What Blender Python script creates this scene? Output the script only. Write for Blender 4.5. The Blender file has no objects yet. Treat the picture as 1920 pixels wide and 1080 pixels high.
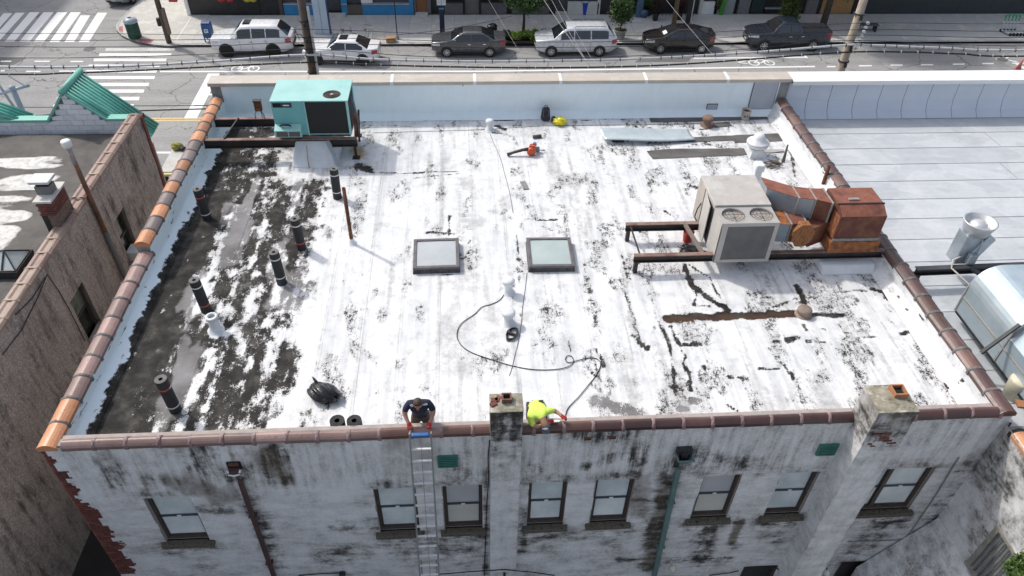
import bpy, bmesh, math, random
import numpy as np
from mathutils import Vector, Matrix
random.seed(7)
D = bpy.data
SC = bpy.context.scene
COL = SC.collection
rad = math.radians

# ---------------------------------------------------------------- camera
FPX = 1384.04
def _rot(yaw, pitch, roll):
    cy, sy, cp, sp = math.cos(yaw), math.sin(yaw), math.cos(pitch), math.sin(pitch)
    f = np.array([sy*cp, cy*cp, -sp]); r = np.array([cy, -sy, 0.]); u = np.cross(r, f)
    c, s = math.cos(roll), math.sin(roll)
    return np.array([c*r+s*u, -s*r+c*u, f])
RC = _rot(rad(4.5477), rad(41.0298), rad(1.5972))
CAM = np.array([0., 0., 19.7])
cam_d = D.cameras.new('camera'); cam_d.sensor_width = 36; cam_d.lens = 36*FPX/1920
cam_d.clip_start = .1; cam_d.clip_end = 2000
cam = D.objects.new('camera', cam_d); COL.objects.link(cam)
M = Matrix(((RC[0][0], RC[1][0], -RC[2][0], CAM[0]), (RC[0][1], RC[1][1], -RC[2][1], CAM[1]),
            (RC[0][2], RC[1][2], -RC[2][2], CAM[2]), (0, 0, 0, 1)))
cam.matrix_world = M
SC.camera = cam

# ---------------------------------------------------------------- sky, sun, exposure
SUN_DIR = Vector((-.775, .632, math.tan(rad(49)))).normalized()
world = D.worlds.new('World'); SC.world = world; world.use_nodes = True
wn = world.node_tree.nodes; wl = world.node_tree.links
sky = wn.new('ShaderNodeTexSky'); sky.sky_type = 'NISHITA'; sky.sun_disc = False
sky.sun_elevation = rad(49); sky.sun_rotation = math.atan2(-.775, .632)
sky.air_density = 1.0; sky.dust_density = 3.5; sky.ozone_density = 1.0
bg = wn['Background']; bg.inputs[1].default_value = .15
hs = wn.new('ShaderNodeHueSaturation'); hs.inputs['Saturation'].default_value = .6      # hazy, thinly veiled sky
wl.new(sky.outputs[0], hs.inputs['Color']); wl.new(hs.outputs[0], bg.inputs[0])
sun_d = D.lights.new('sun', 'SUN'); sun_d.energy = 2.05; sun_d.angle = rad(2.2); sun_d.color = (1, .955, .88)
sun = D.objects.new('sun', sun_d); COL.objects.link(sun); sun.location = (0, 0, 40)
sun.rotation_euler = SUN_DIR.to_track_quat('Z', 'Y').to_euler()
vs = SC.view_settings; vs.view_transform = 'Standard'; vs.look = 'None'; vs.gamma = 1; vs.exposure = .30
SC.cycles.max_bounces = 6

# ---------------------------------------------------------------- photo pixels to places
def ray(x, y): return RC.T @ np.array([(x-960)/FPX, -(y-540)/FPX, 1.])
def gz(x, y, z): d = ray(x, y); return Vector(CAM + d*(z-CAM[2])/d[2])
def gy(x, y, Y): d = ray(x, y); return Vector(CAM + d*Y/d[1])
def gx(x, y, X): d = ray(x, y); return Vector(CAM + d*X/d[0])

# ---------------------------------------------------------------- numpy noise for uneven surfaces and stains
def _hash(i, j, s): 
    v = np.sin(i*127.1 + j*311.7 + s*74.7)*43758.5453
    return v - np.floor(v)
def vnoise(x, y, s=0):
    i, j = np.floor(x), np.floor(y); u, v = x-i, y-j
    u = u*u*(3-2*u); v = v*v*(3-2*v)
    return (_hash(i, j, s)*(1-u) + _hash(i+1, j, s)*u)*(1-v) + (_hash(i, j+1, s)*(1-u) + _hash(i+1, j+1, s)*u)*v
def fbm(x, y, s=0, o=4):
    t = 0; a = .5; n = 0
    for k in range(o):
        t = t + a*vnoise(x*2**k, y*2**k, s+k*13); n += a; a *= .55
    return t/n
def sstep(a, b, x):
    t = np.clip((x-a)/(b-a), 0, 1); return t*t*(3-2*t)
def linedist(x, y, pts):
    best = np.full(np.shape(x), 1e9)
    if len(pts) == 1: return np.hypot(x-pts[0][0], y-pts[0][1])
    for (ax, ay), (bx, by) in zip(pts[:-1], pts[1:]):
        dx, dy = bx-ax, by-ay; L = dx*dx+dy*dy+1e-9
        t = np.clip(((x-ax)*dx + (y-ay)*dy)/L, 0, 1)
        best = np.minimum(best, np.hypot(x-ax-t*dx, y-ay-t*dy))
    return best

# ---------------------------------------------------------------- materials
MATS = {}
def _nt(name):
    m = D.materials.new(name); m.use_nodes = True
    nt = m.node_tree; return m, nt, nt.nodes['Principled BSDF']
def c4(c): return (c[0], c[1], c[2], 1)
def N(nt, t, **kw):
    n = nt.nodes.new(t)
    for k, v in kw.items():
        if k.startswith('i_'): n.inputs[k[2:].replace('_', ' ')].default_value = v
        else: setattr(n, k, v)
    return n
def ramp(nt, fac, stops):
    r = nt.nodes.new('ShaderNodeValToRGB'); nt.links.new(fac, r.inputs[0])
    el = r.color_ramp.elements
    while len(el) < len(stops): el.new(.5)
    for e, (p, c) in zip(el, stops):
        e.position = p; e.color = c4(c) if not isinstance(c, (int, float)) else (c, c, c, 1)
    return r.outputs[0]
def coords(nt, kind='Object', scale=(1, 1, 1), rot=(0, 0, 0)):
    t = nt.nodes.new('ShaderNodeTexCoord'); mp = nt.nodes.new('ShaderNodeMapping')
    if kind == 'World':
        g = nt.nodes.new('ShaderNodeNewGeometry'); nt.links.new(g.outputs['Position'], mp.inputs[0])
    else: nt.links.new(t.outputs[kind], mp.inputs[0])
    mp.inputs['Scale'].default_value = scale; mp.inputs['Rotation'].default_value = rot
    return mp.outputs[0]
def noise(nt, vec, scale, detail=5, rough=.6, dist=0):
    n = N(nt, 'ShaderNodeTexNoise'); n.inputs['Scale'].default_value = scale; n.inputs['Detail'].default_value = detail
    n.inputs['Roughness'].default_value = rough; n.inputs['Distortion'].default_value = dist
    nt.links.new(vec, n.inputs['Vector']); return n.outputs['Fac']
def mixc(nt, fac, a, b, mode='MIX'):
    m = nt.nodes.new('ShaderNodeMix'); m.data_type = 'RGBA'; m.blend_type = mode
    if isinstance(fac, (int, float)): m.inputs[0].default_value = fac
    else: nt.links.new(fac, m.inputs[0])
    for s, v in ((6, a), (7, b)):
        if isinstance(v, (tuple, list)): m.inputs[s].default_value = c4(v)
        else: nt.links.new(v, m.inputs[s])
    return m.outputs[2]
def math_(nt, op, a, b=0., clamp=False):
    m = nt.nodes.new('ShaderNodeMath'); m.operation = op; m.use_clamp = clamp
    for s, v in ((0, a), (1, b)):
        if isinstance(v, (int, float)): m.inputs[s].default_value = v
        else: nt.links.new(v, m.inputs[s])
    return m.outputs[0]
def attr(nt, name): 
    a = nt.nodes.new('ShaderNodeAttribute'); a.attribute_name = name; return a.outputs['Fac']
def bumpn(nt, bsdf, h, strength=.3, dist=.02):
    b = nt.nodes.new('ShaderNodeBump'); b.inputs['Strength'].default_value = strength; b.inputs['Distance'].default_value = dist
    nt.links.new(h, b.inputs['Height']); nt.links.new(b.outputs[0], bsdf.inputs['Normal'])
def mat(name, c1, c2=None, scale=3, rough=.6, metal=0, bump=0, bscale=30, c3=None, stretch=(1, 1, 1), coord='World', coat=0, lo=.35, hi=.65, spec=.5, trans=0):
    """A weathered surface: two or three tones through a noise, fine relief."""
    if name in MATS: return MATS[name]
    m, nt, b = _nt(name)
    v = coords(nt, coord, stretch)
    if c2 is None: c2 = tuple(x*.86 for x in c1)
    f = noise(nt, v, scale, 6, .62)
    st = [(lo, c1), (hi, c2)]
    if c3: st = [(lo, c1), ((lo+hi)/2, c2), (hi, c3)]
    nt.links.new(ramp(nt, f, st), b.inputs['Base Color'])
    rr = noise(nt, v, scale*2.3, 4)
    mr = nt.nodes.new('ShaderNodeMapRange'); mr.inputs['To Min'].default_value = max(.03, rough-.1); mr.inputs['To Max'].default_value = min(1, rough+.1)
    nt.links.new(rr, mr.inputs[0]); nt.links.new(mr.outputs[0], b.inputs['Roughness'])
    b.inputs['Metallic'].default_value = metal; b.inputs['Specular IOR Level'].default_value = spec
    if coat: b.inputs['Coat Weight'].default_value = coat; b.inputs['Coat Roughness'].default_value = .06
    if trans: b.inputs['Transmission Weight'].default_value = trans
    if bump: bumpn(nt, b, noise(nt, v, bscale, 5), bump, .02)
    MATS[name] = m; return m

def grime(m, col=(.1, .09, .08), lo=.52, hi=.75, amt=.7, scale=2.5, stretch=(1, 1, 1)):
    """dirt of its own shape over a finished material."""
    nt = m.node_tree; b = nt.nodes['Principled BSDF']; src = b.inputs['Base Color'].links[0].from_socket
    f = ramp(nt, noise(nt, coords(nt, 'World', stretch), scale, 8, .72), [(lo, 0.), (hi, amt)])
    nt.links.new(mixc(nt, f, src, col), b.inputs['Base Color']); return m

# ---------------------------------------------------------------- mesh building
class MB:
    def __init__(s): s.v = []; s.f = []
    def add(s, vs, fs):
        o = len(s.v); s.v += [tuple(p) for p in vs]; s.f += [tuple(i+o for i in f) for f in fs]; return s
    def box(s, c, d, rot=None, taper=1., tx=None):
        hx, hy, hz = d[0]/2, d[1]/2, d[2]/2
        t = taper; u = tx if tx is not None else taper
        P = [(-hx, -hy, -hz), (hx, -hy, -hz), (hx, hy, -hz), (-hx, hy, -hz), (-hx*u, -hy*t, hz), (hx*u, -hy*t, hz), (hx*u, hy*t, hz), (-hx*u, hy*t, hz)]
        if rot is not None: P = [rot @ Vector(p) for p in P]
        c = Vector(c)
        return s.add([c+Vector(p) for p in P], [(0, 3, 2, 1), (4, 5, 6, 7), (0, 1, 5, 4), (1, 2, 6, 5), (2, 3, 7, 6), (3, 0, 4, 7)])
    def bb(s, x0, x1, y0, y1, z0, z1): return s.box(((x0+x1)/2, (y0+y1)/2, (z0+z1)/2), (x1-x0, y1-y0, z1-z0))
    def bar(s, a, b, w, h=None, up=(0, 0, 1)):
        a, b = Vector(a), Vector(b); h = h or w; d = (b-a); L = d.length; d.normalize()
        up = Vector(up)
        if abs(d.dot(up)) > .98: up = Vector((1, 0, 0))
        x = d.cross(up).normalized(); z = x.cross(d)
        R = Matrix((x, d, z)).transposed()
        return s.box((a+b)/2, (w, L, h), R)
    def hex8(s, P): return s.add(P, [(0, 3, 2, 1), (4, 5, 6, 7), (0, 1, 5, 4), (1, 2, 6, 5), (2, 3, 7, 6), (3, 0, 4, 7)])
    def tube(s, pts, r, n=10, cap=True):
        pts = [Vector(p) for p in pts]; rs = r if isinstance(r, (list, tuple)) else [r]*len(pts)
        vs = []; prev = None
        for i, p in enumerate(pts):
            d = (pts[min(i+1, len(pts)-1)] - pts[max(i-1, 0)]).normalized()
            if prev is None:
                a = Vector((0, 0, 1)) if abs(d.z) < .9 else Vector((1, 0, 0)); x = d.cross(a).normalized()
            else: x = (prev - d*prev.dot(d)).normalized()
            prev = x; y = d.cross(x)
            for k in range(n):
                t = 2*math.pi*k/n; vs.append(p + (x*math.cos(t)+y*math.sin(t))*rs[i])
        fs = []
        for i in range(len(pts)-1):
            for k in range(n): fs.append((i*n+k, i*n+(k+1) % n, (i+1)*n+(k+1) % n, (i+1)*n+k))
        if cap: fs.append(tuple(range(n))[::-1]); fs.append(tuple(range((len(pts)-1)*n, len(pts)*n)))
        return s.add(vs, fs)
    def lathe(s, prof, n=20, c=(0, 0, 0), axis='z', cap=True):
        vs = []; c = Vector(c)
        for r, z in prof:
            for k in range(n):
                t = 2*math.pi*k/n; x, y = r*math.cos(t), r*math.sin(t)
                p = (x, y, z) if axis == 'z' else ((x, z, y) if axis == 'y' else (z, x, y))
                vs.append(c+Vector(p))
        fs = []
        for i in range(len(prof)-1):
            for k in range(n): fs.append((i*n+k, i*n+(k+1) % n, (i+1)*n+(k+1) % n, (i+1)*n+k))
        if cap:
            fs.append(tuple(range(n))[::-1]); fs.append(tuple(range((len(prof)-1)*n, len(prof)*n)))
        return s.add(vs, fs)
    def prism(s, poly, axis, a, b):
        """poly: 2-D points; axis x: (y,z) pts extruded along x, y: (x,z), z: (x,y)."""
        def P(p, t): return (t, p[0], p[1]) if axis == 'x' else ((p[0], t, p[1]) if axis == 'y' else (p[0], p[1], t))
        n = len(poly); vs = [P(p, a) for p in poly] + [P(p, b) for p in poly]
        fs = [tuple(range(n)), tuple(range(n, 2*n))[::-1]] + [(i, (i+1) % n, n+(i+1) % n, n+i) for i in range(n)]
        return s.add(vs, fs)
    def quad(s, a, b, c, d): return s.add([a, b, c, d], [(0, 1, 2, 3)])
    def mesh(s, name, smooth=False, fix=True):
        me = D.meshes.new(name); me.from_pydata([tuple(p) for p in s.v], [], s.f)
        if fix:
            bm = bmesh.new(); bm.from_mesh(me); bmesh.ops.recalc_face_normals(bm, faces=bm.faces); bm.to_mesh(me); bm.free()
        if smooth: me.polygons.foreach_set('use_smooth', [True]*len(me.polygons))
        me.update(); return me
    def build(s, name, m, parent=None, smooth=False, bevel=0, loc=None, fix=True, auto=False, seg=2):
        return obj(name, s.mesh(name, smooth, fix), m, parent, bevel, loc, auto, seg)
def obj(name, me, m, parent=None, bevel=0, loc=None, auto=False, seg=2):
    o = D.objects.new(name, me); COL.objects.link(o)
    if m is not None:
        if not me.materials: me.materials.append(m)
        elif me.materials[0] != m: o.material_slots[0].link = 'OBJECT'; o.material_slots[0].material = m
    if parent: o.parent = parent
    if loc is not None: o.location = loc
    if bevel:
        b = o.modifiers.new('bevel', 'BEVEL'); b.width = bevel; b.segments = seg; b.limit_method = 'ANGLE'; b.angle_limit = rad(35)
    return o
def tag(o, label=None, cat=None, group=None, kind=None):
    if label: o['label'] = label
    if cat: o['category'] = cat
    if group: o['group'] = group
    if kind: o['kind'] = kind
    return o
def thing(name, label, cat, loc=(0, 0, 0), rz=0, group=None):
    o = D.objects.new(name, None); COL.objects.link(o); o.location = loc; o.rotation_euler = (0, 0, rz); o.empty_display_size = .2
    return tag(o, label, cat, group)
def struct(name, mb, m, **kw): return tag(mb.build(name, m, **kw), kind='structure')
def copy_tree(o, parent=None):
    c = o.copy(); COL.objects.link(c)
    if parent: c.parent = parent
    for ch in list(o.children): copy_tree(ch, c)
    return c
def setattrs(me, **kw):
    for k, a in kw.items():
        at = me.attributes.new(k, 'FLOAT', 'POINT'); at.data.foreach_set('value', np.asarray(a, dtype=np.float32))
def grid_mesh(name, us, vs, fn, keep=None):
    """Regular sheet: fn(U,V) gives world x,y,z arrays; keep(uc,vc) drops cells."""
    U, V = np.meshgrid(us, vs); x, y, z = fn(U, V)
    co = np.stack([x.ravel(), y.ravel(), z.ravel()], 1); nu, nv = len(us), len(vs)
    i = np.arange((nu-1)*(nv-1)); r, c = i//(nu-1), i % (nu-1)
    q = np.stack([r*nu+c, r*nu+c+1, (r+1)*nu+c+1, (r+1)*nu+c], 1)
    if keep is not None:
        uc = (us[:-1]+us[1:])/2; vc = (vs[:-1]+vs[1:])/2
        k = keep(*np.meshgrid(uc, vc)).ravel(); q = q[k]
    me = D.meshes.new(name); me.vertices.add(len(co)); me.vertices.foreach_set('co', co.ravel().astype(np.float32))
    me.loops.add(q.size); me.loops.foreach_set('vertex_index', q.ravel().astype(np.int32))
    me.polygons.add(len(q)); me.polygons.foreach_set('loop_start', np.arange(0, q.size, 4, dtype=np.int32))
    me.polygons.foreach_set('loop_total', np.full(len(q), 4, dtype=np.int32))
    me.polygons.foreach_set('use_smooth', np.ones(len(q), dtype=bool))
    me.update(calc_edges=True); me.validate(); return me, U.ravel(), V.ravel()

# plain materials shared by many things
WHITE = mat('white_paint', (.78, .79, .80), (.68, .69, .70), 2, .5)
BLACKM = mat('black_metal', (.014, .015, .018), (.03, .03, .032), 6, .45, .2)
BLACKR = mat('black_rubber', (.013, .013, .014), (.022, .022, .023), 8, .7)
RUST = mat('rusty_steel', (.17, .055, .028), (.10, .035, .02), 4, .8, .1, .3, 60, c3=(.26, .11, .05))
STEEL = mat('dark_steel_beam', (.016, .018, .022), (.03, .028, .028), 3, .5, .3, .1, 40, c3=(.055, .03, .022))
BEAMTOP = mat('rusted_flange', (.15, .06, .045), (.20, .13, .11), 3, .8, 0, .2, 40, c3=(.28, .20, .17))
GALV = mat('galvanised_sheet', (.40, .45, .50), (.52, .57, .62), 3, .38, .6, .05, 20)
MORTAR = mat('mortar', (.32, .30, .28), (.22, .21, .20), 8, .9, 0, .3, 60)
DARKVOID = mat('dark_interior', (.01, .01, .011), (.006, .006, .007), 4, .8)
# ================================================================= ground, street, pavements
def asphalt_mat():
    m, nt, b = _nt('asphalt'); v = coords(nt, 'World')
    f = noise(nt, v, .35, 6, .7); g = noise(nt, v, 7, 6, .7); fine = noise(nt, v, 60, 3, .7)
    c = ramp(nt, f, [(.3, (.30, .30, .302)), (.5, (.36, .357, .35)), (.7, (.40, .392, .382))])
    c = mixc(nt, .55, c, ramp(nt, g, [(.3, (.62, .62, .62)), (.6, (1, 1, 1))]), 'MULTIPLY')
    c = mixc(nt, .5, c, ramp(nt, fine, [(.35, (.6, .6, .6)), (.65, (1.2, 1.2, 1.2))]), 'MULTIPLY')
    # tyre-worn tracks along the street and cracks
    tr = noise(nt, coords(nt, 'World', (.05, 1.1, 1)), 1, 3)
    c = mixc(nt, .5, c, ramp(nt, tr, [(.35, (.72, .72, .74)), (.6, (1, 1, 1))]), 'MULTIPLY')
    vo = N(nt, 'ShaderNodeTexVoronoi', feature='DISTANCE_TO_EDGE'); vo.inputs['Scale'].default_value = .32
    wv = noise(nt, v, 1.2, 4); add = nt.nodes.new('ShaderNodeVectorMath'); add.operation = 'ADD'
    nt.links.new(v, add.inputs[0]); nt.links.new(wv, add.inputs[1]); nt.links.new(add.outputs[0], vo.inputs['Vector'])
    c = mixc(nt, ramp(nt, vo.outputs['Distance'], [(.002, 1.), (.008, 0.)]), c, (.06, .06, .06))
    nt.links.new(c, b.inputs['Base Color']); b.inputs['Roughness'].default_value = .85
    bumpn(nt, b, fine, .3, .01); MATS['asphalt'] = m; return m
ASPH = asphalt_mat()
ASPH_D = mat('asphalt_patch', (.12, .12, .122), (.16, .158, .155), 2.5, .85, 0, .3, 60)
CONC = mat('concrete_paving', (.56, .545, .50), (.48, .465, .43), 1.1, .85, 0, .25, 50, c3=(.60, .585, .54))
CONC2 = mat('concrete_paving_grey', (.54, .535, .52), (.47, .465, .455), 1.3, .85, 0, .25, 50, c3=(.58, .575, .56))
CONC3 = mat('concrete_paving_dark', (.46, .455, .445), (.52, .515, .50), .9, .85, 0, .25, 50)
KERB = mat('kerb_stone', (.48, .475, .455), (.36, .355, .34), 1.5, .85, 0, .2, 40)
def paint_mat(name, col, wear):
    m, nt, b = _nt(name); v = coords(nt, 'World'); f = noise(nt, v, 9, 8, .75); g = noise(nt, v, .9, 3)
    s = math_(nt, 'ADD', math_(nt, 'MULTIPLY', f, .8), math_(nt, 'MULTIPLY', g, .5))
    c = mixc(nt, ramp(nt, s, [(wear-.06, 1.), (wear+.06, 0.)]), col, (.36, .36, .352))
    nt.links.new(c, b.inputs['Base Color']); b.inputs['Roughness'].default_value = .7; MATS[name] = m; return m
PAINT = paint_mat('road_paint', (.80, .80, .79), .47)
PAINT_OLD = paint_mat('worn_road_paint', (.62, .62, .60), .60)
YEL = paint_mat('yellow_road_paint', (.70, .52, .22), .5)

struct('ground', MB().quad((-700, -400, -.03), (700, -400, -.03), (700, 900, -.03), (-700, 900, -.03)), CONC3)
street = struct('street', MB().quad((-120, 27.6, 0), (120, 27.6, 0), (120, 46.9, 0), (-120, 46.9, 0)), ASPH)
struct('side_street', MB().quad((-60, 46.9, .001), (-14, 46.9, .001), (-14, 140, .001), (-60, 140, .001)), ASPH)
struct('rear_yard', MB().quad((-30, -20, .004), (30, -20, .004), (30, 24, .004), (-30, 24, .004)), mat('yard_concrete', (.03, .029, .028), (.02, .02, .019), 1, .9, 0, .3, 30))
struct('near_pavement', MB().bb(-60, 60, 23.72, 27.6, .005, .15), CONC)
struct('near_kerb', MB().bb(-60, 60, 27.602, 27.78, .001, .16), KERB)

def P0(x, y, z=0): p = gz(x, y, z); return (p.x, p.y)
def mark(px, m, z=.006, name='road_marking', th=.003):
    pts = [P0(*p) for p in px]
    return MB().prism(pts, 'z', z-th, z).build(name, m, street)
# far pavement with its rounded corner
kx = 46.62
corner = [P0(x, y, .15) for x, y in [(322, 86), (292, 84), (268, 80), (245, 74), (228, 66), (218, 56), (217, 46), (226, 34), (246, 15), (268, -6), (330, -60)]]
poly = [(70, kx), (-17.9, kx)] + corner + [(-16.5, 75), (70, 75)]
pave = struct('far_pavement', MB().prism(poly, 'z', .0, .135), mat('pavement_joint', (.13, .128, .12), None, 3, .9))
# kerb along the edge
edge = [(70, kx)] + [(-17.9+k*0, kx) for k in (0,)] + corner
mbk = MB()
def offs(pts, d):
    out = []
    for i, p in enumerate(pts):
        a = Vector(pts[max(i-1, 0)]); c = Vector(pts[min(i+1, len(pts)-1)]); t = (c-a).normalized(); n = Vector((-t.y, t.x))
        out.append((p[0]+n.x*d, p[1]+n.y*d))
    return out
inn = offs(edge, -.17)
for i in range(len(edge)-1):
    a, b, c, d = edge[i], edge[i+1], inn[i+1], inn[i]
    mbk.hex8([(p[0], p[1], .001) for p in (a, b, c, d)] + [(p[0], p[1], .152) for p in (a, b, c, d)])
mbk.build('kerb', KERB, pave, bevel=.02)
# paving slabs, one by one
slab_me = {}
rows = [(46.82, 48.35), (48.365, 49.95), (49.965, 51.55)]
xs = -17.2; k = 0
while xs < 44:
    w = 1.52
    for r, (y0, y1) in enumerate(rows):
        key = r
        if key not in slab_me: slab_me[key] = MB().bb(-w/2+.006, w/2-.006, -(y1-y0)/2, (y1-y0)/2, .1351, .15).mesh('paving_slab')
        o = obj('paving_slab', slab_me[key], random.choice([CONC2, CONC2, CONC3, CONC]), pave, loc=(xs+w/2, (y0+y1)/2, random.uniform(-.002, .003)))
    xs += w
cpoly = offs(edge, -.185)[1:]
cp = [(-17.21, 46.82), (-17.21, 51.55), (-17.21, 60)] + [(-21.5, 60)] + [p for p in cpoly[::-1] if p[1] < 60 and p[0] < -17.3]
MB().prism(cp, 'z', .135, .151).build('corner_slab', CONC, pave)
MB().prism([P0(*p, .15) for p in [(255, 72), (290, 74), (282, 82), (262, 79)]], 'z', .1512, .156).build('tactile_pad', mat('red_tactile', (.42, .16, .17), (.36, .15, .16), 8, .85), pave)
MB().prism([P0(*p, .15) for p in [(224, 50), (230, 49), (231, 60), (223, 58)]], 'z', .1512, .156).build('tactile_pad', MATS['red_tactile'], pave)
for a, b in (((365, 22), (330, 76)), ((450, 60), (405, 84))):
    p, q = gz(*a, .152), gz(*b, .152); MB().bar((p.x, p.y, .1523), (q.x, q.y, .1523), .05, .002).build('pale_joint', WHITE, pave)

# crosswalk over the side street (stripes slant away from the camera)
ZX = .008
for (xt, yt, xb, yb, wt, wb) in [(15, 25, -30, 76, 16, 18), (38, 24, -10, 77, 17, 19), (65, 23, 18, 78, 18, 20), (91, 23, 46, 78, 19, 21), (117, 23, 73, 78, 19, 21), (142, 23, 102, 79, 19, 20), (160, 29, 130, 79, 18, 20), (192, 24, 157, 79, 18, 21), (220, 25, 185, 60, 0, 0)][:8]:
    mark([(xb-wb*.45+0, yb), (xb+wb*.45, yb), (xt+wt*.5, yt), (xt-wt*.5, yt)], PAINT, ZX, 'crosswalk_stripe')
# crosswalk over the main street
for (x0, x1, y, h, m) in [(198, 328, 93, 5, PAINT_OLD), (186, 321, 102.5, 4.6, PAINT), (176, 312, 112.5, 5, PAINT), (166, 300, 123.5, 4.5, PAINT), (160, 294, 134, 5, PAINT), (152, 290, 145.5, 5.5, PAINT), (140, 279, 158.5, 6, PAINT), (124, 270, 171, 6, PAINT), (108, 261, 185, 6.5, PAINT), (100, 250, 199, 7, PAINT)]:
    s = h*.5*1.0
    mark([(x0-s*.35, y+h/2), (x1-s*.35, y+h/2), (x1+s*.35, y-h/2), (x0+s*.35, y-h/2)], m, ZX, 'crosswalk_stripe')
mark([(345, 222), (369, 222), (412, 138), (390, 138)], PAINT, .007, 'stop_line')
mark([(390, 179), (405, 179), (407, 176), (391, 176)], PAINT, .0105, 'lane_tick')
mark([(300, 135.5), (900, 135), (900, 132.5), (300, 133)], PAINT, .006, 'lane_line')
mark([(900, 135), (1528, 126), (1528, 123.6), (900, 132.5)], PAINT, .006, 'lane_line')
for x0, x1, y in ((1550, 1566, 125), (1610, 1634, 123.4), (1669, 1692, 122.2), (1726, 1749, 121.6), (1786, 1808, 120.4), (1841, 1863, 119.2)):
    mark([(x0, y+1.2), (x1, y+1), (x1+1, y-1.2), (x0+1, y-1)], PAINT, .006, 'lane_dash')
for x0, x1, y in ((64, 92, 115), (131, 155, 115.3), (0, 20, 115), (48, 75, 134), (110, 141, 133.5), (0, 8, 133)):
    mark([(x0, y+1), (x1, y+1), (x1+2, y-1), (x0+2, y-1)], PAINT, .0062, 'lane_dash')
for dy in (0, 4.2):
    mark([(262, 223.2+dy), (400, 222.2+dy), (400, 220.4+dy), (262, 221.3+dy)], YEL, .006, 'centre_line')
mark([(286, 288), (336, 288), (336, 284.5), (286, 284.5)], PAINT, .006, 'parking_line')
mark([(1300, 110.3), (1512, 108.5), (1512, 106.5), (1300, 108.3)], PAINT, .006, 'parking_line')
mark([(1506, 103), (1511, 103), (1515, 109), (1510, 109)], PAINT, .0065, 'parking_line')
for dx in (0, 17):
    mark([(1866+dx, 111), (1872+dx, 106.5), (1875+dx, 107), (1869+dx, 111)], PAINT, .0062, 'chevron')
    mark([(1866+dx, 111.2), (1869+dx, 110.6), (1892+dx, 116), (1888+dx, 116.7)], PAINT, .0068, 'chevron')
mark([(1898, 119.4), (1925, 119.4), (1925, 117.6), (1898, 117.6)], PAINT, .0062, 'bay_line'); mark([(1903, 120), (1909, 119.4), (1930, 131), (1924, 132)], PAINT, .0066, 'bay_line')
# bicycle symbols in the cycle lane: two wheels, a frame, a chevron each
def bike_symbol(cx, cy, s=1.):
    c = gz(cx, cy, 0)
    mb = MB()
    for ox in (-.5*s, .5*s):
        R = .36*s; r = .27*s; n = 18; vs = []
        for k in range(n):
            t = 2*math.pi*k/n
            for q in (R, r): vs.append((c.x+ox+q*math.cos(t), c.y+q*math.sin(t)*1.1, .0075))
        mb.add(vs, [(2*k, 2*((k+1) % n), 2*((k+1) % n)+1, 2*k+1) for k in range(n)])
    for a, b in (((-.5, 0), (-.1, .5)), ((-.1, .5), (.35, .45)), ((.35, .45), (0, 0)), ((-.5, 0), (0, 0)), ((.35, .45), (.5, 0)), ((-1.6, .1), (-.95, .3)), ((-1.6, .1), (-.95, -.1))):
        mb.bar((c.x+a[0]*s, c.y+a[1]*s, .0072), (c.x+b[0]*s, c.y+b[1]*s, .0072), .09, .001)
    mb.build('cycle_symbol', PAINT, street)
bike_symbol(1428, 118); bike_symbol(460, 129)
# patches and covers in the asphalt
for q in ([(0, 109), (50, 109), (25, 122), (-20, 122)], [(1205, 104), (1300, 104), (1290, 116), (1190, 117)], [(640, 100), (720, 99), (690, 108), (610, 110)]):
    mark(q, ASPH_D, .0036, 'asphalt_patch')
for q in ((168, 92), (1880, 112)):
    c = gz(*q, 0); MB().lathe([(.36, 0), (.36, .006), (.30, .008)], 20, (c.x, c.y, .002)).build('manhole_cover', ASPH_D, street)
# ================================================================= the flat-roofed building
ZD, ZC = 7.35, 7.97            # roof deck, top of the tile coping
XL, XLi, XR, XRi = -8.32, -7.98, 11.30, 10.95
YB, YBi, YF, YFi = 9.2, 9.40, 23.7, 23.25
YSTEP, DSTEP = 15.25, .26      # the left parapet steps up towards the street
bld = thing('flat_roofed_building', 'stained two-storey building with patchy white flat roof and clay tile coping', 'building', (1.5, 16.4, 0))
def part(mb, name, m, parent=bld, **kw):
    o = mb.build(name, m, None, **kw); adopt(o, parent); return o
def adopt(o, parent):
    o.parent = parent; pl = Vector((0, 0, 0)); q = parent
    while q: pl += q.location; q = q.parent
    o.location = o.location - pl
    return o
def root_off(p):
    pl = Vector((0, 0, 0))
    while p: pl += p.location; p = p.parent
    return pl

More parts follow.
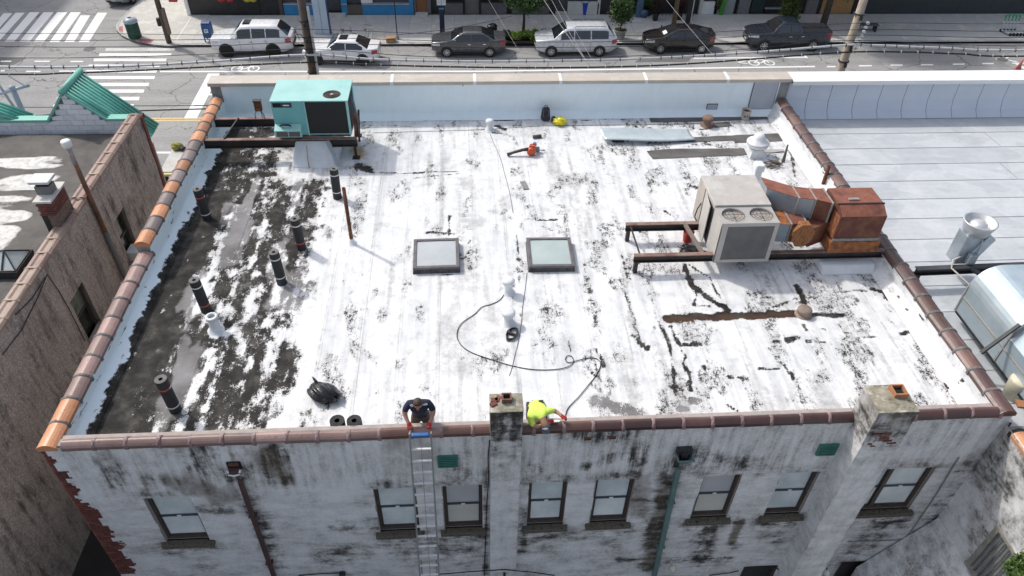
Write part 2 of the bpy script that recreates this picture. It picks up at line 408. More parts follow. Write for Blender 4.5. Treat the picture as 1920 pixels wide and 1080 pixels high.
# ---- white roof coating over bitumen: attributes bare (coating gone), wet (puddle film, its gloss put in as lighter grey), dirt, rust
def coating_mat(name='roof_coating', tint=None):
    m, nt, b = _nt(name); v = coords(nt, 'World')
    n1 = noise(nt, v, 7, 8, .72); n2 = noise(nt, v, 26, 6, .7); n3 = noise(nt, v, .8, 5); n4 = noise(nt, v, 2.6, 6, .68)
    sx = noise(nt, coords(nt, 'World', (5, .35, 1)), 1, 4)
    bare = attr(nt, 'bare'); wet = attr(nt, 'wet'); dirt = attr(nt, 'dirt'); rust = attr(nt, 'rust')
    e = math_(nt, 'ADD', math_(nt, 'MULTIPLY', math_(nt, 'SUBTRACT', n1, .5), .9), math_(nt, 'MULTIPLY', math_(nt, 'SUBTRACT', n2, .5), .5))
    an = noise(nt, coords(nt, 'World', (13, 4.2, 1)), 1, 7, .72)
    e = math_(nt, 'ADD', e, math_(nt, 'MULTIPLY', math_(nt, 'SUBTRACT', an, .5), .85))
    e = math_(nt, 'ADD', e, math_(nt, 'MULTIPLY', math_(nt, 'SUBTRACT', noise(nt, v, 44, 4, .7), .5), 1.0))
    e = math_(nt, 'MULTIPLY', e, math_(nt, 'ADD', math_(nt, 'MULTIPLY', bare, 1.0), .45))
    mk = ramp(nt, math_(nt, 'ADD', bare, e), [(.47, 0.), (.53, 1.)])
    wh = ramp(nt, n4, [(.28, (.52, .53, .55)), (.44, (.69, .70, .71)), (.66, (.78, .785, .79))])
    wh = mixc(nt, .6, wh, ramp(nt, n3, [(.35, (.85, .86, .88)), (.6, (1, 1, 1))]), 'MULTIPLY')
    wh = mixc(nt, .6, wh, ramp(nt, sx, [(.36, (.74, .745, .755)), (.52, (1, 1, 1))]), 'MULTIPLY')
    wh = mixc(nt, .7, wh, ramp(nt, noise(nt, coords(nt, 'World', (22, 7, 1)), 1, 6, .75), [(.30, (.55, .555, .56)), (.42, (1, 1, 1))]), 'MULTIPLY')
    dd = ramp(nt, math_(nt, 'ADD', dirt, math_(nt, 'MULTIPLY', math_(nt, 'SUBTRACT', n1, .5), 1.1)), [(.3, 0.), (.9, 1.)])
    wh = mixc(nt, dd, wh, (.27, .26, .245))
    rr = ramp(nt, math_(nt, 'ADD', rust, math_(nt, 'MULTIPLY', math_(nt, 'SUBTRACT', n1, .5), .7)), [(.3, 0.), (.8, 1.)])
    wh = mixc(nt, rr, wh, (.42, .27, .13))
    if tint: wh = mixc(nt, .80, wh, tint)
    hl = ramp(nt, math_(nt, 'ADD', bare, math_(nt, 'MULTIPLY', e, .8)), [(.30, 0.), (.50, .62)]); wh = mixc(nt, hl, wh, (.40, .395, .39))
    bk = ramp(nt, n4, [(.3, (.010, .010, .011)), (.50, (.032, .030, .028)), (.70, (.085, .08, .073))])
    bk = mixc(nt, rr, bk, (.075, .045, .030))
    bk = mixc(nt, math_(nt, 'MULTIPLY', ramp(nt, math_(nt, 'ADD', wet, math_(nt, 'MULTIPLY', math_(nt, 'SUBTRACT', n4, .5), .8)), [(.40, 0.), (.56, 1.)]), .9), bk, ramp(nt, n3, [(.35, (.13, .126, .125)), (.65, (.30, .295, .30))]))
    c = mixc(nt, mk, wh, bk); nt.links.new(c, b.inputs['Base Color'])
    nt.links.new(ramp(nt, mk, [(0, .55), (1, .7)]), b.inputs['Roughness']); nt.links.new(ramp(nt, mk, [(0, .4), (1, .12)]), b.inputs['Specular IOR Level'])
    h = math_(nt, 'SUBTRACT', math_(nt, 'MULTIPLY', n2, .4), math_(nt, 'MULTIPLY', mk, .5))
    h = math_(nt, 'ADD', h, math_(nt, 'MULTIPLY', n4, .8))
    bumpn(nt, b, h, .35, .012); MATS[name] = m; return m
COAT = coating_mat(); COATSKY = coating_mat('sky_shade_coating', (.84, .95, 1.0))  # second copy has the blue of sky-lit shade put into its tint
def dk(pts, z=ZD): return [tuple(gz(x, y, z))[:2] for x, y in pts]
FEAT = []   # (kind, amount, half-width, points on deck)
def ft(kind, amt, hw, *pts): FEAT.append((kind, amt, hw, dk(pts)))
# cracks and bare bitumen right of the tan unit
ft('bare', .9, .10, (1283, 497), (1290, 515), (1296, 535), (1312, 545), (1330, 560), (1345, 570), (1358, 575), (1366, 585))
ft('bare', .75, .045, (1293, 497), (1315, 512), (1330, 520), (1340, 545), (1352, 560)); ft('bare', .7, .05, (1298, 540), (1307, 556), (1300, 572), (1330, 574))
ft('bare', .8, .10, (1494, 538), (1503, 552), (1508, 572)); ft('bare', .75, .06, (1440, 578), (1470, 570), (1490, 560)); ft('bare', .7, .05, (1510, 555), (1535, 560))
ft('bare', .72, .07, (1575, 549), (1600, 545), (1625, 545)); ft('bare', .85, .11, (1635, 542), (1655, 548), (1666, 560)); ft('bare', .7, .05, (1670, 562), (1682, 585))
ft('bare', 1., .17, (1252, 597), (1400, 592), (1500, 588)); ft('bare', .8, .13, (1500, 588), (1575, 592)); ft('rust', .7, .13, (1250, 600), (1400, 594), (1490, 590))
ft('bare', .75, .07, (1232, 600), (1246, 625), (1256, 650), (1262, 690), (1267, 740)); ft('bare', .8, .055, (1256, 612), (1270, 640), (1275, 655), (1286, 665), (1281, 680), (1292, 700), (1296, 732))
ft('bare', .8, .09, (1285, 647), (1310, 646)); ft('bare', .75, .07, (1318, 686), (1324, 692)); ft('bare', .72, .14, (1478, 636), (1495, 634)); ft('bare', .75, .07, (1508, 610), (1512, 620))
for q in ((1540, 617), (1582, 623), (1450, 641), (1538, 641), (1512, 640), (1365, 707), (1690, 626), (1700, 622)): ft('bare', .72, .06, q, (q[0]+8, q[1]+1))
ft('bare', .66, .05, (1610, 634), (1640, 631)); ft('bare', .72, .05, (1424, 691), (1462, 693)); ft('bare', .68, .05, (1470, 685), (1488, 712)); ft('bare', .66, .06, (1385, 708), (1400, 712))
ft('bare', .85, .16, (1296, 750), (1308, 752)); ft('wet', .9, .2, (1280, 765), (1308, 752)); ft('bare', .8, .1, (1270, 765), (1290, 768)); ft('bare', .72, .04, (1360, 757), (1385, 772))
ft('bare', .7, .28, (1120, 752), (1190, 775)); ft('wet', .9, .4, (1115, 755), (1195, 775)); ft('bare', .66, .05, (1112, 700), (1128, 716)); ft('bare', .7, .07, (1188, 630), (1212, 655), (1216, 650))
# flecks along the seams
ft('bare', .6, .05, (1095, 495), (1103, 530), (1110, 560), (1116, 590), (1118, 612)); ft('bare', .62, .06, (1118, 655), (1128, 672), (1132, 688)); ft('bare', .58, .04, (968, 440), (972, 490), (974, 530))
ft('bare', .68, .07, (843, 405), (842, 440)); ft('bare', .6, .08, (800, 437), (850, 438)); ft('bare', .64, .06, (1005, 413), (1045, 412)); ft('bare', .55, .07, (1018, 425), (1035, 432))
ft('bare', .6, .04, (830, 516), (853, 515)); ft('bare', .58, .04, (880, 450), (880, 490)); ft('bare', .55, .05, (975, 590), (982, 600)); ft('bare', .58, .05, (1065, 640), (1070, 660)); ft('bare', .56, .05, (1012, 582), (1030, 578))
ft('bare', .74, .05, (795, 225), (850, 224)); ft('bare', .78, .06, (925, 226), (992, 224)); ft('bare', .75, .10, (930, 236), (945, 243)); ft('bare', .7, .05, (915, 249), (940, 250)); ft('bare', .6, .05, (1090, 226), (1180, 223))
ft('bare', .6, .04, (690, 235), (770, 237)); ft('bare', .78, .28, (672, 312), (690, 318)); ft('bare', .68, .05, (690, 323), (760, 325), (860, 322)); ft('rust', .75, .3, (668, 282), (676, 290))
ft('bare', .6, .05, (770, 335), (860, 326)); ft('bare', .8, .16, (460, 352), (490, 351)); ft('bare', .75, .1, (540, 351), (560, 349)); ft('bare', .68, .05, (1290, 345), (1312, 360)); ft('bare', .7, .09, (1302, 350), (1318, 358)); ft('bare', .8, .3, (1286, 465), (1300, 470))
ft('bare', .62, .05, (1245, 395), (1270, 412)); ft('bare', .6, .05, (1165, 480), (1185, 540)); ft('bare', .56, .06, (1170, 540), (1200, 640))
ft('bare', .6, .07, (1480, 255), (1490, 330)); ft('dirt', .5, .6, (1480, 310), (1520, 340)); ft('dirt', .45, .3, (1260, 640), (1280, 700)); ft('dirt', .35, .35, (830, 640), (840, 700)); ft('dirt', .35, .3, (1090, 660), (1110, 740))
ft('bare', .7, .04, (1300, 236), (1300, 244), (1330, 242)); ft('bare', .66, .05, (1296, 270), (1310, 272)); ft('dirt', .45, .25, (800, 690), (880, 690)); ft('dirt', .5, .4, (680, 300), (700, 320))
ft('dirt', .4, .35, (1280, 500), (1340, 580)); ft('dirt', .45, .25, (1430, 560), (1530, 580)); ft('rust', .6, .12, (560, 285), (562, 310))
def deck_fields(x, y):
    bare = np.zeros_like(x); wet = np.zeros_like(x); dirt = np.zeros_like(x); rust = np.zeros_like(x)
    F = {'bare': bare, 'wet': wet, 'dirt': dirt, 'rust': rust}
    wob = (fbm(x*6, y*6, 3)-.5)*.16
    for kind, amt, hw, pts in FEAT:
        d = linedist(x, y, pts) + wob*min(1, hw*10)
        brk = 1 if hw > .15 else .72+.5*vnoise(x*5+hw*90, y*5, 33)
        F[kind][:] = np.maximum(F[kind], amt*brk*(1-sstep(hw*.25, hw*(1.25 if kind == 'bare' else 1.6), d)))
    # the worn half beside the left parapet, streaked along the sheets
    edge = -3.9 + (fbm(y*.7, x*0, 11)-.5)*1.1 - sstep(13, 9.5, y)*.4 + sstep(18.2, 19.6, y)*0
    zone = sstep(.45, -.35, x-edge)
    zone = zone*(1-sstep(19.0, 19.9, y)*sstep(-6.6, -5.6, x))*(1-sstep(22.2, 23.2, y)*.6)
    st = fbm(x*5.0, y*.5, 21, 5); bl = fbm(x*4.6, y*3.6, 31, 6); tog = .55*st + .45*bl
    nearwall = sstep(-6.55, -7.45, x)*sstep(19.6, 17.5, y) + .8*sstep(-6.9, -7.6, x)
    b = zone*np.clip(.52 + (tog-.5)*2.6 + .10*sstep(-4.3, -6.5, x), 0, 1.) + .30*nearwall*zone
    bare[:] = np.maximum(bare, np.clip(b, 0, 1.2))
    wet[:] = np.maximum(wet, zone*np.clip((fbm(x*1.6, y*.42, 51, 4)-.56)*3.2+.42, 0, 1)*sstep(-7.5, -6.8, x))
    # dark stretch under and left of the teal unit
    z2 = sstep(-5.2, -6.1, x + (fbm(y*2, x, 5)-.5)*1.3)*sstep(17.8, 18.6, y)*sstep(22.9, 22.3, y)
    bare[:] = np.maximum(bare, z2*np.clip(.52+(fbm(x*2.5, y*3, 61, 5)-.5)*2.2, 0, 1))
    # sparse flecks everywhere, more towards the right half, none very dense
    fl = fbm(x*2.6, y*1.2, 71, 5); fd = .22+.10*sstep(2, 6, x) - .05*sstep(-3.5, -1, x)*sstep(2.5, 0, x)
    bare[:] = np.maximum(bare, np.clip(fd + (fl-.5)*1.3, 0, .44)*(1-zone))
    dirt[:] = np.maximum(dirt, np.clip((fbm(x*.9, y*.5, 81, 4)-.52)*2.4, 0, .5)); dirt[:] = np.maximum(dirt, np.clip((fbm(x*4.5, y*.35, 83, 4)-.53)*2.6, 0, .55))
    # laps between the sheets hold grime
    s = np.abs(((x-(-7.98)+.02) % .905)-.905/2); lap = sstep(.425, .452, s)
    dirt[:] = np.maximum(dirt, lap*(.55+.45*vnoise(y*1.3, np.floor((x+8)/.905), 91)))
    bare[:] = np.maximum(bare, lap*np.clip(vnoise(y*1.6, np.floor((x+8)/.905)*7, 95)*.9-.22, 0, .6))
    return bare, wet, dirt, rust
deck_root = thing('roof_deck', None, None, (0, 0, 0)); adopt(deck_root, bld)
LANE = .905; nl = 21
for k in range(nl):
    x0 = XLi + k*LANE - (.03 if k else 0); x1 = min(XLi + (k+1)*LANE + .05, XRi)
    cut = 19.2 + .25*math.sin(k*2.1)
    for (y0, y1, dz) in ((YBi, cut+.1, 0), (cut, YFi, .003)):
        us = np.linspace(x0, x1, 18); vs_ = np.linspace(y0, y1, int((y1-y0)/.055)+2)
        def fn(U, V, x0=x0, x1=x1, y0=y0):
            z = ZD + dz + .006*(U-x0)/(x1-x0) + (k % 2)*.0015 + (fbm(U*1.2, V*.8, 7, 3)-.5)*.018 + (fbm(U*6, V*5, 17, 2)-.5)*.004
            return U, V, z
        me, U, V = grid_mesh('membrane_sheet', us, vs_, fn)
        b_, w_, d_, r_ = deck_fields(U, V); setattrs(me, bare=b_, wet=w_, dirt=d_, rust=r_)
        o = obj('membrane_sheet', me, COAT); adopt(o, deck_root)
# structural slab under the sheets
part(MB().bb(XLi, XRi, YBi, YFi, ZD-.3, ZD-.03), 'roof_slab', MORTAR)

# ---- parapet inner faces with their sloped flashing, coated as the roof
def parapet_sheet(name, prof_fn, vs_, along, seed, base_dark):
    """profile t in 0..1 from the coping down to the deck."""
    us = np.linspace(0, 1, 22)
    def fn(T, S):
        a, z = prof_fn(T, S); a = a + (fbm(S*2.2, T*3, seed, 3)-.5)*.03
        return (a, S, z) if along == 'y' else (S, a, z)
    me, T, S = grid_mesh(name, us, vs_, fn)
    ragged = .82 + (fbm(S*3.1, S*0, seed+3, 5)-.5)*.34 + (fbm(S*14, T*6, seed+4, 3)-.5)*.2
    bare = base_dark*sstep(ragged-.08, ragged+.12, T)*.9
    crease = np.exp(-((T-.55)/.03)**2)*(vnoise(S*1.1, S*0, seed+9)*.85-.1)
    cr2 = np.exp(-(((T-.3)-(fbm(S*.6, S*0, seed+19)-.5)*.5)/.018)**2)*np.clip(vnoise(S*2.1, S*0, seed+8)*1.1-.45, 0, 1)
    bare = np.maximum(bare, np.clip(np.maximum(crease, cr2), 0, .62)*(base_dark > .3)*1.)
    sp = np.clip((fbm(S*2.5, T*5, seed+31, 5)-.62)*4, 0, .55)*(0 if seed == 201 else 1); bare = np.maximum(bare, sp)
    dirt = np.clip((fbm(S*1.3, T*2, seed+5, 4)-.52)*1.8, 0, .5)
    setattrs(me, bare=bare, wet=np.zeros_like(T), dirt=dirt, rust=np.zeros_like(T))
    o = obj(name, me, COATSKY if seed in (101, 201) else COAT); adopt(o, bld); return o
def prof_side(xi, sgn, top):
    def fn(T, S):
        a = np.where(T < .55, xi, xi + sgn*(T-.55)/.45*.30)
        z = np.where(T < .55, top(S) + (ZD+.2-top(S))*T/.55, ZD+.2 - (T-.55)/.45*.185)
        return a, z
    return fn
ltop = lambda S: np.where(S > YSTEP, ZC-.12+DSTEP, ZC-.12)
ys = np.linspace(YBi, YFi, 230)
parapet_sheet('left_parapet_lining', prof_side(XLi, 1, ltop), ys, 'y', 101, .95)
parapet_sheet('right_parapet_lining', prof_side(XRi, -1, lambda S: S*0+ZC-.12), ys, 'y', 151, .12)
ZF = 8.56                        # top of the front parapet under its metal cap
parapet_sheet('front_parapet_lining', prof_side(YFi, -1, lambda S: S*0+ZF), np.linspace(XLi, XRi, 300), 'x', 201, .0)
# parapet and wall cores
part(MB().bb(XL, XLi-.012, YBi, YSTEP, ZD-.4, ZC-.09).bb(XL, XLi-.012, YSTEP, YF, ZD-.4, ZC-.09+DSTEP), 'left_parapet', mat('parapet_render', (.30, .30, .30), (.2, .2, .2), 3, .9))
part(MB().bb(XRi+.012, XR, YBi, YF-.01, ZD-.4, ZC-.09), 'right_parapet', MATS['parapet_render'])
part(MB().bb(XL, XR, YFi+.012, YF, ZD-.4, ZF), 'front_parapet', MATS['parapet_render'])
part(MB().bb(XL, XR, YB+.035, YBi, ZD-.4, ZC-.09), 'rear_parapet', MATS['parapet_render'])
part(MB().bb(XL, XL+.3, YB+.15, YF, 0, ZD-.4), 'side_wall', mat('side_brick_render', (.50, .46, .42), (.40, .36, .33), 2, .9, 0, .3, 40))
part(MB().bb(XR-.3, XR, YB+.15, YF, 0, ZD-.4), 'side_wall', MATS['side_brick_render'])
part(MB().bb(XL, XR, YF-.3, YF, 0, ZD-.4), 'front_wall', mat('front_wall_render', (.4, .38, .35), (.32, .3, .28), 2, .8))
# flat grey panel and small patch on the street parapet lining
for q, nm, mm in (([(1416, 152), (1449, 151), (1447, 203), (1415, 204)], 'blank_panel', mat('grey_panel', (.42, .45, .50), (.38, .41, .46), 3, .5)), ([(1327, 196), (1344, 197), (1343, 206), (1328, 205)], 'small_patch', MATS['grey_panel'])):
    pp = [gy(x, y, YFi-.03) for x, y in q]; zs = [p.z for p in pp]; xs_ = [p.x for p in pp]
    part(MB().bb(min(xs_)-.02, max(xs_)+.02, YFi-.026, YFi-.016, min(zs)-.02, max(zs)+.02), 'panel_edge', BLACKM)
    part(MB().bb(min(xs_), max(xs_), YFi-.038, YFi-.026, min(zs), max(zs)), nm, mm)

# ---- sheet-metal cap along the street parapet with pale joint covers
BEIGE = mat('beige_sheet_metal', (.52, .47, .41), (.47, .425, .37), 1.2, .5, 0, 0, 20, c3=(.56, .51, .45))
grime(BEIGE, (.25, .22, .19), .55, .8, .5, 2, (.4, 3, 1))
capm = part(MB().prism([(YFi-.05, 8.545), (YFi-.035, 8.545), (YFi-.035, 8.64), (YF+.03, 8.665), (YF+.03, 8.4), (YF+.045, 8.4), (YF+.045, 8.685), (YFi-.05, 8.66)], 'x', XL-.05, XR+.02), 'metal_cap', BEIGE)
for x in (575, 735, 890, 1051, 1212, 1366):
    c = gz(x, 148, 8.67).x
    o = MB().prism([(YFi-.058, 8.54), (YFi-.05, 8.54), (YFi-.05, 8.664), (YF+.046, 8.689), (YF+.046, 8.697), (YFi-.058, 8.671)], 'x', c-.05, c+.05).build('joint_cover', WHITE if x != 575 else BEIGE); adopt(o, capm)

# ---- clay coping tiles, one by one, each with its mortar band
def tile_mats(): 
    g = {}
    for n, a, b in (('orange', (.50, .21, .10), (.60, .29, .15)), ('mauve', (.26, .20, .19), (.34, .27, .255)), ('pink', (.27, .17, .15), (.35, .235, .21)), ('maroon', (.075, .036, .034), (.11, .055, .05)), ('brown', (.11, .055, .044), (.155, .08, .062))):
        g[n] = mat('clay_tile_'+n, a, b, 3.5, .42, 0, .15, 26, coat=.18, lo=.3, hi=.7)
        nt = g[n].node_tree; b_ = nt.nodes['Principled BSDF']; src = b_.inputs['Base Color'].links[0].from_socket; oi = nt.nodes.new('ShaderNodeObjectInfo'); dirt_ = noise(nt, coords(nt, 'World'), 14, 6, .7)
        c_ = mixc(nt, 1., src, ramp(nt, oi.outputs['Random'], [(0, .62), (1, 1.2)]), 'MULTIPLY'); c_ = mixc(nt, ramp(nt, dirt_, [(.55, 0.), (.72, .75)]), c_, (.06, .055, .05)); nt.links.new(c_, b_.inputs['Base Color'])
    return g
TM = tile_mats()
def tile_mesh(L):
    w = .185; mb = MB()
    prof = [(-w, -.10), (-w, -.015), (-w*.72, .028), (-w*.42, .055), (-w*.16, .07), (w*.16, .07), (w*.42, .055), (w*.72, .028), (w, -.015), (w, -.10)]
    mb.prism(prof, 'y', -L/2, L/2)
    return mb.mesh('coping_tile')
def band_mesh():
    w = .198; prof = [(-w, -.115), (-w, -.008), (-w*.72, .042), (-w*.42, .07), (-w*.16, .086), (w*.16, .086), (w*.42, .07), (w*.72, .042), (w, -.008), (w, -.115)]
    mb = MB(); n = len(prof)
    rnd = random.Random(3); vs = []
    for t in (-.035, -.012, .012, .035):
        for p in prof: vs.append((p[0]*(1+rnd.uniform(-.01, .03)), t+rnd.uniform(-.008, .008), p[1]+(-.010 if abs(t) > .03 else 0)+rnd.uniform(-.004, .006)))
    fs = [(i+r*n, (i+1)+r*n, (i+1)+(r+1)*n, i+(r+1)*n) for r in range(3) for i in range(n-1)] + [tuple(range(n))[::-1], tuple(range(3*n, 4*n))]
    return mb.add(vs, fs).mesh('mortar_band')
BANDM = mat('band_mortar', (.17, .165, .165), (.10, .098, .10), 9, .75, 0, .3, 50)
bandme = band_mesh(); TL = {}
def coping(p0, p1, z, cols, n, bandm=None, skip=(), sx=1.):
    p0, p1 = Vector(p0), Vector(p1); d = (p1-p0); L = d.length/n; ang = math.atan2(d.y, d.x)-math.pi/2
    key = round(L, 3)
    if key not in TL: TL[key] = tile_mesh(L-.004)
    for i in range(n):
        if i in skip: continue
        c = p0 + d*((i+.5)/n)
        o = obj('coping_tile', TL[key], TM[cols[i % len(cols)]]); o.location = (c.x+random.uniform(-.012, .012), c.y+random.uniform(-.006, .006), z-.07+random.uniform(-.012, .010))
        o.rotation_euler = (random.uniform(-.01, .01), random.uniform(-.04, .04), ang+random.uniform(-.02, .02)*sx); o.scale[0] = sx; adopt(o, bld)
        b = obj('mortar_band', bandme, bandm or BANDM, o); b.location = (0, L/2, 0)
xl = XL+.17
cols = ['orange', 'orange'] + ['pink']*9
coping((xl, YB-.02, 0), (xl, YSTEP, 0), ZC, cols, 10)
cf = ['orange', 'mauve', 'orange', 'mauve', 'orange', 'mauve', 'orange', 'mauve', 'mauve', 'orange', 'orange', 'orange', 'orange', 'orange']
coping((xl, YSTEP, 0), (xl, YF-.55, 0), ZC+DSTEP, cf, 14)
rc = ['pink']*9+['pink', 'brown', 'pink']+['brown']*5+['maroon']*20
coping((XL+.42, YB+.09, 0), (XR-.30, YB+.09, 0), ZC-.02, rc, 31, mat('rear_band_clay', (.34, .23, .22), (.16, .11, .11), 8, .45), sx=.60)
coping((XR-.17, YB-.02, 0), (XR-.17, YF-.5, 0), ZC, ['maroon', 'maroon', 'brown', 'maroon', 'brown', 'brown'], 23)

# ---- rear wall: stained painted render with window openings
WY = YB
def wx(px, py): return gy(px, py, WY)
wins = []   # x0, x1, z0, z1
for cxp, cyp, w in ((330, 967, .95), (744, 950, .90), (868, 942, .86), (1026, 934, .84), (1149, 931, .86), (1345, 923, .86), (1487, 919, .86)):
    c = wx(cxp, cyp); wins.append((c.x-w/2, c.x+w/2, 4.36, 6.07))
c = wx(1690, 910); wins.append((c.x-.93, c.x+.56, 4.36, 6.05))
low = []
for cxp, w in ((735, 1.2), (1418, .9), (1592, .9)):
    c = wx(cxp, 1080); low.append((c.x-w/2, c.x+w/2, .4, 1.98 if cxp != 735 else 1.92))
holes = wins+low
def lines(a, b, step, cuts):
    s = sorted(set([round(a, 4), round(b, 4)]+[round(c, 4) for c in cuts if a < c < b])); out = []
    for p, q in zip(s[:-1], s[1:]): n = max(1, int(math.ceil((q-p)/step))); out += list(np.linspace(p, q, n, endpoint=False))
    return np.array(out+[s[-1]])
ux = lines(XL, XR, .05, [h[0] for h in holes]+[h[1] for h in holes]); uz = lines(0, ZC-.1, .05, [h[2] for h in holes]+[h[3] for h in holes])
def brick_edge(z):   # the render has come off the left corner in steps
    lv = ((7.5, .10), (7.1, .14), (6.85, .30), (6.6, .16), (6.25, .24), (6.0, .14), (5.75, .30), (5.4, .38), (5.1, .32), (4.8, .42), (4.45, .34), (4.1, .44), (3.7, .36), (3.35, .46), (3.0, .34))
    for a, b in lv:
        if z > a: return b
    return .02
be = np.vectorize(brick_edge)
def keep(U, V):
    k = np.ones_like(U, bool)
    for x0, x1, z0, z1 in holes: k &= ~((U > x0) & (U < x1) & (V > z0) & (V < z1))
    k &= ~((U < XL+be(V)+.12*(vnoise(V*9, U*0, 4)-.5)) & (V > 2.85) & (V < 7.86))
    return k
def rear_mat():
    m, nt, b = _nt('stained_render'); v = coords(nt, 'World')
    vst = coords(nt, 'World', (7, 1, .7)); hst = coords(nt, 'World', (1.1, 1, 4.5))
    n1 = noise(nt, v, 1.1, 7, .66); n2 = noise(nt, vst, 1, 6, .65); n3 = noise(nt, hst, 1, 6, .7); n4 = noise(nt, v, 16, 6, .7); n5 = noise(nt, v, 3.2, 7, .7)
    dark = attr(nt, 'dark'); vert = attr(nt, 'vert'); brown = attr(nt, 'brown')
    mv = nt.nodes.new('ShaderNodeMix'); nt.links.new(vert, mv.inputs[0]); nt.links.new(n3, mv.inputs[2]); nt.links.new(n2, mv.inputs[3])
    s = math_(nt, 'ADD', math_(nt, 'MULTIPLY', mv.outputs[0], .80), math_(nt, 'ADD', math_(nt, 'MULTIPLY', n1, .48), math_(nt, 'MULTIPLY', n5, .45)))
    s = math_(nt, 'ADD', s, math_(nt, 'MULTIPLY', math_(nt, 'SUBTRACT', n4, .5), .42))
    brk = math_(nt, 'SUBTRACT', 1.25, math_(nt, 'MULTIPLY', math_(nt, 'ADD', mv.outputs[0], n5), .95))
    s = math_(nt, 'SUBTRACT', s, math_(nt, 'ADD', math_(nt, 'MULTIPLY', math_(nt, 'MULTIPLY', dark, brk), 1.2), .215))
    c = ramp(nt, s, [(.18, (.038, .036, .034)), (.33, (.165, .161, .155)), (.47, (.42, .415, .408)), (.60, (.61, .61, .61)), (.78, (.77, .775, .785))])
    c = mixc(nt, math_(nt, 'MULTIPLY', ramp(nt, math_(nt, 'ADD', brown, math_(nt, 'SUBTRACT', n5, .5)), [(.3, 0.), (.8, 1.)]), .7), c, (.10, .078, .05))
    nt.links.new(c, b.inputs['Base Color']); b.inputs['Roughness'].default_value = .8
    bt_ = N(nt, 'ShaderNodeTexBrick'); bt_.inputs['Scale'].default_value = 1; bt_.inputs['Brick Width'].default_value = .21; bt_.inputs['Row Height'].default_value = .076; bt_.inputs['Mortar Size'].default_value = .008; bt_.inputs['Mortar Smooth'].default_value = 1.
    nt.links.new(coords(nt, 'World', (1, 1, 1), (rad(90), 0, 0)), bt_.inputs['Vector'])
    h = math_(nt, 'ADD', math_(nt, 'MULTIPLY', n4, .5), n5); h = math_(nt, 'SUBTRACT', h, math_(nt, 'MULTIPLY', bt_.outputs['Fac'], .35)); bumpn(nt, b, h, .6, .02); MATS['stained_render'] = m; return m
REND = rear_mat()
RF = []
def rf(kind, amt, hw, *pts): RF.append((kind, amt, hw, [(wx(x, y).x, wx(x, y).z) for x, y in pts]))
for x0, x1, z0, z1 in wins:
    RF.append(('dark', .62, .30, [(x0+.05, z0-.28), (x1-.05, z0-.28)])); RF.append(('dark', .35, .3, [((x0+x1)/2+.1, z0-.5), ((x0+x1)/2+.15, z0-1.0)]))
    RF.append(('dark', .42, .14, [(x0-.05, z1+.12), (x1+.05, z1+.12)]))
rf('dark', .8, .28, (440, 885)); rf('dark', .7, .22, (465, 930), (490, 985), (520, 1060)); rf('dark', .9, .16, (500, 850), (505, 890)); rf('dark', .95, .2, (522, 845), (530, 900)); rf('brown', .8, .3, (495, 850), (525, 890))
rf('dark', .8, .3, (1270, 870), (1300, 850)); rf('dark', .85, .25, (1255, 890), (1235, 960), (1215, 1060)); rf('brown', .7, .2, (1250, 900), (1215, 1060)); rf('dark', .55, .25, (1300, 870), (1420, 870)); rf('dark', .6, .2, (1330, 860), (1440, 880))
rf('dark', .85, .28, (1330, 980), (1310, 1050)); rf('dark', .75, .18, (1385, 975), (1380, 1020)); rf('brown', .8, .13, (1390, 980), (1372, 1015)); rf('dark', .7, .2, (1450, 980)); rf('dark', .8, .3, (1640, 980), (1690, 975))
rf('dark', .5, .25, (985, 960), (1030, 990)); rf('dark', .75, .15, (985, 985), (980, 1030)); rf('dark', .55, .3, (1000, 1005), (1080, 1000)); rf('dark', .6, .12, (1000, 870), (1010, 885)); rf('dark', .65, .12, (1095, 875), (1150, 860), (1195, 850)); rf('dark', .7, .2, (1190, 865), (1195, 840))
rf('dark', .5, .25, (640, 988), (660, 988)); rf('dark', .9, .06, (618, 988), (670, 987)); rf('dark', .5, .4, (610, 1045), (660, 1035)); rf('brown', .5, .4, (740, 830), (800, 850)); rf('brown', .7, .35, (330, 905), (420, 930)); rf('dark', .55, .15, (380, 955), (430, 958))
rf('dark', .5, .3, (460, 860), (500, 900)); rf('dark', .45, .3, (380, 850), (390, 905)); rf('dark', .4, .25, (200, 870), (220, 900)); rf('dark', .5, .15, (280, 900), (340, 905)); rf('dark', .45, .4, (780, 1000), (880, 1040)); rf('dark', .5, .3, (700, 990), (760, 1030))
rf('dark', .5, .35, (1180, 900), (1220, 960)); rf('brown', .6, .3, (1200, 900), (1195, 960)); rf('dark', .7, .1, (1160, 1050), (1225, 1052), (1370, 1048)); rf('dark', .45, .4, (1640, 1000), (1600, 1060)); rf('dark', .5, .5, (1760, 960), (1690, 1060)); rf('dark', .35, .3, (1820, 870), (1790, 930))
rf('dark', .5, .2, (1060, 815), (1180, 812)); rf('dark', .45, .3, (850, 885), (880, 890)); rf('dark', .6, .07, (930, 820), (912, 900), (910, 1075))
def rear_fields(x, z):
    dark = np.zeros_like(x); brown = np.zeros_like(x); w = (fbm(x*4, z*2.5, 5)-.5)*.35
    for kind, amt, hw, pts in RF:
        a = dark if kind == 'dark' else brown
        d = linedist(x, z*.8, [(p[0], p[1]*.8) for p in pts]) + w*min(1, hw*3.5); a[:] = np.maximum(a, amt*(1-sstep(hw*.3, hw*1.6, d)))
    dark += .35*np.clip(fbm(x*1.3, z*.35, 15, 4)-.5, 0, 1)*2*sstep(5.6, 7.2, z)
    dark -= .22*sstep(.62, .75, fbm(x*.8, z*1.1, 25, 3))
    dark += .18*sstep(4.2, 1.5, z)*fbm(x*.7, z*.9, 35, 3)
    vert = np.clip(sstep(5.7, 6.7, z)*.85 + .15, 0, 1)
    return dark, vert, brown
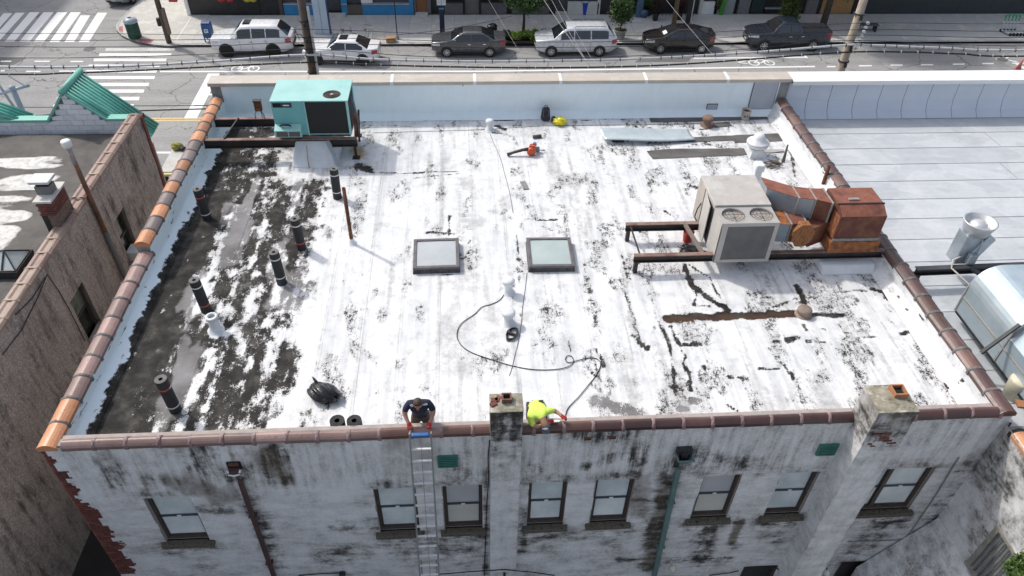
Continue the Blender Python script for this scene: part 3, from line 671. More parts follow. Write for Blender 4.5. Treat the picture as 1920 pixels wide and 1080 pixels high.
def wallfn(U, V): return U, WY + (fbm(U*1.4, V*1.6, 41, 4)-.5)*.03 + (fbm(U*9, V*9, 44, 2)-.5)*.006, V
me, U, V = grid_mesh('rear_wall', ux, uz, wallfn, keep)
d_, v_, b_ = rear_fields(U, V); setattrs(me, dark=d_, vert=v_, brown=b_)
adopt(obj('rear_wall', me, REND), bld)
# masonry core with the same openings, behind the render
core = MB(); xs_ = sorted(set([XL+.002, XR]+[h[0] for h in holes]+[h[1] for h in holes])); zs_ = sorted(set([0, ZC-.11]+[h[2] for h in holes]+[h[3] for h in holes]))
for a, b in zip(xs_[:-1], xs_[1:]):
    for c_, d_ in zip(zs_[:-1], zs_[1:]):
        mx, mz = (a+b)/2, (c_+d_)/2
        if not any(h[0] < mx < h[1] and h[2] < mz < h[3] for h in holes): core.bb(a, b, YB+.03, YB+.19 if c_ > 7 else YB+.3, c_, d_)
part(core, 'rear_masonry', mat('lime_mortar', (.42, .36, .33), (.34, .29, .27), 6, .9, 0, .3, 50))
# exposed bricks of the corner
BR = [mat('red_brick_%d' % i, c, tuple(x*.7 for x in c), 14, .85, 0, .3, 60) for i, c in enumerate(((.20, .062, .048), (.155, .052, .043), (.22, .08, .062)))]
bme = {w: MB().box((0, 0, 0), (w, .10, .058)).mesh('brick') for w in (.1, .2)}
z = 2.88; k = 0
while z < 7.80:
    lim = XL + brick_edge(z) + .10; x = XL - .002; first = True
    while x < lim:
        w = .1 if (k % 2 and first) else .2
        if x + w*.6 < lim + .05:
            o = obj('brick', bme[w], random.choice(BR)); o.location = (x+w/2, YB+.062+random.uniform(-.006, .004), z+.03); adopt(o, bld)
        x += w+.011; first = False
    z += .0765; k += 1

# ---- windows
GLASS = mat('blind_glass_reflection', (.84, .90, .90), (.60, .67, .69), .9, .10, 0, 0, 20, coat=.6, lo=.38, hi=.62)  # pale blinds, uneven reflection put in as lighter and greyer areas
GLASS2 = mat('window_glass_grey', (.50, .51, .53), (.56, .57, .58), 1.2, .1, 0, 0, 20, coat=.6)
GLASSB = mat('window_glass_beige', (.58, .58, .53), (.64, .64, .59), 1.2, .12, 0, 0, 20, coat=.6)
FRAME = mat('brown_window_frame', (.060, .047, .042), (.085, .068, .06), 5, .5)
SILL = mat('mossy_sill', (.085, .07, .05), (.13, .115, .09), 12, .95, 0, .6, 40, c3=(.045, .04, .03))
STEELRAIL = mat('blue_grey_rail', (.05, .07, .10), (.08, .09, .11), 4, .4)
def window(x0, x1, z0, z1, g1, g2, hide_left=False, mull=None):
    w = thing('window', None, None, ((x0+x1)/2, YB, z0)); adopt(w, bld)
    def wp(mb, n, m, par=w, **kw):
        o = mb.build(n, m, None, **kw); adopt(o, par); return o
    y = YB+.13
    fr = MB().bb(x0, x0+.055, y-.05, y+.08, z0, z1).bb(x1-.055, x1, y-.05, y+.08, z0, z1).bb(x0+.055, x1-.055, y-.05, y+.08, z1-.05, z1).bb(x0+.055, x1-.055, y-.055, y+.08, z0, z0+.09)
    if mull: fr.bb(mull-.045, mull+.045, y-.06, y+.08, z0+.09, z1-.05)
    wp(fr, 'frame', FRAME)
    zm = (z0+z1)/2-.02
    bays = [(x0+.055, x1-.055)] if not mull else [(x0+.055, mull-.045), (mull+.045, x1-.055)]
    for a, b in bays:
        s = MB().bb(a, b, y-.012, y+.03, zm-.025, zm+.025).bb(a, a+.022, y+.002, y+.03, zm+.025, z1-.05).bb(b-.022, b, y+.002, y+.03, zm+.025, z1-.05)
        s.bb(a, a+.03, y-.018, y+.02, z0+.09, zm-.025).bb(b-.03, b, y-.018, y+.02, z0+.09, zm-.025).bb(a+.03, b-.03, y-.018, y+.02, z0+.09, z0+.125)
        wp(s, 'sash', FRAME)
        wp(MB().bb(a+.022, b-.022, y+.012, y+.02, zm+.025, z1-.05), 'pane', g1); wp(MB().bb(a+.03, b-.03, y-.004, y+.006, z0+.125, zm-.025), 'pane', g2)
        wp(MB().bb(a+.03, b-.03, y-.022, y-.013, zm+.012, zm+.05), 'meeting_rail', STEELRAIL)
        wp(MB().bb((a+b)/2-.045, (a+b)/2+.045, y-.045, y-.022, zm+.015, zm+.055), 'lock', WHITE, bevel=.01)
    sl = MB().box(((x0+x1)/2, YB-.02, z0-.065), (x1-x0+.2, .20, .13)); wp(sl, 'sill', SILL, bevel=.02)
    # reveals
    wp(MB().bb(x0-.02, x0-.001, YB-.001, y-.05, z0, z1), 'reveal', REND_P).hide_render = False
    return w
REND_P = mat('plain_render', (.36, .36, .365), (.22, .22, .22), 4, .85, 0, .4, 30)
gl = [(GLASS, GLASS), (GLASS, GLASS), (GLASS2, GLASSB), (GLASS, GLASS), (GLASS, GLASS), (GLASS2, GLASSB), (GLASS, GLASS)]
for h, g in zip(wins[:7], gl): window(*h, *g)
x0, x1, z0, z1 = wins[7]; window(x0, x1, z0, z1, GLASS, GLASS, mull=x0+.56)
for i, (x0, x1, z0, z1) in enumerate(low):
    w = thing('window', None, None, ((x0+x1)/2, YB, z0)); adopt(w, bld)
    adopt(MB().bb(x0, x1, YB+.2, YB+.22, z0, z1).build('backing', DARKVOID if i else mat('board_brown', (.10, .085, .07), (.07, .06, .05), 5, .9)), w)
    if i:
        s = MB()
        for k in range(int((z1-z0)/.07)): s.box(((x0+x1)/2, YB+.13, z0+.04+k*.07), (x1-x0, .05, .012), Matrix.Rotation(rad(30), 3, 'X'))
        adopt(s.build('shutter_slats', mat('dark_shutter', (.022, .018, .017), (.035, .03, .028), 6, .5)), w)
    adopt(MB().bb(x0-.03, x0+.05, YB+.02, YB+.14, z0, z1).bb(x1-.05, x1+.03, YB+.02, YB+.14, z0, z1).bb(x0+.05, x1-.05, YB+.02, YB+.14, z1-.06, z1+.02).build('frame', FRAME), w)

# ---- green louvre vents, weep holes, wall pipes
GREENV = mat('green_vent', (.03, .15, .12), (.05, .20, .16), 6, .6)
for cx, cy, dp in ((840, 864, 0), (1550, 842, 0)):
    c = wx(cx, cy); v = thing('louvre_vent', None, None, (c.x, YB, c.z)); adopt(v, bld)
    w, h = .36, .34
    adopt(MB().bb(c.x-w/2, c.x+w/2, YB-.02, YB+.0, c.z-h/2, c.z+h/2).build('backing', DARKVOID), v)
    adopt(MB().bb(c.x-w/2-.03, c.x-w/2, YB-.05, YB-.0, c.z-h/2, c.z+h/2).bb(c.x+w/2, c.x+w/2+.03, YB-.05, YB, c.z-h/2, c.z+h/2).bb(c.x-w/2-.03, c.x+w/2+.03, YB-.05, YB, c.z+h/2, c.z+h/2+.03).build('frame', GREENV), v)
    for k in range(6): adopt(MB().box((c.x, YB-.04, c.z+h/2-.035-k*.058), (w, .03, .026), Matrix.Rotation(rad(-20), 3, 'X')).build('slat', GREENV), v)
for cx, cy in ((1102, 822), (1148, 820)):
    c = wx(cx, cy); part(MB().bb(c.x-.075, c.x+.075, YB-.022, YB+.02, c.z-.035, c.z+.035), 'brick', BR[0]); part(MB().bb(c.x-.03, c.x+.06, YB-.024, YB-.02, c.z-.028, c.z+.0), 'weep_hole', DARKVOID)
# ================================================================= chimneys, spouts and cables of the rear wall
STONE = mat('weathered_render', (.36, .33, .26), (.24, .22, .165), 4, .95, 0, .6, 25, c3=(.48, .45, .37)); grime(STONE, (.07, .065, .04), .5, .66, .8, 5)
TERRA = mat('terracotta_flue', (.42, .19, .09), (.32, .14, .07), 5, .8, 0, .2, 30)
def chimney(x0, x1, y0, y1, zt, flue, rough=.02, fx=None, fm=None, dkk=.95):
    ch = thing('chimney', None, None, ((x0+x1)/2, y0, 0)); adopt(ch, bld)
    # shaft: a subdivided skin that takes the wall's stains, blacker and mossy at the head
    for nm, (ua, ub), fn in (('front_face', (x0, x1), lambda U, V: (U, y0+(fbm(U*5, V*4, 71, 3)-.5)*rough*1.6, V)),
                             ('side_face', (y0, y1), lambda U, V: (x0+(fbm(U*5, V*4, 73, 3)-.5)*rough, U, V)), ('side_face', (y0, y1), lambda U, V: (x1+(fbm(U*5, V*4, 74, 3)-.5)*rough, U, V)),
                             ('back_face', (x0, x1), lambda U, V: (U, y1+U*0, V))):
        me, U, V = grid_mesh(nm, np.linspace(ua, ub, 16), np.linspace(0, zt, 150), fn)
        top = sstep(zt-2.0, zt-.3, V + (fbm(U*3, V*1.5, 8)-.5)*1.2)
        dk_ = dkk*top + .35*(fbm(U*2, V*.8, 9)-.4) - .25*sstep(zt-.45, zt-.05, V)*(nm == 'side_face'); br = .75*top*fbm(U*3, V*2, 12) + .2*sstep(zt-1.0, zt, V)
        setattrs(me, dark=dk_, vert=U*0+.4, brown=br); adopt(obj(nm, me, REND), ch)
    me, U, V = grid_mesh('cap', np.linspace(x0-.01, x1+.01, 14), np.linspace(y0-.01, y1+.01, 12), lambda U, V: (U, V, zt+.0+.05*(1-np.maximum(np.abs(U-(x0+x1)/2)/(x1-x0), np.abs(V-(y0+y1)/2)/(y1-y0))*2)+(fbm(U*9, V*9, 3)-.5)*.03))
    adopt(obj('cap', me, STONE), ch)
    fx0, fx1, fy0, fy1 = flue; h = .14; t = .03; m = fm or TERRA
    mb = MB().bb(fx0, fx1, fy0, fy0+t, zt+.02, zt+h).bb(fx0, fx1, fy1-t, fy1, zt+.02, zt+h).bb(fx0, fx0+t, fy0+t, fy1-t, zt+.02, zt+h).bb(fx1-t, fx1, fy0+t, fy1-t, zt+.02, zt+h)
    adopt(mb.build('flue', m), ch); adopt(MB().bb(fx0+t, fx1-t, fy0+t, fy1-t, zt+.0, zt+.06).build('flue_hole', DARKVOID), ch)
    return ch
ch1 = chimney(.375, 1.0, 9.03, 9.47, 8.70, (.60, .79, 9.2, 9.38), fm=mat('dark_flue', (.17, .08, .055), (.12, .055, .04), 6, .8))
for k, (bx, by) in enumerate(((.46, 9.3), (.44, 9.2), (.53, 9.33))): adopt(MB().box((bx, by, 8.72), (.13, .09, .06), Matrix.Rotation(k*.5, 3, 'Z')).build('brick', BR[k % 3]), ch1)
ch2 = chimney(7.86, 8.65, 8.69, 9.37, 8.70, (8.28, 8.55, 9.0, 9.27), .05, dkk=.6)
for k in range(22):   # bricks showing through the thin render of its head
    adopt(MB().bb(0, .19, 0, .02, 0, .055).build('brick', BR[2 if k % 2 else 1], loc=(7.95+(k % 3)*.205+(k//3 % 2)*.09, 8.672, 7.55+(k//3)*.075)), ch2) if random.random() < .45 else None
def sagline(a, b, n, sag):
    a, b = Vector(a), Vector(b); return [a.lerp(b, i/n) - Vector((0, 0, sag*4*(i/n)*(1-i/n))) for i in range(n+1)]
def downspout(top, bot, m, headm, name, w, hz):
    a, b = wx(*top), wx(*bot); d = thing(name, None, None, (a.x, YB, 0)); adopt(d, bld)
    zb = .1; t = (a.z-zb)/(a.z-b.z); ex = a.x+(b.x-a.x)*t
    adopt(MB().bar((a.x, YB-.10, a.z), (ex, YB-.10, zb), w, w*.8, (0, 1, 0)).build('pipe', m, bevel=.015), d)
    for k in range(3):
        q = .2+.3*k; adopt(MB().box((a.x+(ex-a.x)*q, YB-.08, a.z+(zb-a.z)*q), (w*1.7, .12, .035)).build('bracket', m), d)
    return d, a
d1, a1 = downspout((452, 893), (517, 1078), mat('brown_downspout', (.10, .055, .055), (.075, .045, .045), 3, .5), None, 'downspout', .10, 0)
c = wx(440, 872); hd = MB().bb(c.x-.14, c.x+.14, YB-.03, YB-.015, c.z-.09, c.z+.13); adopt(hd.build('scupper_hole', DARKVOID), d1)
adopt(MB().bb(c.x-.09, c.x+.1, YB-.07, YB-.03, c.z+.06, c.z+.12).build('scupper_brick', BR[1]), d1)
adopt(MB().tube([(c.x-.13, YB-.11, c.z-.02), (c.x-.1, YB-.16, c.z-.1), (c.x, YB-.17, c.z-.13), (c.x+.1, YB-.16, c.z-.1), (c.x+.13, YB-.11, c.z-.02)], .022, 8).build('white_flange', WHITE, smooth=True), d1)
adopt(MB().hex8([(c.x-.07, YB-.15, c.z-.2), (c.x+.07, YB-.15, c.z-.2), (c.x+.07, YB-.03, c.z-.2), (c.x-.07, YB-.03, c.z-.2), (c.x-.13, YB-.17, c.z-.06), (c.x+.13, YB-.17, c.z-.06), (c.x+.13, YB-.03, c.z-.06), (c.x-.13, YB-.03, c.z-.06)]).build('hopper', MATS['brown_downspout']), d1)
GSP = mat('green_copper_spout', (.10, .17, .17), (.14, .22, .22), 3, .6)
d2, a2 = downspout((1270, 872), (1224, 1078), GSP, None, 'downspout', .115, 0)
c = wx(1280, 850)
hp = MB(); zt, zb = c.z+.09, c.z-.17
for (x0, x1, y0, y1, X0, X1, Y0, Y1) in ((-.16, .16, -.27, -.255, -.07, .07, -.16, -.145), (-.16, -.145, -.255, -.02, -.07, -.055, -.145, -.02), (.145, .16, -.255, -.02, .055, .07, -.145, -.02)):
    hp.hex8([(c.x+X0, YB+Y0, zb), (c.x+X1, YB+Y0, zb), (c.x+X1, YB+Y1, zb), (c.x+X0, YB+Y1, zb), (c.x+x0, YB+y0, zt), (c.x+x1, YB+y0, zt), (c.x+x1, YB+y1, zt), (c.x+x0, YB+y1, zt)])
hp.box((c.x, YB-.275, zt), (.36, .03, .03)).box((c.x-.165, YB-.14, zt), (.03, .25, .03)).box((c.x+.165, YB-.14, zt), (.03, .25, .03))
adopt(hp.build('hopper', GSP), d2); adopt(MB().bb(c.x-.06, c.x+.06, YB-.14, YB-.02, zb+.01, zb+.02).build('hopper_floor', DARKVOID), d2)
adopt(MB().bb(c.x-.17, c.x+.15, YB-.12, YB-.01, zt+.02, zt+.17).bb(c.x-.08, c.x+.06, YB-.16, YB-.06, zt-.1, zt+.1).build('scupper_lining', mat('tar_lining', (.02, .022, .028), (.035, .035, .04), 8, .6, 0, .5, 20)), d2)
# cables, lamps, rod and small fixings on the wall
def wall_cable(name, pts, r, m, off=.03, y=None):
    q = []
    for x, yy in pts: p = gy(x, yy, (y or YB)-off); q.append(p)
    return part(MB().tube(q, r, 6), name, m, smooth=True)
wall_cable('wall_cable', [(918, 826), (915, 860), (916, 900), (912, 960), (910, 1020), (908, 1080)], .012, BLACKR)
wall_cable('wall_cable', [(820, 1077), (880, 1072), (945, 1068), (1000, 1073), (1040, 1079)], .014, BLACKR, .19)
wall_cable('wall_cable', [(560, 1079), (600, 1076), (640, 1074)], .014, BLACKR)
wall_cable('wall_cable', [(1330, 1079), (1370, 1074), (1385, 1070)], .012, BLACKR); wall_cable('wall_cable', [(1440, 1064), (1455, 1064), (1464, 1072), (1466, 1080)], .016, BLACKR)
wall_cable('wall_cable', [(1895, 793), (1860, 840), (1830, 885), (1795, 938), (1770, 975)], .025, BLACKR, .05); wall_cable('wall_cable', [(1892, 793), (1856, 845), (1826, 890), (1790, 944)], .014, mat('grey_cable', (.25, .25, .25), None, 5, .6), .04)
wall_cable('wall_conduit', [(1798, 858), (1783, 882), (1755, 928), (1725, 972), (1706, 1000), (1696, 1010), (1680, 1013), (1650, 1014), (1590, 1016)], .016, MATS['grey_cable'])
for x, y, off in ((1258, 1050, .06), (1546, 1058, .06)):
    c = wx(x, y); l = thing('wall_lamp', None, None, (c.x, YB, c.z)); adopt(l, bld)
    adopt(MB().tube([(c.x-.02, YB-.01, c.z+.1), (c.x-.01, YB-.12, c.z+.06), (c.x+.02, YB-.16, c.z-.06)], .018, 8).build('arm', GALV if x < 1300 else BLACKM, smooth=True), l)
    adopt(MB().lathe([(.02, .03), (.05, 0), (.09, -.06), (.1, -.1), (.06, -.13), (.01, -.14)], 14, (c.x+.02, YB-.17, c.z-.02)).build('shade', mat('lamp_cream', (.55, .52, .45), (.6, .57, .5), 5, .4) if x < 1300 else WHITE, smooth=True), l)
c = wx(643, 1073); l = thing('flood_lamp', None, None, (c.x, YB, c.z)); adopt(l, bld)
adopt(MB().box((c.x, YB-.08, c.z+.03), (.14, .12, .12)).build('housing', BLACKM, bevel=.02), l)
for s in (-1, 1): adopt(MB().tube([(c.x+s*.05, YB-.1, c.z), (c.x+s*.13, YB-.2, c.z-.1)], [.04, .06], 10).build('lamp_head', WHITE, smooth=True), l)
c = wx(945, 1063); part(MB().box((c.x, YB-.2, c.z), (.06, .05, .12)), 'cable_clip', BLACKM, bevel=.01)

# ================================================================= things standing on the roof
def at(px, py, z=ZD): p = gz(px, py, z); return Vector((p.x, p.y, z))
FELT = mat('roofing_felt', (.018, .019, .02), (.03, .03, .032), 8, .75, 0, .3, 60)
FELTEND = mat('felt_roll_end', (.20, .20, .19), (.15, .15, .145), 20, .85, 0, .3, 60)
RTAPE = mat('red_tape', (.55, .05, .03), (.5, .05, .03), 5, .5); WTAPE = mat('white_tape', (.68, .68, .68), (.6, .6, .6), 5, .5)
def felt_roll(label, L=1.0, red='top', group='standing rolls of black roofing felt'):
    t = thing('felt_roll', label, 'roofing roll', group=group); R = .125
    adopt(MB().lathe([(R, 0), (R, L)], 24, cap=False).build('wrap', FELT, smooth=True), t)
    sp = MB()   # wound end: rings with a dark core hole
    sp.lathe([(.045, L-.02), (.045, L+.001), (.065, L+.004), (.068, L-.001), (.085, L+.003), (.088, L-.002), (.105, L+.004), (.108, L-.001), (R-.002, L+.002), (R, L-.01)], 24, cap=False)
    adopt(sp.build('rolled_end', FELTEND), t); adopt(MB().lathe([(.045, L-.25), (.045, L-.2)], 16).build('core_hole', DARKVOID), t)
    adopt(MB().lathe([(R, 0), (.05, .001)], 24, cap=False).build('rolled_base', FELT), t)
    za, zb = (.74, .18) if red == 'top' else (.80, .22)
    for z, rr in ((za, red == 'top'), (zb, red == 'bottom')) if red != 'plain' else ():
        adopt(MB().lathe([(R+.003, z*L), (R+.003, z*L+.035)], 24, cap=False).build('tape', WTAPE, smooth=True), t)
        if rr:
            vs = []; n = 12
            for k in range(n+1):
                a = rad(200+140*k/n) if red == 'top' else rad(230+140*k/n); vs += [((R+.0045)*math.cos(a), (R+.0045)*math.sin(a), z*L-.0), ((R+.0045)*math.cos(a), (R+.0045)*math.sin(a), z*L+.034)]
            adopt(MB().add(vs, [(2*k, 2*k+2, 2*k+3, 2*k+1) for k in range(n)]).build('red_tape', RTAPE, smooth=True), t)
    return t
for (x, y), r, lean, lab in (((389, 410), 'top', (.0, .03), 'upright black felt roll nearest the step in the left parapet'), ((633, 371), 'none', (0, -.02), 'upright black felt roll beside the rusty pipe, no red tape'),
                      ((566, 466), 'bottom', (.02, .02), 'upright black felt roll with red tape low, below the rusty pipe'), ((529, 531), 'none', (-.01, .03), 'upright black felt roll in the middle of the worn roof area'),
                      ((388, 583), 'bottom', (.01, .05), 'upright black felt roll just behind the white vent stack'), ((330, 769), 'top', (.02, .03), 'upright black felt roll closest to the rear parapet corner')):
    t = felt_roll(lab, 1.0, r); t.location = at(x, y); t.rotation_euler = (lean[0], lean[1]*-1, random.uniform(-.3, .3))
for (x, y), lab in (((632, 789), 'short upright black felt roll, left one of the pair at the rear coping'), ((664, 789), 'short upright black felt roll, right one of the pair at the rear coping')):
    t = felt_roll(lab, .5, 'plain', 'short felt rolls by the rear coping'); p = gz(x, y, ZD+.5); t.location = (p.x, p.y, ZD+.01); t.scale = (1.2, 1.2, 1)
    for ch in t.children:
        if ch.name.startswith('rolled_end'): ch.material_slots[0].link = 'OBJECT'; ch.material_slots[0].material = FELT

def vent_stack(px, py, h, r, label, hooded=False, m=None):
    t = thing('vent_stack', label, 'vent pipe', at(px, py), group='vent stacks on the roof')
    W = m or mat('white_vent', (.74, .76, .78), (.62, .64, .66), 5, .6, 0, .2, 30)
    adopt_l(MB().lathe([(r*1.9, .0), (r*1.5, .03), (r*1.15, .1), (r*1.05, .14), (r, h*.9)], 18, cap=False), 'boot', W, t, smooth=True)
    if hooded: adopt_l(MB().lathe([(r*1.0, h-.13), (r*1.45, h-.11), (r*1.5, h-.03), (r*1.35, h), (r*.7, h+.02), (.01, h+.025)], 18), 'hood', W, t, smooth=True)
    else:
        adopt_l(MB().lathe([(r, h*.9), (r*1.25, h-.07), (r*1.3, h), (r*.8, h+.01), (r*.75, h-.08)], 18, cap=False), 'rim', W, t, smooth=True)
        adopt_l(MB().lathe([(r*.76, h-.06), (r*.7, h-.05)], 16), 'opening', mat('vent_inside', (.25, .26, .27), None, 4, .8), t)
    return t
def adopt_l(mb, name, m, par, **kw): return mb.build(name, m, par, **kw)      # local coordinates
vent_stack(405, 619, .45, .11, 'white vent stack standing in the dark worn area at left'); vent_stack(953, 549, .44, .105, 'white vent stack with a black hose hung on it', True)
vent_stack(953, 606, .40, .11, 'white capped vent stack above the coiled black cable', True); vent_stack(918, 243, .36, .09, 'small white vent stack near the shaded street parapet', True)
rv = vent_stack(1325, 236, .34, .13, 'rusty brown roof vent behind the metal sheet', True, mat('rusty_vent', (.17, .095, .07), (.24, .15, .11), 6, .8, 0, .2, 30))
rv2 = vent_stack(1506, 590, .20, .12, 'stubby rusty drain vent at the end of the brown bare strip', True, mat('stub_vent', (.20, .15, .12), (.28, .22, .18), 6, .8))
def pipe_up(px, py, h, r, label, m):
    t = thing('rusty_pipe', label, 'pipe', at(px, py))
    adopt_l(MB().lathe([(r, 0), (r, h), (r*.75, h), (r*.7, h-.2)], 14, cap=False), 'pipe', m, t, smooth=True)
    adopt_l(MB().lathe([(r*3.4, 0), (r*2.2, .04), (r*1.1, .12), (r*1.02, .16)], 14, cap=False), 'flashing', WHITE, t, smooth=True); return t
pipe_up(660, 456, 1.78, .05, 'tall thin rusty pipe standing right of the worn area', RUST); pipe_up(1540, 353, .80, .05, 'short rusty pipe behind the rusty duct box', RUST)
# skylights
for i, (q, lab, gm) in enumerate(((((779, 450), (857, 449), (858, 500), (778, 503)), 'left square skylight with a grey translucent pane', (.40, .42, .44)), (((990, 448), (1068, 446), (1075, 498), (993, 501)), 'right square skylight with a greenish grey pane', (.36, .42, .41)))):
    P = [gz(*p, ZD+.17) for p in q]; cx = sum(p.x for p in P)/4; cy = sum(p.y for p in P)/4; w = 1.12; h = 1.15
    t = thing('skylight', lab, 'skylight', (cx, cy, ZD), rad(-1 if i else 1), group='roof skylights'); FR = mat('skylight_frame', (.10, .095, .10), (.16, .15, .155), 5, .5, .3)
    adopt_l(MB().box((0, 0, .06), (w+.12, h+.12, .14), taper=.94), 'kerb', mat('kerb_flashing', (.03, .03, .035), (.09, .09, .09), 6, .7), t)
    adopt_l(MB().box((-w/2, 0, .16), (.09, h+.09, .07)).box((w/2, 0, .16), (.09, h+.09, .07)).box((0, -h/2, .16), (w-.09, .09, .07)).box((0, h/2, .16), (w-.09, .09, .07)), 'frame', FR, t, bevel=.008)
    me, U, V = grid_mesh('pane', np.linspace(-w/2+.03, w/2-.03, 12), np.linspace(-h/2+.03, h/2-.03, 12), lambda U, V: (U, V, .165+.03*(1-(2*U/w)**2)*(1-(2*V/h)**2)))
    obj('pane', me, mat('skylight_pane_%d' % i, gm, tuple(x*1.12 for x in gm), 2, .22, 0, .1, 6, coat=.4), t)

# ---- steel frames with the two air-conditioning units
def ibeam(mb, mt, a, b, h, w=.14):
    a, b = Vector(a), Vector(b); dz = Vector((0, 0, 1))
    mb.bar(a-dz*(h/2), b-dz*(h/2), .03, h-.05).bar(a-dz*(h-.0125), b-dz*(h-.0125), w, .025); mt.bar(a-dz*.0125, b-dz*.0125, w, .025)
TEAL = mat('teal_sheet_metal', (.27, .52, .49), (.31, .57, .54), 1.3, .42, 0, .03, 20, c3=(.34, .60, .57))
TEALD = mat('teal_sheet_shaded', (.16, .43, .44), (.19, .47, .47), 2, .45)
GRILLE = mat('condenser_fins', (.016, .017, .018), (.03, .03, .03), 40, .7, .2, .6, 120)
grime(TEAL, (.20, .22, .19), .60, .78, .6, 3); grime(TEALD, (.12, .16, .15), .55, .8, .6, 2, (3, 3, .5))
fr = thing('steel_frame', 'black steel beams on legs carrying the teal unit across the left parapet', 'steel frame', (-5.7, 21.2, ZD))
mb, mt = MB(), MB(); 
for Y, xe in ((20.58, -3.33), (21.92, -3.42)):
    m1, m2 = MB(), MB(); ibeam(m1, m2, (XLi-.12, Y, 8.08), (xe, Y, 8.08), .28)
    o = adopt(m1.build('beam', STEEL), fr); adopt(m2.build('flange', BEAMTOP), o)
for x, y, h in ((-3.42, 20.6, .46), (-3.5, 22.0, .46)): adopt(MB().bb(x-.04, x+.04, y-.04, y+.04, ZD, ZD+h).bb(x-.12, x+.12, y-.12, y+.12, ZD, ZD+.02).build('leg', STEEL), fr)
adopt(MB().bar((-7.35, 20.6, 8.1), (-7.2, 21.9, 8.1), .04).build('brace', STEEL), fr); adopt(MB().bar((-6.42, 20.6, 7.85), (-6.45, 21.9, 7.85), .03).build('brace', STEEL), fr)
ac = thing('rooftop_unit', 'teal rooftop air-conditioning unit with round fan on top', 'air conditioner', (-4.6, 21.3, 8.09))
ax0, ax1, ay0, ay1, az0, az1 = -5.76, -3.46, 20.62, 22.04, 8.16, 9.32
def acp(mb, n, m, p=ac, **kw): return adopt(mb.build(n, m, None, **kw), p)
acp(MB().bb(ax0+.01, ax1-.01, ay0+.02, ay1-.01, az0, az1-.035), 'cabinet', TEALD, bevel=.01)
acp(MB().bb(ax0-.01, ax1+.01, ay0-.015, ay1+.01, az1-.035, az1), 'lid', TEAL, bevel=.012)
fc = gz(622, 177, az1); acp(MB().lathe([(.24, az1-.02), (.27, az1+.004), (.255, az1+.012), (.24, az1+.004)], 28, (fc.x, fc.y, 0), cap=False), 'fan_ring', mat('brown_fan_guard', (.05, .035, .03), (.08, .05, .04), 6, .7), smooth=True)
acp(MB().lathe([(.25, az1+.001), (.2, az1+.002)], 28, (fc.x, fc.y, 0)), 'fan_well', mat('fan_well_dark', (.03, .022, .02), None, 6, .8))
g = MB()
for k in range(5): r = .05+.045*k; g.lathe([(r, az1+.006), (r+.008, az1+.01), (r+.012, az1+.006)], 28, (fc.x, fc.y, 0), cap=False)
acp(g, 'fan_guard', MATS['brown_fan_guard']); acp(MB().lathe([(.055, az1+.002), (.05, az1+.016), (.01, az1+.018)], 16, (fc.x, fc.y, 0)), 'fan_hub', mat('pale_hub', (.4, .36, .33), None, 5, .6))
xg = ax0 + .98
acp(MB().bb(xg+.04, ax1-.07, ay0-.002, ay0+.03, az0+.06, az1-.06), 'condenser_grille', GRILLE); acp(MB().bb(xg, xg+.04, ay0-.012, ay0+.02, az0, az1-.035).bb(ax1-.07, ax1, ay0-.012, ay0+.02, az0, az1-.035), 'post', TEAL)
acp(MB().bb(ax1-.012, ax1-.002, ay0+.08, ay1-.3, az0+.06, az1-.08), 'side_grille', GRILLE)
acp(MB().bb(ax0+.06, ax0+.30, ay0+.005, ay0+.015, az1-.22, az1-.08), 'opening', DARKVOID); acp(MB().bb(ax0+.30, ax0+.62, ay0-.002, ay0+.015, az1-.22, az1-.08), 'nameplate', mat('plate_dark', (.02, .03, .06), (.05, .06, .09), 20, .4))
acp(MB().bb(ax0+.37, ax0+.55, ay0-.004, ay0-.002, az1-.165, az1-.13), 'plate_lettering', WHITE)
acp(MB().prism([(ay0+.01, az0+.40), (ay0-.26, az0+.30), (ay0-.26, az0+.08), (ay0+.01, az0+.08)], 'x', ax0+.02, ax0+.82), 'intake_hood', TEAL, bevel=.006)
for a, b in ((.08, .42), (.45, .78)): acp(MB().bb(ax0+a, ax0+b, ay0-.267, ay0-.262, az0+.105, az0+.27), 'hood_screen', mat('hood_mesh', (.09, .075, .07), (.13, .115, .11), 30, .7, 0, .4, 100))
hk = (ax0+.36, ay0-.13, az0+.40); acp(MB().tube([(hk[0]-.16, hk[1], hk[2]+.0), (hk[0]-.1, hk[1]-.03, hk[2]+.05), (hk[0]+.1, hk[1]-.03, hk[2]+.05), (hk[0]+.16, hk[1], hk[2])], .03, 8), 'handle', BLACKM, smooth=True)
acp(MB().bb(ax0+.05, ax1-.05, ay0+.05, ay0+.15, 8.082, az0).bb(ax0+.05, ax1-.05, ay1-.15, ay1-.05, 8.082, az0), 'base_rail', RUST)
for k in range(2): acp(MB().tube([(ax1+.01, ay0+.5+.1*k, az1-.15), (ax1+.1, ay0+.45+.1*k, az1-.4), (ax1+.16, ay0+.4+.1*k, 8.5), (ax1+.14, ay0+.45+.1*k, 8.0)], .018, 8), 'conduit', mat('blue_conduit', (.12, .18, .26), None, 4, .5), smooth=True)
acp(MB().bar((ax1+.12, 20.9, 8.75), (ax1+.05, 20.85, ZD+.45), .07).bar((ax1+.2, 21.2, 8.7), (ax1+.12, 21.1, ZD+.3), .06), 'strut', RUST)
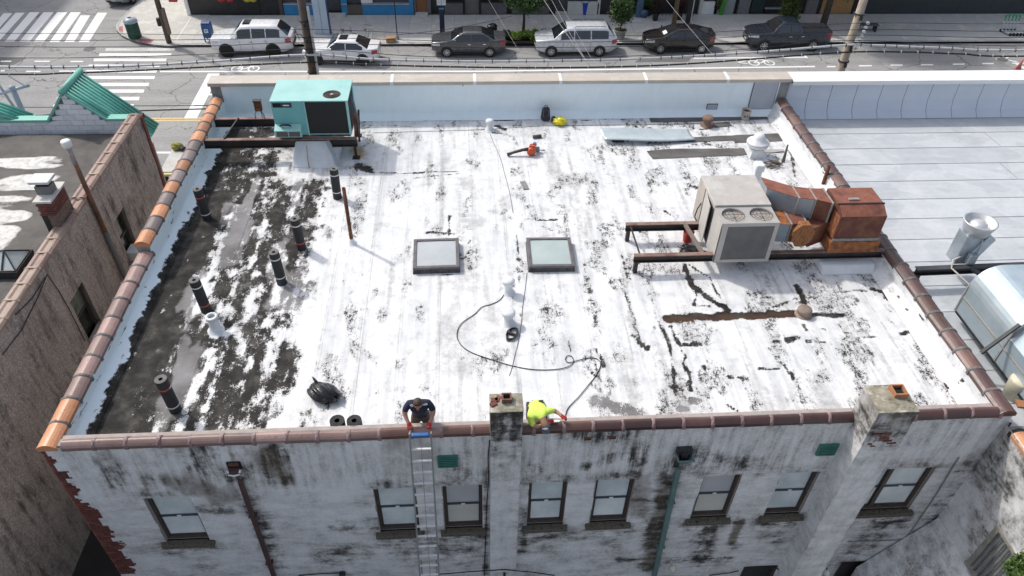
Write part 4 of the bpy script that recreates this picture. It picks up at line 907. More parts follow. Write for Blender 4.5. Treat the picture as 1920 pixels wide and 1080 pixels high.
# sloped white duct boot below it
bt = thing('duct_boot', 'white coated duct boot sloping to the deck below the teal unit', 'duct', (-4.6, 20.7, ZD))
bp = [gz(537, 280, ZD+.72), gz(588, 280, ZD+.72), gz(620, 318, ZD+.01), gz(560, 322, ZD+.01)]
adopt(MB().hex8([(-5.35, 20.0, ZD), (-3.95, 19.95, ZD), (-3.9, 21.9, ZD), (-5.3, 21.9, ZD), (-5.2, 20.66, ZD+.74), (-4.2, 20.66, ZD+.74), (-4.2, 21.8, ZD+.74), (-5.2, 21.8, ZD+.74)]).build('boot', mat('boot_white', (.66, .69, .72), (.56, .58, .60), 3, .5, 0, .1, 20), bevel=.05), bt)
adopt(MB().bar((-4.22, 20.45, ZD+.7), (-3.85, 19.9, ZD+.12), .11, .05).build('drain_trough', mat('boot_grey', (.30, .34, .38), None, 4, .4)), bt)
adopt(MB().tube([(-4.85, 20.38, ZD+.60), (-4.84, 20.2, ZD+.36), (-4.82, 20.06, ZD+.16), (-4.8, 19.96, ZD+.03)], .012, 6).build('rust_drip', mat('rust_drip', (.30, .19, .09), None, 5, .8)), bt)
# electric box on a bent-leg stand beside it
p = gz(488, 222, 8.09); eb = thing('switch_box', 'rusty electric box on thin legs above the far beam', 'electric box', (p.x, 21.92, 8.09))
adopt_l(MB().box((0, 0, .42), (.22, .14, .34)), 'box', RUST, eb, bevel=.01); adopt_l(MB().box((0, 0, .60), (.25, .17, .03)), 'lid', BLACKM, eb)
for a, b in ((-.09, -.06), (.09, -.06), (.03, .06)): adopt_l(MB().tube([(a*.8, b, .26), (a*1.5, b, .15), (a*1.6, b, 0)], .012, 6), 'leg', STEEL, eb)

# ---- tan unit with two fans on its steel frame
f2 = thing('steel_frame', 'rust-topped steel beams on short legs carrying the tan unit and duct', 'steel frame', (7.6, 15.3, ZD))
for Y, xa, xb in ((14.66, 4.30, 10.95), (16.02, 4.33, 7.9)):
    m1, m2 = MB(), MB(); ibeam(m1, m2, (xa, Y, 7.93), (xb, Y, 7.93), .22, .13); o = adopt(m1.build('beam', STEEL), f2); adopt(m2.build('flange', BEAMTOP), o)
for x, y in ((4.38, 14.66), (4.42, 16.02), (7.7, 16.02)): adopt(MB().bb(x-.05, x+.05, y-.05, y+.05, ZD, 7.72).build('leg', STEEL), f2)
adopt(MB().bar((4.46, 14.7, 7.9), (4.44, 16.0, 7.9), .035).build('brace', STEEL), f2); adopt(MB().bar((6.1, 14.72, 7.9), (5.95, 15.98, 7.9), .11, .05).build('brace', mat('tan_brace', (.17, .14, .12), None, 5, .7)), f2)
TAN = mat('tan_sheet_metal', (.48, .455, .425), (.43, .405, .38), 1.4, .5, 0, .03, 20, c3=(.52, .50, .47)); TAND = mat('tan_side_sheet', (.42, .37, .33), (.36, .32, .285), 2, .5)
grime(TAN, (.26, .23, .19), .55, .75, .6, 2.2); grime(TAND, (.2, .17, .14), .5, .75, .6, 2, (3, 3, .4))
tu = thing('rooftop_unit', 'tan rooftop air-conditioning unit with two fans, beside the rusty duct', 'air conditioner', (7.1, 15.6, 7.93))
tx0, tx1, ty0, ty1, tz0, tz1 = 6.37, 7.83, 14.53, 16.66, 7.72, 9.02
def tup(mb, n, m, **kw): return adopt(mb.build(n, m, None, **kw), tu)
tup(MB().bb(tx0+.02, tx1-.02, ty0+.04, ty1-.02, tz0, tz1-.12), 'cabinet', TAND, bevel=.01)
tup(MB().bb(tx0-.01, tx1+.01, ty0+.72, ty1, tz1-.13, tz1), 'lid', TAN, bevel=.012)
# fan deck with two wells
fd = MB(); zf = tz1-.055; n = 24
for s in (0, 1):
    cx = tx0+.37+s*.72; cy = ty0+.36; x0, x1 = tx0+s*.73, tx0+.73+s*.73; y0, y1 = ty0, ty0+.715; R = .29
    ring = [(cx+R*math.cos(2*math.pi*k/n), cy+R*math.sin(2*math.pi*k/n)) for k in range(n)]
    outer = []
    for k in range(n):
        a = 2*math.pi*k/n; dx, dy = math.cos(a), math.sin(a); t = min((x1-cx)/dx if dx > 1e-6 else 9, (x0-cx)/dx if dx < -1e-6 else 9, (y1-cy)/dy if dy > 1e-6 else 9, (y0-cy)/dy if dy < -1e-6 else 9); outer.append((cx+dx*t, cy+dy*t))
    vs_ = [(a, b, zf) for a, b in outer]+[(a, b, zf) for a, b in ring]+[(a, b, zf-.22) for a, b in ring]
    fd.add(vs_, [(k, (k+1) % n, n+(k+1) % n, n+k) for k in range(n)]+[(n+k, n+(k+1) % n, 2*n+(k+1) % n, 2*n+k) for k in range(n)])
    for (ax, ay) in ((x0, y0), (x1, y0), (x1, y1), (x0, y1)):   # square corners between the ray-hit points
        near = sorted(range(n), key=lambda k: (outer[k][0]-ax)**2+(outer[k][1]-ay)**2)[:2]; fd.add([(ax, ay, zf), (*outer[near[0]], zf), (*outer[near[1]], zf)], [(0, 1, 2)])
    fan = thing('fan', None, None, (cx, cy, zf-.1)); adopt(fan, tu)
    adopt(MB().lathe([(.28, zf-.2), (.01, zf-.2)], 20, (cx, cy, 0), cap=False).build('well_floor', mat('well_grey', (.11, .11, .115), (.16, .16, .165), 6, .6)), fan)
    for k in range(4): adopt(MB().box((cx+.14*math.cos(k*1.571+.6+s), cy+.14*math.sin(k*1.571+.6+s), zf-.13), (.26, .13, .01), Matrix.Rotation(k*1.571+.6+s, 3, 'Z') @ Matrix.Rotation(.5, 3, 'X')).build('blade', mat('fan_blade', (.42, .42, .42), None, 5, .4, .4)), fan)
    adopt(MB().lathe([(.075, zf-.2), (.075, zf-.06), (.05, zf-.05)], 14, (cx, cy, 0)).build('hub', MATS['fan_blade']), fan)
    gd = MB()
    for r in (.12, .2, .27): gd.lathe([(r, zf+.02), (r+.008, zf+.024), (r+.01, zf+.018)], 24, (cx, cy, 0), cap=False)
    for k in range(4): gd.bar((cx, cy, zf+.024), (cx+.29*math.cos(k*1.571), cy+.29*math.sin(k*1.571), zf+.012), .008)
    adopt(gd.build('guard', BLACKM), fan)
tup(fd, 'fan_deck', mat('fan_deck_tan', (.40, .385, .37), (.34, .33, .32), 4, .5), fix=False)
tup(MB().bb(tx0, tx1, ty0, ty0+.02, zf-.10, zf-.002).bb(tx0, tx0+.16, ty0, ty0+.04, tz0, zf-.1).bb(tx1-.1, tx1, ty0, ty0+.04, tz0, zf-.1).bb(tx0+.16, tx1-.1, ty0, ty0+.04, tz0, tz0+.09), 'front_frame', TAN)
tup(MB().bb(tx0+.16, tx1-.1, ty0+.012, ty0+.03, tz0+.09, zf-.1), 'condenser_grille', mat('grey_condenser_fins', (.13, .13, .13), (.17, .17, .168), 2, .7, .2, .5, 90))
tup(MB().bb(tx0-.0, tx0+.02, ty0+.0, ty0+.72, tz0+.02, zf-.01), 'side_panel', TAN); tup(MB().box((tx0-.06, ty0+1.15, tz0+.62), (.025, .72, 1.18), Matrix.Rotation(rad(-7), 3, 'Z')), 'open_door', TAN, bevel=.006)
tup(MB().box((tx0-.02, ty1-.3, tz0+.65), (.025, .55, 1.2)), 'side_door', TAND, bevel=.006)
tup(MB().bb(tx0+.0, tx0+.02, ty0+.74, ty0+1.5, tz0+.1, tz1-.15), 'door_opening', mat('cabinet_shade', (.08, .08, .085), None, 4, .6))
tup(MB().tube([(tx0-.03, ty1-.5, tz0+.75), (tx0-.12, ty1-.55, tz0+.6), (tx0-.13, ty1-.5, tz0+.3), (tx0-.03, ty1-.45, tz0+.12)], .016, 8), 'conduit', BLACKR, smooth=True)
# ---- rusty duct run from the unit to the box over the right parapet
du = thing('rusty_duct', 'rusted sheet-metal duct run from the tan unit to the right parapet', 'duct', (9.3, 15.2, 7.95))
RPLATE = mat('rust_red_plate', (.20, .068, .042), (.26, .095, .06), 1.6, .7, .05, .15, 30, c3=(.155, .05, .034)); RSIDE = mat('rust_brown_side', (.095, .032, .025), (.13, .045, .032), 2, .75, .05, .15, 30, c3=(.2, .09, .04)); RORA = mat('orange_rust', (.40, .15, .04), (.25, .09, .035), 5, .85, 0, .3, 40, c3=(.13, .05, .03)); GALD = mat('blue_grey_duct', (.22, .27, .32), (.27, .32, .37), 2, .45, .3, c3=(.30, .33, .35))
SEAL = mat('duct_sealant', (.33, .32, .31), (.24, .22, .2), 12, .9, 0, .4, 50)
grime(RPLATE, (.09, .04, .03), .48, .7, .8, 4); grime(RSIDE, (.28, .13, .05), .55, .72, .7, 3, (4, 4, .5)); grime(GALD, (.25, .13, .07), .55, .7, .7, 3)
def dup_(mb, n, m, **kw): return adopt(mb.build(n, m, None, **kw), du)
def seg(pa, pb, z0, z1, side, top, name='duct_section'):
    (xa, ya0, ya1), (xb, yb0, yb1) = pa, pb
    dup_(MB().hex8([(xa, ya0, z0), (xb, yb0, z0), (xb, yb1, z0), (xa, ya1, z0), (xa, ya0, z1), (xb, yb0, z1), (xb, yb1, z1), (xa, ya1, z1)]), name, side)
    dup_(MB().hex8([(xa, ya0-.01, z1), (xb, yb0-.01, z1), (xb, yb1+.01, z1), (xa, ya1+.01, z1), (xa, ya0-.01, z1+.012), (xb, yb0-.01, z1+.012), (xb, yb1+.01, z1+.012), (xa, ya1+.01, z1+.012)]), 'top_plate', top)
    dup_(MB().bb(xb-.02, xb+.02, yb0-.025, yb1+.025, z0-.015, z1+.028), 'seam', SEAL)
seg((7.83, 15.72, 16.25), (8.52, 15.26, 15.78), 8.5, 9.19, GALD, RPLATE); seg((8.54, 15.26, 15.78), (8.93, 15.18, 15.68), 8.5, 9.19, GALD, RPLATE); seg((8.95, 15.18, 15.68), (9.3, 15.0, 15.66), 8.5, 9.19, RSIDE, RPLATE)
seg((7.83, 14.9, 15.42), (8.32, 14.86, 15.4), 8.1, 8.66, GALD, RORA); seg((8.34, 14.86, 15.4), (8.72, 14.8, 15.35), 8.1, 8.68, RSIDE, RPLATE)
dup_(MB().prism([(8.40+.24+.30*math.cos(rad(22.5+45*k)), 8.40+.37*math.sin(rad(22.5+45*k))) for k in range(8)], 'y', 14.70, 14.9), 'elbow', mat('streaked_rust', (.13, .05, .028), (.33, .14, .045), 7, .8, 0, .2, 40, stretch=(3, 1, 1), c3=(.08, .035, .025)))
dup_(MB().hex8([(8.86, 14.74, 8.0), (9.42, 15.0, 8.0), (9.42, 15.5, 8.0), (8.86, 15.3, 8.0), (8.86, 14.74, 8.6), (9.42, 15.0, 8.6), (9.42, 15.5, 8.6), (8.86, 15.3, 8.6)]), 'duct_section', RSIDE)
bx0, bx1 = 9.42, 10.62
dup_(MB().prism([(14.62, 8.3), (14.62, 9.02), (14.95, 9.2), (15.68, 9.2), (15.68, 8.3)], 'x', bx0, bx1), 'duct_box', RSIDE, bevel=.008)
dup_(MB().quad((bx0+.02, 14.617, 9.035), (bx1-.02, 14.617, 9.035), (bx1-.02, 14.946, 9.214), (bx0+.02, 14.946, 9.214)), 'hood_plate', RPLATE); dup_(MB().bb(bx0+.02, bx1-.02, 14.975, 15.66, 9.201, 9.212), 'top_plate', RPLATE)
dup_(MB().bb(bx0-.01, bx1+.01, 14.925, 14.972, 9.2, 9.222), 'seam', BLACKM); dup_(MB().bb(bx0-.02, bx0-.001, 14.63, 15.0, 8.35, 9.0), 'side_plate', RORA)
dup_(MB().bb(bx0-.06, bx1+.06, 14.56, 15.74, 7.94, 8.28), 'box_base', RORA); dup_(MB().bb(bx0-.02, bx1+.02, 14.59, 14.62, 8.27, 8.36), 'seam', SEAL)
dup_(MB().bb(bx0+.33, bx0+.60, 15.08, 15.16, 9.213, 9.25), 'hinge_plate', SEAL)
curb = MB().prism([(14.32, ZD), (14.46, ZD+.25), (15.9, ZD+.25), (15.9, ZD)], 'x', 9.3, 10.75).build('duct_kerb', mat('kerb_white', (.68, .70, .73), (.6, .62, .64), 3, .6), bevel=.05)
tag(curb, 'low white coated kerb on the deck below the rusty duct box', 'duct kerb')
# ---- red bucket with dark sack under that frame
b = at(1288, 452); rb = thing('red_bucket', 'red bucket half hidden behind the steel beam left of the tan unit', 'bucket', b)
adopt_l(MB().lathe([(.12, 0), (.15, .33), (.155, .33), (.135, .32), (.11, .02)], 20, cap=False), 'pail', mat('red_plastic', (.55, .03, .02), (.6, .05, .03), 3, .4), rb, smooth=True)
adopt_l(MB().lathe([(.15, .33), (.14, .35), (.01, .36)], 20, cap=False), 'lid', MATS['red_plastic'], rb, smooth=True)
# ---- mushroom vent, gooseneck, bucket, metal sheet, strips
mv = thing('mushroom_vent', 'white domed mushroom vent on a square kerb near the right parapet', 'roof vent', at(1415, 291)); WV = MATS['white_vent']
adopt_l(MB().box((0, 0, .14), (.5, .5, .28), taper=.85), 'kerb', WV, mv, bevel=.02); adopt_l(MB().lathe([(.18, .26), (.2, .38)], 20, cap=False), 'neck', WV, mv, smooth=True)
adopt_l(MB().lathe([(.2, .36), (.33, .38), (.36, .42), (.36, .50), (.33, .53), (.22, .58), (.19, .66), (.15, .74), (.06, .78), (.005, .785)], 26, cap=False), 'dome', WV, mv, smooth=True)
adopt_l(MB().lathe([(.362, .465), (.366, .475), (.362, .485)], 26, cap=False), 'band', mat('vent_band', (.3, .3, .3), None, 4, .6), mv)
gn = thing('gooseneck', 'white gooseneck vent behind the tan unit', 'roof vent', at(1414, 345)); 
adopt_l(MB().bb(-.11, .11, -.1, .1, 0, .62), 'riser', WV, gn, bevel=.02); adopt_l(MB().box((-.03, -.06, .66), (.28, .34, .24)), 'hood', WV, gn, bevel=.05)
bk = thing('paint_bucket', 'white paint bucket with brown inside, by the street parapet', 'bucket', (9.84, 22.86, ZD))
adopt_l(MB().lathe([(.14, 0), (.165, .36), (.172, .36), (.155, .345), (.135, .02)], 22, cap=False), 'pail', mat('dirty_white_plastic', (.58, .55, .5), (.42, .36, .3), 5, .5), bk, smooth=True)
adopt_l(MB().lathe([(.153, .28), (.01, .27)], 20, cap=False), 'contents', mat('brown_paint', (.06, .03, .02), None, 4, .5), bk)
vs_ = []
for k in range(9): a = rad(225+10*k); vs_ += [(.1605*math.cos(a), .1605*math.sin(a), .12), (.166*math.cos(a), .166*math.sin(a), .24)]
adopt_l(MB().add(vs_, [(2*k, 2*k+2, 2*k+3, 2*k+1) for k in range(8) if k not in (3,)]), 'printed_label', mat('bucket_print', (.05, .05, .05), (.6, .58, .52), 30, .6, lo=.48, hi=.52), bk)
# bent sheet of metal lying across blocks
P = [at(1118, 243), at(1283, 240), at(1290, 262), at(1124, 262)]
def shfn(U, V):
    x = P[0].x+.02 + (P[1].x-P[0].x)*U + .1*V; y = 21.25 + .62*(1-V) + .12*np.sin(U*3.1)*V*-1 + .05*U
    z = ZD + .22 - .08*np.sin(V*3.0) + .05*np.sin(U*4+1) - .10*(V > .9)*(V-.9)*10*.6 - .06*(1-U)*.5
    return x, y, z
me, U, V = grid_mesh('metal_sheet', np.linspace(0, 1, 30), np.linspace(0, 1, 10), shfn)
o = obj('metal_sheet', me, mat('pale_blue_sheet', (.46, .54, .57), (.54, .61, .63), 2, .35, .3, c3=(.58, .64, .65))); s = o.modifiers.new('solid', 'SOLIDIFY'); s.thickness = .005
tag(o, 'long bent pale blue metal sheet lying near the street parapet', 'metal sheet')
for bx_, bh_, bl_ in ((5.1, .07, 'dark block under the left end of the pale metal sheet'), (6.8, .07, 'dark block under the right end of the pale metal sheet')):
    o = MB().bb(bx_-.2, bx_+.2, 21.35, 21.7, ZD+.01, ZD+bh_).build('support_block', FELT); tag(o, bl_, 'block')
STRIP = mat('bare_felt_strip', (.075, .072, .07), (.105, .10, .096), 2, .85, 0, .3, 40, c3=(.13, .125, .12))
def strip(px, name='felt_strip', m=STRIP):
    pts = [tuple(gz(x, y, ZD+.02))[:2] for x, y in px]; rnd = random.Random(len(pts)+int(px[0][0])); out = []
    for i in range(len(pts)):
        a, b_ = Vector(pts[i]), Vector(pts[(i+1) % len(pts)]); n_ = max(2, int((b_-a).length/.25))
        for k in range(n_): q = a.lerp(b_, k/n_); out.append((q.x+rnd.uniform(-.012, .012), q.y+rnd.uniform(-.012, .012)))
    adopt(MB().prism(out, 'z', ZD+.016, ZD+.024).build(name, m), deck_root)
strip([(1217, 221), (1300, 219), (1457, 214), (1459, 222), (1300, 228), (1220, 229)]); strip([(1335, 231), (1366, 228), (1373, 236), (1340, 239)])
strip([(1270, 262), (1300, 257), (1482, 249), (1487, 263), (1378, 268), (1376, 263), (1250, 267)]); strip([(1212, 283), (1260, 279), (1395, 278), (1400, 290), (1224, 298)])
strip([(1405, 280), (1470, 280), (1472, 286), (1405, 286)], m=mat('grey_strip', (.33, .33, .33), (.4, .4, .4), 5, .8)); strip([(1400, 211), (1420, 210), (1421, 217), (1402, 218)], 'red_patch', mat('red_primer', (.17, .05, .035), None, 4, .8))
# wood scraps, dark metal scrap, plank, offcut
wp = thing('scrap_pile', 'small heap of broken wood strips beside the mushroom vent', 'scrap pile', at(1447, 313)); WD = mat('old_wood', (.12, .09, .07), (.2, .16, .13), 8, .9, 0, .3, 40)
for k in range(12): adopt_l(MB().box((random.uniform(-.2, .2), random.uniform(-.14, .14), .03+.012*k), (random.uniform(.25, .45), .035, .02), Matrix.Rotation(random.uniform(-.7, .5), 3, 'Z')), 'wood_strip', WD, wp)
sc_ = thing('metal_scrap', 'twisted dark metal strip leaning near the right parapet', 'scrap', at(1468, 305)); adopt_l(MB().hex8([(-.05, 0, 0), (.06, 0, 0), (.06, .03, 0), (-.05, .03, 0), (.10, .25, .5), (.14, .25, .5), (.14, .28, .5), (.10, .28, .5)]), 'strip', mat('scrap_grey', (.09, .09, .085), (.14, .14, .13), 6, .6), sc_); adopt_l(MB().bar((.02, .2, .3), (-.28, .5, .06), .04, .02), 'strip', MATS['scrap_grey'], sc_)
o = MB().box((0, 0, .025), (.15, .42, .04)).box((-.07, 0, .05), (.012, .42, .03)).box((.07, 0, .05), (.012, .42, .03)).build('metal_channel', mat('grey_channel', (.22, .22, .225), (.3, .3, .3), 5, .5, .4)); o.location = at(983, 349); o.rotation_euler[2] = rad(12); tag(o, 'short grey metal channel lying on the white roof', 'metal channel')
o = MB().lathe([(.06, -.14), (.06, .14)], 12, axis='x').build('felt_offcut', mat('offcut_grey', (.06, .06, .06), (.1, .1, .1), 8, .8), smooth=True); o.location = at(1007, 259)+Vector((0, 0, .062)); o.rotation_euler[2] = rad(10); tag(o, 'small rolled dark offcut beyond the leaf blower', 'felt offcut')
# leaf blower
lb = thing('leaf_blower', 'orange leaf blower with a dark nozzle lying on the roof', 'leaf blower', at(996, 291)); OR = mat('orange_plastic', (.60, .10, .03), (.5, .08, .03), 4, .4)
adopt_l(MB().lathe([(.04, -.1), (.13, -.09), (.15, -.04), (.15, .05), (.12, .09), (.03, .1)], 20, (0, 0, .15), axis='y'), 'fan_housing', OR, lb, smooth=True); adopt_l(MB().box((.04, .06, .24), (.2, .16, .16)), 'engine_cover', OR, lb, bevel=.04)
adopt_l(MB().tube([(-.1, 0, .22), (-.28, 0, .2), (-.6, -.03, .12), (-.78, -.05, .06)], [.06, .05, .045, .055], 12), 'nozzle', mat('blower_tube', (.035, .03, .028), (.06, .05, .045), 6, .5), lb, smooth=True)
adopt_l(MB().tube([(-.06, .02, .28), (-.04, .03, .38), (.1, .05, .39), (.16, .08, .3)], .02, 8), 'handle', OR, lb, smooth=True)
adopt_l(MB().box((.2, .16, .12), (.16, .14, .14)), 'engine', mat('engine_grey', (.12, .13, .16), (.25, .26, .28), 20, .4, .5), lb, bevel=.02); adopt_l(MB().box((.12, .22, .28), (.12, .12, .09)), 'fuel_cap', mat('blue_plastic', (.04, .16, .42), None, 4, .4), lb, bevel=.03)
adopt_l(MB().tube([(.2, .1, .15), (.35, .12, .1), (.46, .2, .06), (.4, .28, .03)], .012, 6), 'wire_stand', BLACKM, lb)
# backpack, yellow bag, trash bag
def blob(name, m, rx, ry, rz, seed, amp=.15, sub=4, fold=0, base=.0, parent=None):
    bm = bmesh.new(); bmesh.ops.create_icosphere(bm, subdivisions=sub, radius=1)
    rnd = random.Random(seed); ph = [(rnd.uniform(1, 5), rnd.uniform(1, 5), rnd.uniform(1, 5), rnd.uniform(0, 6)) for _ in range(9)]
    for v in bm.verts:
        p = v.co.copy(); n_ = 0
        for i, (a, b_, c_, d_) in enumerate(ph): n_ += (1-abs(math.sin(a*p.x*.9+b_*p.y*.9+c_*p.z*.7+d_))**.6)*1.6/(1+i*.35)
        k = 1 + amp*(n_/4-.5)*2
        v.co = Vector((p.x*rx*k, p.y*ry*k, max(p.z*k, -.72)*rz + .72*rz + base))
    me = D.meshes.new(name); bm.to_mesh(me); bm.free()
    me.polygons.foreach_set('use_smooth', [True]*len(me.polygons)); o = obj(name, me, m, parent); return o
bp_ = thing('backpack', 'dark backpack propped against the street parapet', 'backpack', (2.82, 22.9, ZD)); BPM = mat('dark_nylon', (.018, .018, .024), (.035, .035, .045), 8, .6, 0, .3, 40)
adopt_l(MB().box((0, .06, .24), (.34, .2, .46), taper=.75), 'body', BPM, bp_, bevel=.07, seg=3); adopt_l(MB().box((0, -.06, .15), (.26, .1, .24), taper=.8), 'front_pocket', BPM, bp_, bevel=.04, seg=3)
adopt_l(MB().tube([(-.05, .06, .46), (-.04, .06, .53), (.04, .06, .53), (.05, .06, .46)], .014, 6), 'top_handle', BPM, bp_)
for s in (-.08, .08): adopt_l(MB().tube([(s, -.03, .42), (s*1.1, -.08, .3), (s*1.1, -.12, .2)], .014, 6), 'strap', mat('grey_strap', (.12, .12, .14), None, 5, .6), bp_)
yb = thing('plastic_bag', 'crumpled yellow plastic bag beside the backpack', 'bag', at(1049, 233)); blob('bag', mat('yellow_plastic', (.70, .62, .02), (.62, .52, .02), 5, .35, 0, .3, 20), .24, .2, .15, 4, .3, parent=yb)
adopt_l(MB().box((-.2, .14, .11), (.14, .12, .22)), 'dark_pouch', BPM, yb, bevel=.04)
tb = thing('trash_bag', 'shiny black trash bag slumped left of the ladder', 'trash bag', at(608, 744), rad(-25)); TBM = mat('black_plastic_film', (.010, .010, .012), (.016, .016, .018), 5, .18, 0, .5, 9)
blob('bag', TBM, .36, .24, .19, 11, .24, 5, parent=tb); adopt_l(MB().add([(-.24, .08, .2), (-.36, .16, .34), (-.27, .14, .35), (-.15, .1, .3), (-.02, .02, .26)], [(0, 1, 2), (0, 2, 3), (0, 3, 4)]), 'bag_ear', TBM, tb); adopt_l(MB().add([(.3, -.05, .16), (.46, -.08, .2), (.43, 0, .12), (.34, .05, .1)], [(0, 1, 2, 3)]), 'bag_corner', TBM, tb)
ds = thing('sack', 'limp black sack under the beams beside the red bucket', 'sack', at(1296, 474)); blob('bag', TBM, .34, .2, .12, 23, .3, 4, parent=ds)
# hose loop, coil, thin wires
def on_deck(name, pts, r, m, label, cat, lift=None, n=6, closed=False):
    P_ = [at(x, y)+Vector((0, 0, r+.012)) for x, y in pts]
    # smooth with Catmull-Rom
    Q = []
    for i in range(len(P_)-1):
        p0, p1, p2, p3 = P_[max(i-1, 0)], P_[i], P_[i+1], P_[min(i+2, len(P_)-1)]
        for k in range(8):
            t = k/8; Q.append(.5*((2*p1)+(-p0+p2)*t+(2*p0-5*p1+4*p2-p3)*t*t+(-p0+3*p1-3*p2+p3)*t**3))
    Q.append(P_[-1])
    if lift: lift(Q)
    o = MB().tube(Q, r, n).build(name, m, smooth=True); tag(o, label, cat); return o
def lft(Q):
    for i in range(6): Q[i].z += .30*(1-i/6)
on_deck('air_hose', [(951, 536), (945, 553), (935, 565), (920, 572), (903, 577), (890, 590), (866, 607), (857, 625), (861, 643), (880, 660), (920, 675), (960, 687), (1000, 694), (1040, 694), (1064, 689), (1075, 680), (1072, 670), (1064, 668), (1060, 675), (1066, 681), (1080, 678), (1095, 674), (1110, 672), (1122, 676), (1126, 686), (1118, 704), (1104, 722), (1085, 745), (1066, 765), (1060, 780)], .010, BLACKR, 'long black air hose looping from the vent stack to the rear coping', 'hose', lft)
cc = thing('cable_coil', 'tied coil of black cable below the capped vent stack', 'cable', at(960, 629), rad(62))
for k in range(4):
    pts = [Vector(((.24-.015*k)*math.cos(t)+random.uniform(-.01, .01), (.085+.012*k)*math.sin(t)+random.uniform(-.01, .01), .03+.016*k)) for t in np.linspace(0, 2*math.pi, 22)]
    adopt_l(MB().tube(pts, .013, 6, cap=False), 'cable_loop', BLACKR if k else mat('grey_cable2', (.2, .2, .2), None, 5, .5), cc)
adopt_l(MB().box((0, 0, .05), (.05, .22, .06)), 'tie', BLACKR, cc)
WIREM = mat('thin_dark_wire', (.05, .05, .05), None, 5, .6)
on_deck('thin_wire', [(918, 250), (926, 270), (938, 297), (947, 330), (955, 360), (962, 400)], .006, WIREM, 'thin dark wire on the roof from the far vent stack', 'wire')
on_deck('thin_wire', [(988, 512), (985, 540), (980, 575), (977, 610), (972, 640), (966, 665), (960, 690), (955, 705)], .006, WIREM, 'thin dark wire on the roof below the right skylight', 'wire')
on_deck('thin_wire', [(700, 250), (800, 247), (900, 244), (1000, 238), (1100, 236), (1250, 234), (1340, 231)], .006, WIREM, 'thin dark wire lying along the street parapet shade', 'wire')
# rags of loose felt lying about
# ================================================================= ladder
la = thing('extension_ladder', 'aluminium extension ladder leaning on the rear coping', 'ladder', (-1.03, 8.0, 0)); ALU = mat('aluminium', (.34, .345, .35), (.27, .275, .28), 4, .4, .3)
tl, tr = gy(766, 812, 8.96), gy(807, 809, 8.96); top = (tl+tr)/2; top.z = 7.92; bot = gy(802, 1080, 9.05-1.05*.75); wdt = .42
botc = Vector((top.x-.02+.0, 7.45, .01)); tc = Vector((top.x, 9.09, 8.07)); ld = (tc-botc)
for s in (-1, 1):
    o = Vector((s*wdt/2, 0, 0)); adopt(MB().bar(botc+o, tc+o, .03, .075).build('rail', ALU), la); o2 = Vector((s*(wdt/2-.045), .05, 0)); adopt(MB().bar(botc+o2, botc+ld*.55+o2, .025, .06).build('rail', ALU), la)
nr = int(ld.length/.305)
for k in range(1, nr+1):
    c = botc + ld.normalized()*(k*.305-.1); adopt(MB().bar(c-Vector((wdt/2-.015, .02, 0)), c+Vector((wdt/2-.015, -.02, 0)), .04, .034).build('rung', mat('bright_rung', (.80, .81, .82), None, 4, .4)), la)
adopt(MB().bar(tc+Vector((-.17, -.04, -.02)), tc+Vector((.17, -.04, -.02)), .09, .075).build('blue_standoff', mat('blue_ladder_part', (.03, .13, .36), None, 4, .4), bevel=.02), la)
adopt(MB().tube([tc+Vector((0, -.05, -.05)), botc+ld*.5+Vector((.02, -.07, 0)), botc+ld*.1+Vector((0, -.06, 0))], .006, 5).build('rope', mat('rope_grey', (.3, .28, .25), None, 5, .8)), la)
# ================================================================= two roofers
from mathutils.bvhtree import BVHTree
SKIN = mat('skin', (.42, .22, .15), (.36, .18, .12), 6, .5); GLOVE = mat('red_glove', (.45, .03, .025), (.35, .03, .025), 8, .7); NAVY = mat('navy_shirt', (.010, .015, .038), (.016, .022, .05), 6, .85, 0, .4, 25)
KHAKI = mat('khaki_trousers', (.12, .085, .055), (.09, .065, .045), 6, .85, 0, .3, 25); BOOT = mat('work_boot', (.05, .035, .025), None, 6, .7); HIVIS = mat('hi_vis_shirt', (.56, .78, .09), (.64, .82, .16), 4, .7, 0, .4, 20); JEAN = mat('dark_work_trousers', (.03, .03, .04), (.05, .05, .06), 6, .8); HAIR = mat('dark_brown_hair', (.035, .02, .013), (.055, .034, .022), 20, .6, 0, .4, 80)
def fingers(nodes, edges, hand, d, side, up, tag_='glove'):
    """four unequal fingers and a thumb rooted in the palm, bent at the knuckle."""
    h = Vector(nodes[hand][0]); d = Vector(d).normalized(); side = Vector(side).normalized(); up = Vector(up).normalized()
    for i, (o, L) in enumerate(((-.032, .062), (-.011, .072), (.011, .068), (.032, .055))):
        a = h + d*.045 + side*o; b = a + d*L*.55 + up*.008; c = b + d*L*.3 - up*L*.55
        for n_, p, r in (('a', a, .014), ('b', b, .0115), ('c', c, .010)): nodes['%s_f%d%s' % (hand, i, n_)] = (tuple(p), r, tag_)
        edges += [(hand, '%s_f%da' % (hand, i)), ('%s_f%da' % (hand, i), '%s_f%db' % (hand, i)), ('%s_f%db' % (hand, i), '%s_f%dc' % (hand, i))]
    s = -1 if side.x > 0 else 1
    a = h + side*(-.045); b = a + d*.035 + side*(-.018) - up*.01
    nodes[hand+'_ta'] = (tuple(a), .014, tag_); nodes[hand+'_tb'] = (tuple(b), .011, tag_); edges += [(hand, hand+'_ta'), (hand+'_ta', hand+'_tb')]
